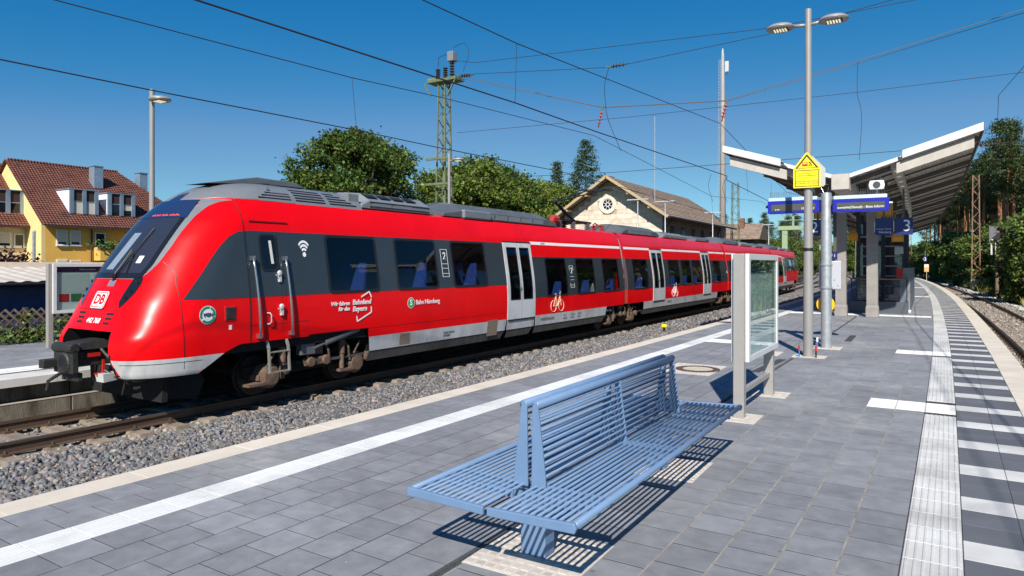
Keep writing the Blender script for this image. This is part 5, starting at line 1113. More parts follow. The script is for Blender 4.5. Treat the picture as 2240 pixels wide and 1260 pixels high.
rb = thing('red_box', 'small red wall box on the grey panel wall', 'box', on(-1.02, 28.55, 1.24), hd(29)); b = MB(); b.prism([(-.10,0),(.08,0),(.10,.36),(-.12,.36)], 'y', -.06, .04); b.build('housing', M('box red', (.5,.01,.015), .4), rb, bev=.01); b = MB(); b.box(-.05,.05,-.066,-.061,.1,.2); b.build('label_field', m_red, rb)
br = thing('broom', 'brown wooden broom leaning at the wall end', 'broom', on(-1.08, 28.2, 0)); b = MB(); b.tube([(0,0,.12),(-.08,.02,.72)], .014, 6); b.build('handle', M('broom wood', (.22,.09,.03), .6), br); b = MB(); b.box(-.06,.08,-.04,.04,0,.13); b.build('brush', m_brown, br)
m_signb = M('station sign blue', (.014,.022,.13), .4)
def blue_sign(x0, x1, z0, z1, y, label):
    t = thing('platform_sign', label, 'sign', ((x0+x1)/2, y, z0), hd(y), 'blue station signs'); b = MB(); b.box(-(x1-x0)/2,(x1-x0)/2,-.03,.03,0,z1-z0); b.build('board', m_signb, t, bev=.004)
    h = MB(); h.box(-.03,.03,-.02,.02,z1-z0,z1-z0+.9); h.build('hanger', m_beam, t); c_ = MB(); c_.box(-(x1-x0)/2-.028,-(x1-x0)/2-.004,-.02,.02,.12,z1-z0-.10); c_.build('bracket', m_lgrey, t); return t
s1 = blue_sign(-1.31, -.83, 2.67, 3.20, 24.5, 'dark blue direction sign reading Richtung Nürnberg under the canopy')
text('sign_text', 'Richtung  Towards', .052, m_whitep, s1, (.205, -.033, .19), FRONT, align='RIGHT'); text('sign_text', 'Nürnberg', .085, m_whitep, s1, (.205, -.033, .09), FRONT, align='RIGHT')
s2 = blue_sign(-.78, -.28, 2.67, 3.20, 24.5, 'dark blue sign with the large white number 3'); text('sign_number', '3', .50, m_whitep, s2, (.09, -.033, .265), FRONT)
s3 = blue_sign(-3.25, -2.72, 2.68, 3.22, 24.5, 'dark blue sign with the large white number 2 behind the poles'); text('sign_number', '2', .50, m_whitep, s3, (-.10, -.033, .27), FRONT)
s4 = blue_sign(.0, .22, 1.95, 2.3, 60, 'small dark blue track 3 sign far down the platform'); text('sign_number', '3', .34, m_whitep, s4, (0, -.033, .17), FRONT)
s5 = blue_sign(-1.66, -1.57, 1.84, 2.02, 16.0, 'tiny blue flag sign at the edge of the galvanised pole'); text('sign_text', '1', .09, m_whitep, s5, (0, -.033, .09), FRONT)
for x, y, z, s, lb in ((-1.05, 24.7, 3.26, .44, 'amber warning sign above the blue direction sign'), (-2.36, 29.8, 2.66, .33, 'amber triangular warning sign between the two columns'), (-2.93, 24.75, 3.26, .44, 'amber warning sign above the blue number 2 sign'), (-.70, 24.9, 2.46, .34, 'amber warning sign below the blue number 3 sign')):
    t = thing('warning_sign', lb, 'sign', (x, y, z), hd(y), 'amber warning signs under the canopy'); warn_sign(t, s, LN[:2], m_org, full=False); b = MB(); b.box(-.02,.02,.006,.03,-.0,s*1.9); b.build('hanger', m_beam, t)
gx = thing('wall_cabinet', 'pale grey rounded cabinet hanging below the amber sign', 'cabinet', (-.72, 27.0, 2.1)); b = MB(); b.box(-.13,.13,-.06,.06,0,.26); b.build('housing', M('cabinet beige', (.40,.39,.37), .5), gx, bev=.03); b = MB(); b.box(-.11,.11,-.066,-.061,.02,.24); b.build('door', M('cabinet beige', (.40,.39,.37), .5), gx)
# yellow signal lamp in the ballast
yk = thing('track_marker', 'short black stand with yellow cap in the ballast beside the train', 'track marker', on(-9.0, 26.0, -.97))
b = MB(); b.lathe([(.05,0),(.05,.24)], n=10); b.tube([(.05,0,.05),(.20,.1,.0)], .02, 6); b.build('stand', m_black, yk); b = MB(); b.lathe([(.10,.24),(.12,.26),(.12,.32),(.07,.36)], n=12); b.build('cap', m_yel, yk)
# ------------------------------------------------------------ left platform furniture
ib = thing('display_case', 'information display case with posters on the left platform, partly behind the train nose', 'display case', (-17.4, 7.98, LPZ), 0)
m_paper = M('timetable paper', (.62,.64,.62), .8, var=.25, vs=16, stretch=(1,3,14)); m_pgreen = M('poster green', (.01,.22,.08), .6, var=.2, vs=8); m_pred = M('poster red', (.55,.015,.02), .6, var=.2, vs=8)
showcase(ib, 0, 2.2, .80, 1.96, .10, 1.96, .13, [(.24,.92,1.28,1.72,m_paper),(1.0,1.7,1.28,1.72,m_paper),(.24,.46,1.06,1.25,m_pred),(.50,.74,1.06,1.25,m_pgreen)], m_whitep, .88)
lamp2 = thing('lamp_post', 'tall single-head lamp post behind the front of the train', 'lamp post', (-15.0, 9.05, LPZ), 0, 'platform lamp posts'); lamp(lamp2, 5.92, (.30,), .07, .055)
lamp3 = thing('lamp_post', 'single-head lamp post in front of the green lattice mast', 'lamp post', (-15.6, 21.2, LPZ), 0, 'platform lamp posts'); lamp(lamp3, 6.2, (.42,), .07, .055)
ws3 = thing('warning_sign', 'yellow warning sign on the left lamp post just above the train roof', 'sign', (-15.0, 8.95, 2.16), 0, 'yellow train warning signs'); warn_sign(ws3, .47, LN)
for x, y, h, lb in ((-16.5, 49.5, 6.6, 'double-armed thin lamp post in front of the sandstone station'), (-16.0, 61.0, 6.5, 'thin lamp post at the far corner of the sandstone station'), (-16.2, 43, 6.2, 'thin pole left of the round station window'), (-17.0, 92, 7.0, 'thin far lamp post beyond the station')):
    t = thing('lamp_post', lb, 'lamp post', (x, y, LPZ), 0, 'far lamp posts'); b = MB(); b.lathe([(.06,0),(.045,h)], n=10); b.build('post', m_galv, t, smooth=True); b = MB(); b.hexa([(-.75,-.1,h),(.75,-.1,h),(.75,.1,h),(-.75,.1,h)], [(-.7,-.08,h+.07),(.7,-.08,h+.07),(.7,.08,h+.07),(-.7,.08,h+.07)]); b.build('arm', m_galv, t)
# lattice fence
m_wood = M('weathered fence wood', (.075,.052,.036), .9, var=.3, vs=10, stretch=(6,6,1), rnd=.2)
fence = thing('lattice_fence', 'brown crossed-slat wooden fence behind the left platform', 'fence', (-19.5, 6.0, LPZ), 0)
fm = MB(); fm.tube([(0,-.42,-.05),(0,.42,.82)], .028, 6); fma = fm.mesh('slat', m_wood, True); fm = MB(); fm.tube([(.05,.42,-.05),(.05,-.42,.82)], .028, 6); fmb = fm.mesh('slat', m_wood, True)
for i in range(40): link('slat', fma, fence, (0, i*.2, 0)); link('slat', fmb, fence, (0, i*.2, 0))
for z in (.18, .6): b = MB(); b.box(-.07,-.03,-.4,8.2,z-.03,z+.03); b.build('rail', m_wood, fence)
for i in range(4): b = MB(); b.box(-.16,-.07,i*2.5-.05,i*2.5+.05,-.2,.85); b.build('post', m_wood, fence)
# low building with corrugated roof
lb_ = thing('low_shed', 'long low shed with pale corrugated roof and dark blue wall behind the fence', 'shed', (-21.5, 0, -1.6), 0)
b = MB(); b.box(-3.2,0,0,34,0,2.72); b.build('wall', M('shed blue wall', (.045,.06,.13), .8, var=.2), lb_)
m_corr = M('pale fibre cement roof', (.47,.42,.36), .85, var=.18, vs=1.5, stretch=(3,1,1)); b = MB(); n = 340; ys_ = [i*.1 for i in range(n+1)]
b.grid(lambda x, y: Vector((x, y, (2.86 if x > -1 else 3.24)+.03*(1 if int(round(y*10)) % 4 < 2 else 0))), [.28,-3.1], ys_); b.build('roof', m_corr, lb_, fix=False)
b = MB(); b.tube([(.30,0,2.80),(.30,34,2.80)], .06, 8); b.build('gutter', m_black, lb_); b = MB(); b.box(-3.35,-3.1,0,34,0,3.42); pw_ = b.build('parapet', M('cream plaster with flaking patches', (.66,.56,.44), .9, var=.1, col2=(.42,.16,.10), c2t=.70, c2s=1.6), lb_)
# ------------------------------------------------------------ houses
def tiled(name, corners, rows, mat, parent, th=.05):
    """stepped tile courses between eave edge (a,b) and ridge edge (d,c)"""
    a, b, c, d = [Vector(p) for p in corners]; mb = MB(); nrm = (b-a).cross(d-a).normalized()
    if nrm.z < 0: nrm = -nrm
    for i in range(rows):
        t0, t1 = i/rows, (i+1.12)/rows; t1 = min(t1, 1)
        p = [a.lerp(d, t0), b.lerp(c, t0), b.lerp(c, t1), a.lerp(d, t1)]
        lo_ = [p[0]+nrm*th, p[1]+nrm*th, p[2]+nrm*.008, p[3]+nrm*.008]; mb.hexa([q-nrm*.03 for q in p], lo_)
    return mb.build(name, mat, parent)
def tilemat(name, col, sx):
    m = M(name, col, .85, var=.22, vs=3.5, rnd=.10, col2=tuple(x*.5 for x in col), c2t=.62, c2s=1.8); n = m.node_tree.nodes; l = m.node_tree.links
    tc = n.new('ShaderNodeTexCoord'); wv = n.new('ShaderNodeTexWave'); wv.inputs['Scale'].default_value = sx; wv.bands_direction = 'Y'; l.new(tc.outputs['Object'], wv.inputs['Vector']); bp = n.new('ShaderNodeBump'); bp.inputs['Strength'].default_value = .9; bp.inputs['Distance'].default_value = .06; l.new(wv.outputs[0], bp.inputs['Height']); l.new(bp.outputs[0], n['Principled BSDF'].inputs['Normal']); return m
m_tile = tilemat('red brown roof tile', (.165,.055,.035), 1.6); m_tile2 = tilemat('old brown roof tile', (.28,.205,.15), .9)
m_ochre = M('ochre plaster', (.74,.42,.085), .9, var=.08, vs=.8); m_ysunlit = M('sunlit yellow plaster', (.76,.55,.24), .9, var=.06, vs=.8); m_cplast = M('cream plaster', (.66,.52,.33), .9, var=.06, vs=.8)  # yellow gable plaster is paler than the facade, sunlight put into its colour
m_wfr = M('white window frame', (.72,.72,.72), .5); m_shut = M('roller shutter', (.60,.55,.46), .7, var=.1, vs=30, stretch=(1,1,20)); m_wgl = M('house window glass', (.012,.014,.018), .05); m_zinc = M('zinc cladding', (.30,.38,.46), .4, .5, var=.12, vs=2)
def hwin(parent, x, y0, y1, z0, z1, sh=.7, name='window'):
    f = MB(); f.box(x,x+.05,y0,y1,z0,z1); w_ = f.build(name, m_wfr, parent); g = MB(); g.box(x+.051,x+.056,y0+.08,y1-.08,z0+.08,z1-.08); g.build('pane', m_wgl, w_)
    if sh: s_ = MB(); s_.box(x+.058,x+.07,y0+.08,y1-.08,z1-.08-(z1-z0-.16)*sh,z1-.08); s_.build('shutter', m_shut, w_)
    sl_ = MB(); sl_.box(x,x+.14,y0-.03,y1+.03,z0-.05,z0); sl_.build('sill', m_wfr, w_)
def house(ox, oy, L, ez, rzz, depth, wallm, gablem, label, hip=4, dormers=(), wins=(), chims=()):
    """facade at x=ox facing +x, from y=oy to oy+L"""
    t = thing('house', label, 'house', (ox, oy, -1.6), 0); e = ez+1.6; r = rzz+1.6; D = depth
    b = MB(); b.box(-2*D+.3,0,0,L,0,e); b.build('wall', wallm, t)
    b = MB(); b.prism([(.0,0),(.0,e),(-D,r-.12),(-2*D,e),(-2*D,0)], 'y', -.25, -.004); b.build('gable_wall', gablem, t)
    rf = tiled('roof', [(.55,-.45,e-.20),(.55,L+.3,e-.20),(-D,L-hip,r),(-D,-.45,r)], 30, m_tile, t); tiled('roof', [(-2*D-.5,-.45,e-.20),(-2*D-.5,L+.3,e-.20),(-D,L-hip,r),(-D,-.45,r)], 10, m_tile, t)
    b = MB(); b.add([(.55,L+.3,e-.2),(-2*D-.5,L+.3,e-.2),(-D,L-hip,r)], [(0,1,2)]); b.build('roof', m_tile, t, fix=False)
    b = MB(); b.tube([(-D,-.25,r+.03),(-D,L-hip,r+.03)], .10, 8); b.build('ridge_cap', m_tile, t); b = MB(); b.box(.5,.62,-.25,L+.3,e-.32,e-.2); b.build('gutter', M('dark gutter', (.05,.035,.03), .6), t)
    for y0, y1, z0, z1, shs in dormers:
        xs = -.42; dm = MB(); zb = z0+1.6; zt = z1+1.6; back = -(zt-e)/(r-e)*D-.6
        dm.prism([(xs,zb),(xs,zt),(back,zt)], 'y', y0, y1); dd = dm.build('dormer', M('white dormer cheek', (.74,.75,.78), .5), t)
        tf = MB(); tf.box(back,xs+.15,y0-.06,y1+.06,zt,zt+.06); tf.build('dormer_roof', m_zinc, dd)
        w_ = y1-y0
        for k in range(3): q = MB(); c0 = y0+k*(w_-.24)/2; q.box(xs,xs+.14,c0,c0+.24,zb,zt); q.build('dormer_post', m_zinc, dd)
        for k in range(2):
            a = y0+.24+k*(w_-.24)/2; bb = a+(w_-.24)/2-.24; q = MB(); q.box(xs+.01,xs+.05,a,bb,zb+.02,zt-.02); q.build('dormer_window', m_wgl, dd)
            q = MB(); q.box(xs+.05,xs+.08,a,bb,zb+(zt-zb)*.50,zb+(zt-zb)*.54); q.build('transom', m_zinc, dd)
            q = MB(); q.box(xs+.052,xs+.062,a,bb,zb+(zt-zb)*.54,zt-.02); q.build('awning', M('brown awning', (.05,.022,.018), .8), dd)
            if shs[k]: q = MB(); q.box(xs+.052,xs+.062,a,bb,zb+.02+(1-shs[k])*.5*(zt-zb),zb+(zt-zb)*.50); q.build('shutter', m_shut, dd)
    for y0, y1, z0, z1, s in wins: hwin(t, 0, y0, y1, z0+1.6, z1+1.6, s)
    for x, y0, y1, z0, z1 in chims:
        c_ = MB(); c_.box(x-.35,x+.35,y0,y1,z0+1.6,z1+1.6); cc_ = c_.build('chimney', m_zinc, t, bev=.01); q = MB(); q.box(x-.4,x+.4,y0-.05,y1+.05,z1+1.6,z1+1.66); q.build('chimney_cap', m_zinc, cc_)
    return t
h1 = house(-48, 21.95, 11.0, 4.45, 8.75, 4.5, m_ochre, m_ysunlit, 'yellow house with red tiled roof and two dormers behind the train nose', 4.0, [(1.60,3.42,5.12,6.72,(1,1)),(4.06,5.95,5.14,6.66,(0,.5))], [(.62,1.28,2.98,4.0,.85),(1.45,2.10,3.0,4.0,.85),(.62,1.28,.9,2.07,.5),(1.45,2.10,.9,2.0,0),(3.0,3.7,2.9,3.9,0),(5.0,5.7,2.9,3.9,0)], [(-3.0,4.35,4.98,7.2,8.75),(-3.5,7.95,8.56,6.8,8.7)])
b = MB(); b.tube([(.12,2.75,.2),(.12,2.75,5.7)], .06, 8); b.build('downpipe', M('dark gutter', (.05,.035,.03), .6), h1); b = MB(); b.box(.0,.9,2.9,7.5,3.6,4.45); b.build('balcony', m_ochre, h1)
h2 = house(-50, 12.5, 9.7, 4.40, 8.55, 4.2, m_cplast, m_ysunlit, 'cream house with red tiled roof at the left picture edge', 0, [(7.4,9.25,4.9,6.5,(0,0))], [(7.6,8.35,2.86,3.77,.8),(8.5,9.1,2.88,3.72,0)], [])
fp = thing('balcony_plant', 'green plants growing on the balcony of the yellow house', 'plant', (-47.2, 25.6, 2.85)); link('leaves', leafmesh([(random.gauss(0,.2), random.gauss(0,.55), abs(random.gauss(0,.22))) for _ in range(220)], .2, .12, 'leaves', M('balcony leaf', (.07,.15,.03), .6, rnd=.3)), fp); b = MB(); b.box(-.15,.15,-.8,.8,-.1,.05); b.build('box', m_brown, fp)
# ------------------------------------------------------------ station building
m_sand = M('sandstone block', (.66,.57,.46), .9, var=.14, vs=2.5, bump=.2, bs=20, rnd=.13, col2=(.56,.44,.31), c2t=.62, c2s=1.2); m_mort = M('sandstone mortar', (.40,.33,.25), .95, var=.1); m_sandshade = M('eave-shaded sandstone', (.30,.235,.165), .9, var=.2, vs=1.5, bump=.3, bs=10)  # side wall sandstone is darkened, eave shade put into its colour
stn = thing('station_building', 'old sandstone railway building with round gable window and brown tiled roof', 'building', (-22.75, 54.2, -1.6), 0)
HWd = 4.45; EZ = 7.75; RZs = 10.75; SL = 21.0
b = MB(); b.prism([(-HWd,0),(HWd,0),(HWd,EZ),(0,RZs-.15),(-HWd,EZ)], 'y', .02, .5); b.build('gable_wall', m_mort, stn); b = MB(); b.box(HWd-.5,HWd,.5,SL,0,EZ); b.build('side_wall', m_sandshade, stn); b = MB(); b.box(-HWd,-HWd+.5,.5,SL,0,EZ); b.build('side_wall', m_sandshade, stn)
z = 4.4; row = 0
while z < RZs-.5:
    h = .40; xm = HWd if z+h < EZ else HWd*(RZs-.25-(z+h))/(RZs-EZ)
    if xm > .25:
        x = -xm; k = 0
        while x < xm-.05:
            w_ = min(random.uniform(.65, 1.35), xm-x); w_ = xm-x if xm-x-w_ < .3 else w_
            if not (math.hypot((x+w_/2+.35), z+h/2-8.45) < .72): q = MB(); d_ = random.uniform(.0, .018); q.box(x+.006,x+w_-.006,-.012-d_,.03,z+.006,z+h-.006); q.build('stone', m_sand, stn)
            x += w_
    z += h; row += 1
rw = MB(); n = 28; cx, cz = -.35, 8.45
rw.lathe([(.52,.05),(.52,-.10),(.78,-.10),(.78,.05)], (cx,0,cz), n, 0, 'y'); rwin = rw.build('round_window', m_sand, stn); q = MB(); q.lathe([(.001,-.01),(.50,-.01),(.50,.0)], (cx,0,cz), n, 0, 'y'); q.build('pane', m_wgl, rwin)
q = MB(); q.lathe([(.45,-.02),(.45,-.06),(.52,-.06),(.52,-.02)], (cx,0,cz), n, 0, 'y'); q.build('window_rim', m_wfr, rwin); q = MB(); q.lathe([(.13,-.02),(.13,-.06),(.20,-.06),(.20,-.02)], (cx,0,cz), 16, 0, 'y'); q.build('window_hub', m_wfr, rwin)
for k in range(8): a = k*PI/4+PI/8; q = MB(); q.bar((cx+.18*math.cos(a),-.04,cz+.18*math.sin(a)), (cx+.47*math.cos(a),-.04,cz+.47*math.sin(a)), .045, .04, 0, (0,1,0)); q.build('window_bar', m_wfr, rwin)
q = MB(); q.box(-1.0,.3,-.10,.02,6.55,6.75); q.build('lintel', m_sand, stn); q = MB(); q.box(-.85,.15,-.012,-.008,5.4,6.55); q.build('window', m_wgl, stn)
tiled('roof', [(HWd+.95,-1.3,EZ-.55),(HWd+.95,SL+.6,EZ-.55),(0,SL+.6,RZs),(0,-1.3,RZs)], 18, m_tile2, stn); tiled('roof', [(-HWd-.95,-1.3,EZ-.55),(-HWd-.95,SL+.6,EZ-.55),(0,SL+.6,RZs),(0,-1.3,RZs)], 18, m_tile2, stn)
m_verge = M('pale verge board', (.44,.33,.19), .7, var=.1)
for s in (-1, 1):
    q = MB(); q.bar((s*(HWd+.9),-1.27,EZ-.60), (0,-1.27,RZs-.06), .10, .22, 0, (0,0,1)); q.build('verge_board', m_verge, stn)
    q = MB(); q.tube([(s*(HWd+1.0),-1.25,EZ-.62),(s*(HWd+1.0),SL+.5,EZ-.62)], .08, 8); q.build('gutter', m_dark, stn)
    for zz in (.25, .62): q = MB(); xx = s*(HWd+.5)*(1-zz); q.box(xx-.09,xx+.09,-1.22,.02,EZ-.55+(RZs-EZ+.3)*zz-.12,EZ-.55+(RZs-EZ+.3)*zz+.06); q.build('rafter_end', m_verge, stn)
q = MB(); q.tube([(HWd+.9,-.2,EZ-.7),(HWd+.15,-.1,EZ-1.5),(HWd+.15,-.1,0)], .06, 8); q.build('downpipe', m_dark, stn)
q = MB(); q.box(-2.3,-1.4,3,4,RZs-1.2,RZs+.55); q.build('chimney', M('brick chimney', (.20,.09,.06), .9, var=.25, vs=8), stn)
for k in range(6): q = MB(); y0 = 2.0+k*3.1; q.box(HWd+.0,HWd+.04,y0,y0+1.0,4.6,6.6); w_ = q.build('window', m_wgl, stn); q = MB(); q.box(HWd,HWd+.10,y0-.15,y0+1.15,6.6,6.85); q.build('lintel', m_sandshade, w_)
nb = thing('small_house', 'small brown-roofed building beyond the sandstone station', 'building', (-21.0, 95, -1.6), 0)
q = MB(); q.box(-2.2,1.6,0,8,0,6.9); q.build('wall', M('dark timber wall', (.10,.075,.06), .8), nb); tiled('roof', [(-2.6,-.6,6.7),(2.4,-.6,6.7),(2.1,3.5,9.0),(-2.4,3.5,9.0)], 10, m_tile2, nb); q = MB(); q.box(-.9,-.2,2,2.8,8.2,9.7); q.build('chimney', M('brick chimney', (.20,.09,.06), .9, var=.25, vs=8), nb)
q = MB(); q.prism([(-.6,6.7),(8,6.7),(3.5,9.0)], 'x', -2.4, 2.2); q.build('gable_wall', M('dark timber wall', (.10,.075,.06), .8), nb)
# ------------------------------------------------------------ masts, signals
m_mgreen = M('mast green paint', (.115,.145,.075), .7, var=.2, vs=4, col2=(.22,.12,.07), c2t=.66, c2s=2); m_mrust = M('rusty mast', (.24,.115,.075), .8, var=.3, vs=3, col2=(.17,.18,.10), c2t=.60, c2s=.5)
def lattice(name, label, loc, h, w0, w1, mat, n, r=.035, group='lattice catenary masts', foot=None):
    t = thing(name, label, 'mast', loc, 0, group)
    def c(s1, s2, z): k = (w0+(w1-w0)*z/h)/2; return Vector((s1*k, s2*k, z))
    for s1 in (-1, 1):
        for s2 in (-1, 1): q = MB(); q.bar(c(s1, s2, 0), c(s1, s2, h), r*2, r*2); q.build('leg', mat, t)
    for i in range(n):
        z0, z1 = h*i/n, h*(i+1)/n; f = 1 if i % 2 else -1
        for a, b in (((f,-1),(-f,-1)), ((f,1),(-f,1)), ((-1,f),(-1,-f)), ((1,f),(1,-f))): q = MB(); q.bar(c(*a, z0), c(*b, z1), r*1.1, r*1.1); q.build('brace', mat, t)
    if foot: q = MB(); q.box(-w0*.6,w0*.6,-w0*.6,w0*.6,-.5,foot); q.build('foundation', m_conc, t)
    return t
def ins(mb, p, d, n=4, r=.09, L=.55):
    p = Vector(p); d = Vector(d).normalized()
    for i in range(n): a = p+d*(L*(i+.3)/n); mb.tube([a, a+d*.03, a+d*.05], [r*.55, r, r*.4], 10)
    mb.tube([p-d*.12, p+d*(L+.12)], .022, 6)
m_insd = M('dark insulator', (.05,.035,.03), .35)
ma = lattice('lattice_mast', 'tall green lattice mast with switchgear on top behind the train', (-18.9, 25.3, -1.0), 11.2, .66, .36, m_mgreen, 26, .03)
q = MB(); q.tube([(.0,.0,0),(.0,0,10.8)], .07, 8); q.build('drive_rod', m_mgreen, ma)
q = MB(); q.box(-.75,.9,-.35,.35,11.1,11.22); q.bar((-.8,-.2,11.3),(-.2,.1,11.36),.08); q.build('switch_platform', m_mgreen, ma); q = MB(); q.bar((-.55,-.3,10.5),(-.9,-.3,11.1),.06); q.bar((.4,-.3,10.4),(.85,-.3,11.1),.06); q.build('bracket', m_mgreen, ma)
for x, y, z, hgt in ((-.35,.0,11.25,.55),(.0,.1,11.25,.6),(.45,0,11.25,.75)):
    q = MB(); insul(q, x, y, z, z+hgt, .12, 6); q.build('insulator', m_insd, ma)
q = MB(); q.box(.28,.62,-.18,.18,12.0,12.45); q.build('transformer_box', m_roofl, ma, bev=.03); q = MB(); q.tube([(-.35,0,11.85),(-.3,0,12.3),(.1,0,12.4),(.3,0,12.2)], .018, 6); q.build('jumper', m_black, ma)
for k, z in enumerate((6.4, 7.55)): q = MB(); q.bar((-.65,-.5,z),(.65,-.5,z),.10); q.build('cross_bar', m_mgreen, ma)
lattice('lattice_mast', 'green lattice mast just behind the pale concrete pole', (-17.5, 76, -1.2), 11.8, .9, .6, m_mgreen, 16)
mb1 = lattice('lattice_mast', 'rusty lattice mast beside the right track in front of the forest', on(5.95, 88, -1.1), 12.4, .78, .55, m_mrust, 16, .04, foot=1.2)
mb2 = lattice('lattice_mast', 'far rusty lattice mast at the platform end near the canopy', on(5.3, 168, -1.1), 10.5, 1.2, .8, m_mrust, 14, .06, foot=1.2)
mb3 = lattice('lattice_mast', 'far green lattice mast beyond the tracks between the poles', on(-5.5, 122, -1.1), 10.4, .9, .6, m_mgreen, 14, .05)
gs_ = thing('concrete_mast', 'very tall pale concrete radio mast with antenna rising behind the canopy', 'mast', (-17.9, 72.2, -1.2), 0)
q = MB(); q.lathe([(.38,0),(.16,24.6),(.06,25.4)], n=16); q.build('shaft', M('spun concrete', (.40,.37,.33), .85, var=.1, vs=2), gs_, smooth=True); q = MB(); q.box(.25,.62,-.15,.15,22.9,24.0); q.build('antenna', m_lgrey, gs_, bev=.04); q = MB(); q.tube([(.1,0,22.8),(.5,0,22.6),(.45,0,22.9)], .03, 6); q.build('antenna_bracket', m_dark, gs_)
for s in (0, .16): q = MB(); q.tube([(-.55+s,-.1,2),(-.36+s,-.1,24.3)], .018, 5); q.build('ladder_rail', m_galv, gs_)
for k in range(74): q = MB(); z = 2.2+.3*k; x = -.55+.19*(z-2)/22.3; q.bar((x-.02,-.1,z),(x+.18,-.1,z),.03); q.build('rung', m_galv, gs_)
an_ = thing('antenna_rod', 'thin white antenna rod rising above the station roof', 'antenna', (-19.4, 55.5, 4.0)); q = MB(); q.lathe([(.04,0),(.022,10.2)], n=8); q.build('rod', m_galv, an_); q = MB(); q.tube([(-.2,0,10.0),(.2,0,10.0)], .012, 5); q.build('cross_rod', m_galv, an_)
m_sgreen = M('signal bridge green', (.28,.37,.22), .6, var=.08)
sb_ = thing('signal_bridge', 'pale green signal bridge spanning the far tracks', 'signal bridge', (-17.4, 101, -1.2), 0)
for x in (.9, 6.3): q = MB(); q.box(x-.35,x+.35,-.3,.3,0,7.9); q.build('leg', m_sgreen, sb_)
q = MB(); q.box(0,6.8,-.4,.4,7.7,8.25); q.build('girder', m_sgreen, sb_)
for z in (9.0, 9.6): q = MB(); q.box(0,6.8,-.42,-.36,z,z+.07); q.build('railing', m_sgreen, sb_)
for k in range(4): q = MB(); q.box(k*2.2-.04,k*1.85+.04,-.42,-.34,8.25,9.65); q.build('railing_post', m_sgreen, sb_)
for loc, lb in ((on(5.2, 66, -1.0), 'railway colour light signal with grey head right of the track'),):
    t = thing('railway_signal', lb, 'signal', loc, hd(66)); q = MB(); q.lathe([(.16,0),(.13,.5),(.12,2.9),(.12,3.6)], n=12); q.build('post', M('signal post paint', (.17,.12,.07), .8, var=.3, vs=2), t)
    q = MB(); q.box(-.52,.34,-.08,.08,4.55,5.75); hd__ = q.build('head', M('signal head grey', (.14,.14,.15), .5), t); q = MB(); q.bar((-.3,-.22,4.75),(.15,-.22,5.2),.16); q.bar((-.1,-.2,4.7),(.25,-.2,5.1),.16); q.build('hood', m_black, hd__)
    q = MB(); q.lathe([(.05,-.24),(.05,-.22)], (.12,0,5.25), 10, 0, 'y'); q.build('red_lens', M('red lens', (.7,.02,.01), .3, emit=.5), hd__); q = MB(); q.lathe([(.05,-.24),(.05,-.22)], (-.33,0,4.7), 10, 0, 'y'); q.build('white_lens', m_led, hd__)
    for z in (3.5, 4.1, 4.55): q = MB(); q.bar((-.1,0,z),(.85,0,z),.05); q.build('cage_bar', M('cage paint', (.48,.46,.36), .6), t)
    for x in (-.1, .35, .85): q = MB(); q.bar((x,0,3.5),(x,0,4.58),.05); q.build('cage_post', M('cage paint', (.48,.46,.36), .6), t)
    q = MB(); q.box(-.42,-.30,-.02,.02,3.5,4.4); q.build('side_ladder', m_lgrey, t)
t = thing('track_sign', 'small yellow and white sign on a post near the platform end', 'sign', on(2.2, 101, -1.0)); q = MB(); q.lathe([(.04,0),(.04,2.4)], n=8); q.build('post', M('sign post', (.45,.38,.28), .7), t); q = MB(); q.box(-.25,.25,-.03,-.0,1.8,2.75); q.build('board', M('board orange', (.65,.40,.12), .6), t); q = MB(); q.box(-.22,.22,-.036,-.031,2.4,2.7); q.build('board_field', m_whitep, t)
t = thing('track_marker', 'low yellow-topped marker at the foot of the right signal', 'track marker', on(5.6, 64, -1.0)); q = MB(); q.lathe([(.12,0),(.12,.18)], n=10); q.build('stand', m_whitep, t); q = MB(); q.lathe([(.13,.18),(.10,.28)], n=10); q.build('cap', m_yel, t)
t = thing('shunting_signal', 'small black and white dwarf signal beside the far track', 'signal', on(-7.4, 88, -1.0)); q = MB(); q.lathe([(.05,0),(.05,3.6)], n=8); q.build('post', m_lgrey, t); q = MB(); q.box(-.22,.22,-.06,.06,2.3,3.7); q.build('head', m_black, t); q = MB(); q.box(-.16,.16,-.07,-.062,2.4,2.75); q.build('number_plate', m_whitep, t); q = MB(); q.add([(-.2,-.065,3.3),(.2,-.065,3.3),(0,-.065,3.68)], [(0,1,2)]); q.build('triangle_plate', m_whitep, t)
# ------------------------------------------------------------ overhead wires
m_wire = M('overhead wire', (.035,.03,.03), .6, .4); m_wirel = M('pale steel rope', (.16,.14,.12), .6, .5)
def wire(name, label, pts, r=.011, mat=m_wire, sag=0, group=None):
    P = [Vector(p) for p in pts]; out = []
    if name == 'jumper_cable':
        Q = [P[0]]+P+[P[-1]]; R2 = []
        for i in range(1, len(Q)-2):
            for k in range(6):
                t = k/6; a0, a1, a2, a3 = Q[i-1], Q[i], Q[i+1], Q[i+2]; R2.append(.5*((2*a1)+(a2-a0)*t+(2*a0-5*a1+4*a2-a3)*t*t+(3*a1-a0-3*a2+a3)*t**3))
        P = R2+[P[-1]]
    for a, b in zip(P, P[1:]):
        n = 2 if name == 'jumper_cable' else 10
        for i in range(n): t = i/n; out.append(a.lerp(b, t)-Vector((0, 0, sag*4*t*(1-t))))
    out.append(P[-1]); q = MB(); q.tube(out, r, 5); o = q.build(name, mat, None, smooth=True); return tag(o, label, 'wire', group or 'overhead line wires')
def far(off, z): return [on(off, y, z) for y in (60, 95, 130, 170)]
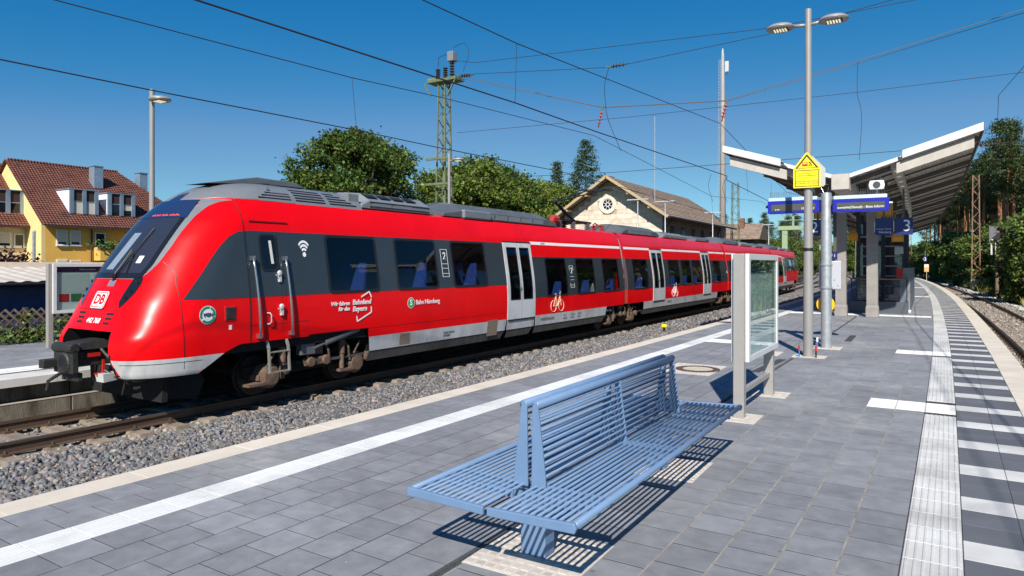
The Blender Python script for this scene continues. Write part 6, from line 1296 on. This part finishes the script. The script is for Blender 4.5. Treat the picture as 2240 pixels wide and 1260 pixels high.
wire('contact_wire', 'contact wire above the train, lowest line at the left', [(-12.35,-4,4.82),(-11.78,4.77,4.80),(-11.59,6.97,4.80),(-11.05,11.48,4.80),(-10.87,14.22,4.80),(-10.23,20.03,4.8),(-10.6,26,4.9)]+far(-11.5,4.8), .012)
wire('messenger_wire', 'sagging carrier wire above the contact wire of the train track', [(-13.2,-4,6.7),(-12.53,5.87,6.2),(-11.68,11.98,6.2),(-11.53,15.2,6.4),(-11.69,26,7.08)]+[on(-11.6,43,6.0), on(-11.6,60,7.0), on(-11.6,95,6.2), on(-11.6,130,7.0)], .011)
wire('contact_wire', 'contact wire above the empty ballast strip by the platform', [(-7.9,-4,4.82),(-7.19,4.87,4.8),(-6.61,11.08,4.8),(-6.44,14.58,4.8),(-5.82,24.04,4.8),(-6.3,26,4.9)]+far(-7.2,4.8), .013)
wire('messenger_wire', 'carrier wire over the empty ballast strip running to the middle insulator', [(-7.9,-4,7.0),(-7.22,9.07,6.2),(-7.02,11.83,6.2),(-6.55,26,7.04)]+[on(-7.2,43,6.0), on(-7.2,60,7.0), on(-7.2,95,6.2)], .011)
wire('contact_wire', 'contact wire above the right hand track', [(3.4,-4,4.85),(1.9,18.7,4.8),(1.76,28.6,4.8)]+far(2.97,4.8), .011)
wire('messenger_wire', 'carrier wire above the right hand track', [(3.6,-4,6.9),(2.6,12,6.3),(2.0,26,7.0)]+[on(2.9,43,6.0), on(2.9,60,7.0), on(2.9,95,6.2)], .009)
for lb, a, b in (('thin dropper in front of the oak', (-11.68,11.98,6.2), (-11.05,11.48,4.8)), ('thin dropper left of the jumper cable', (-7.02,11.83,6.2), (-6.61,11.08,4.8)), ('thin dropper above the station roof', on(-11.6,43,6.0), on(-11.5,43,4.8)), ('thin dropper near the concrete mast', on(-7.2,38,6.1), on(-7.2,38,4.8)), ('thin dropper beyond the span', (-6.7,31,6.6), (-6.6,31,4.85))): wire('dropper', lb, [a, b], .006)
wire('span_rope', 'upper sagging cross span rope from the green mast', [(-18.6,25.5,10.5),(-11.32,26,8.21),(-6.29,26,7.87),(-1.91,26,8.68),(2.64,26,9.56),(9,26,11.0)], .013, m_wirel)
wire('span_rope', 'second strand of the upper cross span rope', [(-18.6,25.6,10.42),(-11.32,26.1,8.21),(-6.29,26.1,7.87),(-1.91,26.1,8.62),(2.64,26.1,9.48),(9,26.1,10.9)], .010, m_wirel)
wire('span_rope', 'middle straight cross span rope', [(-18.4,25.6,7.8),(-9.99,26,7.68),(-1.91,26,7.61),(9,26,7.66)], .009)
wire('span_rope', 'lower cross span rope holding the contact wires', [(-18.4,25.6,5.65),(-10.88,26,5.5),(-1.87,26,5.5),(9,26,5.55)], .010)
wire('feeder_wire', 'top feeder wire running from the mast to the upper right', [(-18.2,25.2,11.0),(-16.96,25,10.66),(-4.64,25,9.98),(-.25,25,10.09),(9,25,10.9)], .012)
wire('feeder_wire', 'second feeder wire with the green insulator', [(-18.0,25.2,10.3),(-16.96,25,10.16),(-10.46,25,9.49),(-4.64,25,9.77),(-.88,25,10.21),(9,25,11.6)], .012)
wire('jumper_cable', 'curved jumper cable hanging from the green insulator', [(-10.67,25.2,9.64),(-10.96,25.4,8.99),(-10.98,25.5,8.3),(-10.9,25.6,7.6),(-10.43,25.8,6.31)], .012)
wire('jumper_cable', 'looped jumper wire at the mast top', [(-18.3,25.2,11.6),(-17.7,25.2,11.7),(-17.45,25.2,11.2),(-17.7,25.1,10.4)], .012)
wire('jumper_cable', 'wavy hanger wire above the canopy', [(-1.91,26,8.68),(-1.93,26,7.61),(-1.80,26,6.8),(-1.87,26,5.3)], .008)
wire('jumper_cable', 'left strand of the connector above the station roof', [(-9.0,34,6.2),(-9.15,34.1,5.6),(-8.95,34.2,4.85)], .009); wire('jumper_cable', 'right strand of the connector above the station roof', [(-8.5,35,6.1),(-8.7,35.1,5.6),(-8.5,35.2,4.85)], .009)
for p, d, lb, m in (((-11.35,26,8.05), (-.25,0,-1), 'brown insulator string holding the wire above the train', m_ins), ((-6.32,26,7.75), (-.25,0,-1), 'brown insulator string next to the concrete mast', m_ins), ((-10.5,25,9.52), (1,0,.02), 'green horizontal insulator on the feeder wire', m_insd), ((-17.9,25.2,10.25), (1,0,-.08), 'dark insulator at the mast top', m_insd), ((1.35,26,5.5), (1,0,0), 'green insulator beside the right canopy tip', m_insd)):
    t = thing('insulator', lb, 'insulator', p, 0, 'insulators on the overhead line'); q = MB(); ins(q, (0,0,0), d); q.build('discs', m, t, smooth=True); q = MB(); dd = Vector(d).normalized(); q.tube([-dd*.25, -dd*.02], .03, 6); q.build('clamp', m_mgreen, t)
# ------------------------------------------------------------ trees and plants
def leafmat(name, c1, c2, tr=.22, rnd=.6):
    m = M(name, c1, .48, rnd=rnd, isl=True, col2=c2, c2t=.55, c2s=.9, spec=.3); n = m.node_tree.nodes; l = m.node_tree.links; b = n['Principled BSDF']
    src = b.inputs['Base Color'].links[0].from_socket; t = n.new('ShaderNodeBsdfTranslucent'); l.new(src, t.inputs[0]); mx = n.new('ShaderNodeMixShader'); mx.inputs[0].default_value = tr
    l.new(b.outputs[0], mx.inputs[1]); l.new(t.outputs[0], mx.inputs[2]); l.new(mx.outputs[0], n['Material Output'].inputs[0]); return m
m_oak = leafmat('oak leaf', (.085,.130,.022), (.05,.085,.016), .28); m_lime = leafmat('lime leaf', (.145,.190,.030), (.09,.135,.022), .28); m_bush = leafmat('shrub leaf', (.125,.175,.036), (.075,.12,.025), .26)
m_needle = leafmat('pine needle', (.075,.105,.035), (.045,.07,.022), .15); m_spruce = leafmat('spruce needle', (.055,.085,.03), (.035,.058,.02), .1); m_purple = leafmat('purple leaf', (.045,.018,.018), (.03,.014,.014), .1)
m_grassm = leafmat('dry grass', (.16,.18,.04), (.26,.20,.06), .2)
m_bark = M('grey bark', (.10,.075,.055), .9, var=.3, vs=6, bump=.4, bs=20); m_pbark = M('pine bark', (.30,.135,.062), .9, var=.3, vs=4, bump=.4, bs=16, stretch=(1,1,.3))
def clumps(n, fr, R_, flat=.8):
    """points in n leaf clumps; fr() gives clump centre; returns (centres, points)"""
    C = np.array([fr() for _ in range(n)]); return C
def cloud(C, per, sig, flat=.75):
    n = len(C); P = np.repeat(C, per, 0); G = rng.normal(size=P.shape)*np.repeat(np.asarray(sig)*np.ones(n), per)[:, None]; G[:, 2] *= flat; return P+G
def ell(cx, cy, cz, rx, ry, rzz, lo=.45, zmin=-.6):
    while True:
        v = rng.normal(size=3); v /= np.linalg.norm(v)
        if v[2] < zmin: continue
        r = rng.uniform(lo, 1)**.6; return (cx+v[0]*rx*r, cy+v[1]*ry*r, cz+v[2]*rzz*r)
def branchy(mb, base, C, k, r0, h0):
    idx = rng.choice(len(C), min(k, len(C)), replace=False)
    for i in idx:
        e_ = Vector(C[i]); s = Vector((base[0], base[1], base[2]+h0*random.uniform(.6, 1.0))); m_ = s.lerp(e_, .5)+Vector((random.gauss(0,.25), random.gauss(0,.25), random.uniform(.0,.5))); mb.tube([s, m_, e_], [r0*random.uniform(.35,.6), r0*.22, r0*.06], 5, cap=False)
def proto_broad(lobes, per, sig, leaf, mat, trunk_h, r0, nb=26, ncl=130):
    C = []
    for (cx, cy, cz, rx, ry, rz2, wgt) in lobes: C += [ell(cx, cy, cz, rx, ry, rz2) for _ in range(int(ncl*wgt))]
    C = np.array(C); me = leafmesh(cloud(C, per, sig), .15, leaf, 'crown', mat, .7)
    tb = MB(); tb.tube([(0,0,-.3),(.05,.02,trunk_h*.5),(0,.05,trunk_h)], [r0*1.25, r0, r0*.75], 10); branchy(tb, (0,0,0), C, nb, r0, trunk_h); return me, tb.mesh('trunk', m_bark, True, fix=False)
def proto_pine(h, crown, mat, per=60, bark=None):
    C = []; z = h*(1-crown)
    while z < h:
        t = (z-h*(1-crown))/(h*crown); r = 2.1*(1-t**1.8)*(.55+.45*min(1, t*4))+.25
        for _ in range(5): a = rng.uniform(0, 2*PI); rr = r*rng.uniform(.25, 1); C.append((rr*math.cos(a), rr*math.sin(a), z+rng.uniform(-.3,.3)))
        z += .55
    C = np.array(C); me = leafmesh(cloud(C, per, .42, .45), .4, .17, 'crown', mat, .35); tb = MB(); tb.tube([(0,0,-.5),(.08,0,h*.5),(0,.06,h*.97)], [.21,.15,.04], 8); branchy(tb, (0,0,h*(1-crown)*.9), C, 16, .08, h*crown*.5)
    return me, tb.mesh('trunk', bark or m_pbark, True, fix=False)
def proto_spruce(h, mat, sl=.26, rm=9):
    C = []; z = h*.12
    while z < h:
        r = min(rm, (h-z)*sl)*(.8+.35*random.random())+.1
        for _ in range(int(5+r*4)): a = rng.uniform(0, 2*PI); rr = r*rng.uniform(.35, 1); C.append((rr*math.cos(a), rr*math.sin(a), z-rr*.25))
        z += .5
    C = np.array(C); me = leafmesh(cloud(C, 45, .26, .6), .2, .13, 'crown', mat, .4); tb = MB(); tb.tube([(0,0,-.5),(0,0,h)], [.22,.03], 8); return me, tb.mesh('trunk', m_bark, True, fix=False)
def plant(name, label, cat, proto, loc, s=1, rz=0, group=None, sz=None):
    t = thing(name, label, cat, loc, rz, group); t.scale = (s, s, sz or s); link('crown', proto[0], t); link('trunk', proto[1], t); return t
G1 = -1.6
# the big oak behind the front car
def lobes(n, c, r, s0, s1, lo=.7, zmin=-.5):
    return [(*ell(*c, *r, lo, zmin), q, q, q*.85, 1.0/n) for q in rng.uniform(s0, s1, n)]
oak = proto_broad(lobes(30, (0,.7,6.7), (3.2,4.3,3.0), .75, 1.5)+[(0,.5,5.6,2.6,3.6,2.2,.16)], 100, .24, .092, m_oak, 4.5, .38, 90, 560)
plant('oak_tree', 'large dark green oak crown behind the front car of the train', 'tree', oak, (-28.5, 29.4, G1+.2), 1.07)
lime = [proto_broad(lobes(16, (0,0,5.6), (2.5,2.5,2.6), .7, 1.3)+[(0,0,4.6,2.2,2.2,2.2,.4)], 85, .28, .10, m_lime, 3.4, .26, 40, 330) for _ in range(2)]
dark = proto_broad(lobes(16, (0,0,5.6), (2.6,2.6,2.8), .7, 1.3)+[(0,0,4.6,2.2,2.2,2.2,.4)], 85, .28, .10, m_oak, 3.2, .26, 30, 330)
plant('broadleaf_tree', 'dark round tree just left of the green lattice mast', 'tree', dark, (-31.5, 40.8, G1), .92, .6)
plant('broadleaf_tree', 'light green tree directly right of the green lattice mast', 'tree', lime[0], (-33.0, 48.0, G1), 1.36, 1.2)
plant('broadleaf_tree', 'tall dark tree between the mast and the station gable', 'tree', dark, (-36, 55.0, G1), 1.5, 2.2)
plant('broadleaf_tree', 'yellowish green tree left of the pantograph', 'tree', lime[1], (-33, 57.5, G1), 1.34, .2)
plant('broadleaf_tree', 'light green tree touching the left eave of the station', 'tree', lime[0], (-34, 64.0, G1), 1.36, 3.0)
plant('broadleaf_tree', 'yellow green low tree at the foot of the lattice mast', 'tree', lime[1], (-26.5, 33.6, G1), .62, 1.0)
plant('broadleaf_tree', 'low green tree below the oak to the right', 'tree', lime[1], (-29.0, 38.2, G1), .74, 2.0)
sp1 = proto_spruce(15.5, m_spruce); sp2 = proto_spruce(18.0, m_spruce, .60, 3.6)
plant('conifer', 'dark slender spruce left of the round conifer', 'tree', sp1, (-37.5, 72.6, G1), 1.0); plant('conifer', 'bushy dark conifer right behind the station ridge', 'tree', sp2, (-35.5, 76.5, G1), 1.04)
# shrubs on the left
bushp = [proto_broad([(0,0,1.3,1.5,1.5,1.3,1)], 120, .32, .11, m_bush, .9, .07, 10, 60) for _ in range(3)]
pur = proto_broad([(0,0,1.5,1.2,1.5,1.1,1)], 90, .28, .085, m_purple, 1.0, .06, 12, 40)
plant('shrub', 'dark purple-leaved shrub in front of the cream house', 'shrub', pur, (-30.5, 12.2, .0), .85); plant('shrub', 'small purple-leaved shrub below the balcony', 'shrub', pur, (-33.5, 18.8, .45), .6, 2)
fb_ = leafmesh(cloud(np.array([(random.gauss(0,.25), random.gauss(0,.5), abs(random.gauss(.25,.2))) for _ in range(26)]), 26, .12), .3, .06, 'leaves', m_bush); t = thing('shrub', 'green leafy weed growing in front of the lattice fence', 'shrub', (-19.1, 8.5, LPZ)); link('leaves', fb_, t); q = MB(); [q.tube([(0,dy,0),(.05,dy+.05,.5)], .01, 5) for dy in (-.4,0,.4)]; q.build('stem', m_bark, t)
po_ = thing('post', 'thin grey post beside the purple shrub', 'post', (-30, 13.3, -.6)); q = MB(); q.lathe([(.06,0),(.06,3.6)], n=8); q.build('shaft', m_galv, po_); q = MB(); q.lathe([(.07,3.6),(.05,3.68)], n=8); q.build('cap', m_galv, po_)
# forest on the right: pines, shrubs, broadleaf
pines = [proto_pine(h, c, m_needle) for h, c in ((17, .42), (18.5, .36), (15.5, .5), (19.5, .40))]
bl = [proto_broad(lobes(14, (0,0,3.5), (2.1,2.1,2.3), .6, 1.1)+[(.3,.4,2.2,2.0,2.0,1.7,.5)], 80, .28, .12, m_bush, 2.0, .14, 18, 220) for _ in range(3)]
random.seed(21)
def zg(off, y): return -1.35 if off < 9 else -1.2+min(1.5, (off-9)*.12)
for i in range(120):
    y = random.uniform(84, 230); off = random.uniform(10.5, 36) if y > 110 else random.uniform(12, 30)
    plant('pine_tree', 'tall pine with bare orange trunk in the forest right of the track', 'tree', pines[i % 4], on(off, y, zg(off, y)), random.uniform(.9, 1.2), random.uniform(0, 6), 'forest pines right of the track')
for i in range(90):
    y = 58+i*2.0+random.uniform(-1, 1); off = random.uniform(8.5, 13) if i % 2 else random.uniform(7.8, 10); s = random.uniform(.7, 1.3)
    plant('broadleaf_shrub', 'green shrub in the dense forest edge right of the track', 'shrub', bl[i % 3], on(off, y, zg(off, y)), s, random.uniform(0, 6), 'forest edge shrubs')
tallp = [proto_pine(h, c, m_needle) for h, c in ((18, .30), (19, .34))]
for i in range(26):
    y = random.uniform(98, 175); off = random.uniform(9.5, 13)
    plant('pine_tree', 'slim front-row pine with long bare orange trunk at the forest edge', 'tree', tallp[i % 2], on(off, y, zg(off, y)), random.uniform(.8, 1.02), random.uniform(0, 6), 'front row pines right of the track')
for off, y, s, lb in ((16.5,64,1.05,'large dark tree at the right picture edge'),(17.5,76,1.25,'second large dark tree at the right picture edge'),(15.5,86,.85,'dark broad tree behind the railway signal')):
    plant('broadleaf_tree', lb, 'tree', oak, on(off, y, zg(off, y)), s, off)
for i in range(40):
    y = random.uniform(44, 62) if i < 12 else random.uniform(52, 140); off = random.uniform(5.9, 7.6)
    plant('shrub', 'low green bush on the embankment beside the right track', 'shrub', bushp[i % 3], on(off, y, -1.3), random.uniform(.35, .7), random.uniform(0, 6), 'low bushes beside the right track')
# forest beyond the far end of the train
for i in range(46):
    x = random.uniform(-75, -8); y = random.uniform(215, 300)
    plant('pine_tree', 'far dark pine in the wood behind the end of the train', 'tree', pines[i % 4], (x, y, -1.4), random.uniform(.85, 1.15), random.uniform(0, 6), 'far wood pines')
for i in range(34):
    x = -62+i*1.75+random.uniform(-1, 1); y = 190+random.uniform(-8, 8)+abs(x+30)*.3
    plant('broadleaf_shrub', 'far green shrub along the track behind the train', 'shrub', bl[i % 3], (x, y, -1.4), random.uniform(.9, 1.7), random.uniform(0, 6), 'far green shrubs')
for x, y, s in ((-24,118,1.0),(-27,126,1.25),(-22.5,132,.9),(-19.5,140,.8)):
    plant('broadleaf_tree', 'far green tree right of the small brown-roofed building', 'tree', bl[0], (x, y, -1.5), s*1.15, x, 'far green trees')
# grass along the right track and between the far tracks
def grassbed(name, label, offr, yr, n, h, zf):
    o = rng.uniform(*offr, n); y = rng.uniform(*yr, n); yt = np.linspace(yr[0]-1, yr[1]+1, 150); ct = np.array([cc(t) for t in yt]); x = np.interp(y, yt, ct)+o
    z = np.array([zf(a, b) for a, b in zip(o, y)]); hh = h*rng.uniform(.4, 1.3, n); a = rng.uniform(0, 2*PI, n); wd = .05*hh/h+.02; dx = np.cos(a)*wd; dy = np.sin(a)*wd; lx = rng.normal(0, .25, n)*hh; ly = rng.normal(0, .25, n)*hh
    V = np.stack([np.stack([x-dx, y-dy, z-.05], -1), np.stack([x+dx, y+dy, z-.05], -1), np.stack([x+lx, y+ly, z+hh], -1)], 1).reshape(-1, 3); me = fast_mesh(name, V, np.arange(3*n).reshape(-1, 3)); me.materials.append(m_grassm); return tag(link(name, me), label, 'grass', kind='stuff')
grassbed('grass', 'tall yellowish grass on the bank right of the track', (5.6, 9.5), (44, 130), 26000, .75, lambda o, y: -1.25)
grassbed('grass', 'grass strip along the far tracks', (-24, -15.5), (92, 175), 8000, .6, lambda o, y: -1.55)
# far house wall behind tracks

# ------------------------------------------------------------ two passengers behind the third low window
def person(label, loc, rz, top, skin, hair, arm_up):
    t = thing('person', label, 'person', loc, rz)
    J = [(0,0,.50),(0,.02,.75),(0,.03,1.0),(0,.02,1.10),(0,0,1.24),   # pelvis, waist, chest, neck, head
         (.19,.02,1.0),(.27,-.10,.80 if not arm_up else 1.06),(.20,-.34,.82 if not arm_up else 1.26),(-.19,.02,1.0),(-.27,-.10,.80),(-.16,-.36,.80 if not arm_up else 1.24),
         (.10,-.02,.48),(.11,-.42,.50),(.11,-.44,.08),(.11,-.60,.05),(-.10,-.02,.48),(-.11,-.42,.50),(-.11,-.44,.08),(-.11,-.60,.05)]
    Ed = [(0,1),(1,2),(2,3),(3,4),(2,5),(5,6),(6,7),(2,8),(8,9),(9,10),(0,11),(11,12),(12,13),(13,14),(0,15),(15,16),(16,17),(17,18)]
    Rr = [.15,.14,.15,.055,.095,.06,.048,.035,.06,.048,.035,.09,.065,.05,.04,.09,.065,.05,.04]
    me = bpy.data.meshes.new('body'); me.from_pydata(J, Ed, []); me.materials.append(top); o = link('body', me, t); sk = o.modifiers.new('skin', 'SKIN')
    for i, v in enumerate(me.skin_vertices[0].data): v.radius = (Rr[i], Rr[i]*.8); v.use_root = (i == 0)
    o.modifiers.new('sub', 'SUBSURF').levels = 1
    h = MB(); h.lathe([(.001,1.13),(.07,1.15),(.092,1.22),(.09,1.30),(.06,1.36),(.001,1.375)], (0,-.02,0), 12); h.build('face', skin, t, smooth=True)
    h = MB(); h.lathe([(.095,1.22),(.102,1.30),(.07,1.375),(.001,1.39)], (0,.012,0), 12); h.build('hair', hair, t, smooth=True)
m_skin = M('skin', (.42,.24,.16), .6); m_hair = M('brown hair', (.04,.022,.014), .6)
o_ = train.location+C1.location; a_ = C1.rotation_euler.z
def incar(u, v, z): return (o_.x+u*-math.sin(a_)+v*math.cos(a_), o_.y+u*math.cos(a_)+v*math.sin(a_), o_.z+z)
person('seated passenger in a white top behind the last low window of the front car', incar(14.3, .95, .72), 2.6, M('white shirt', (.75,.75,.75), .8), m_skin, m_hair, False)
person('seated passenger in dark clothes with raised arms behind the last low window', incar(14.95, .95, .72), .9, M('dark sweater', (.03,.03,.045), .8), m_skin, m_hair, True)
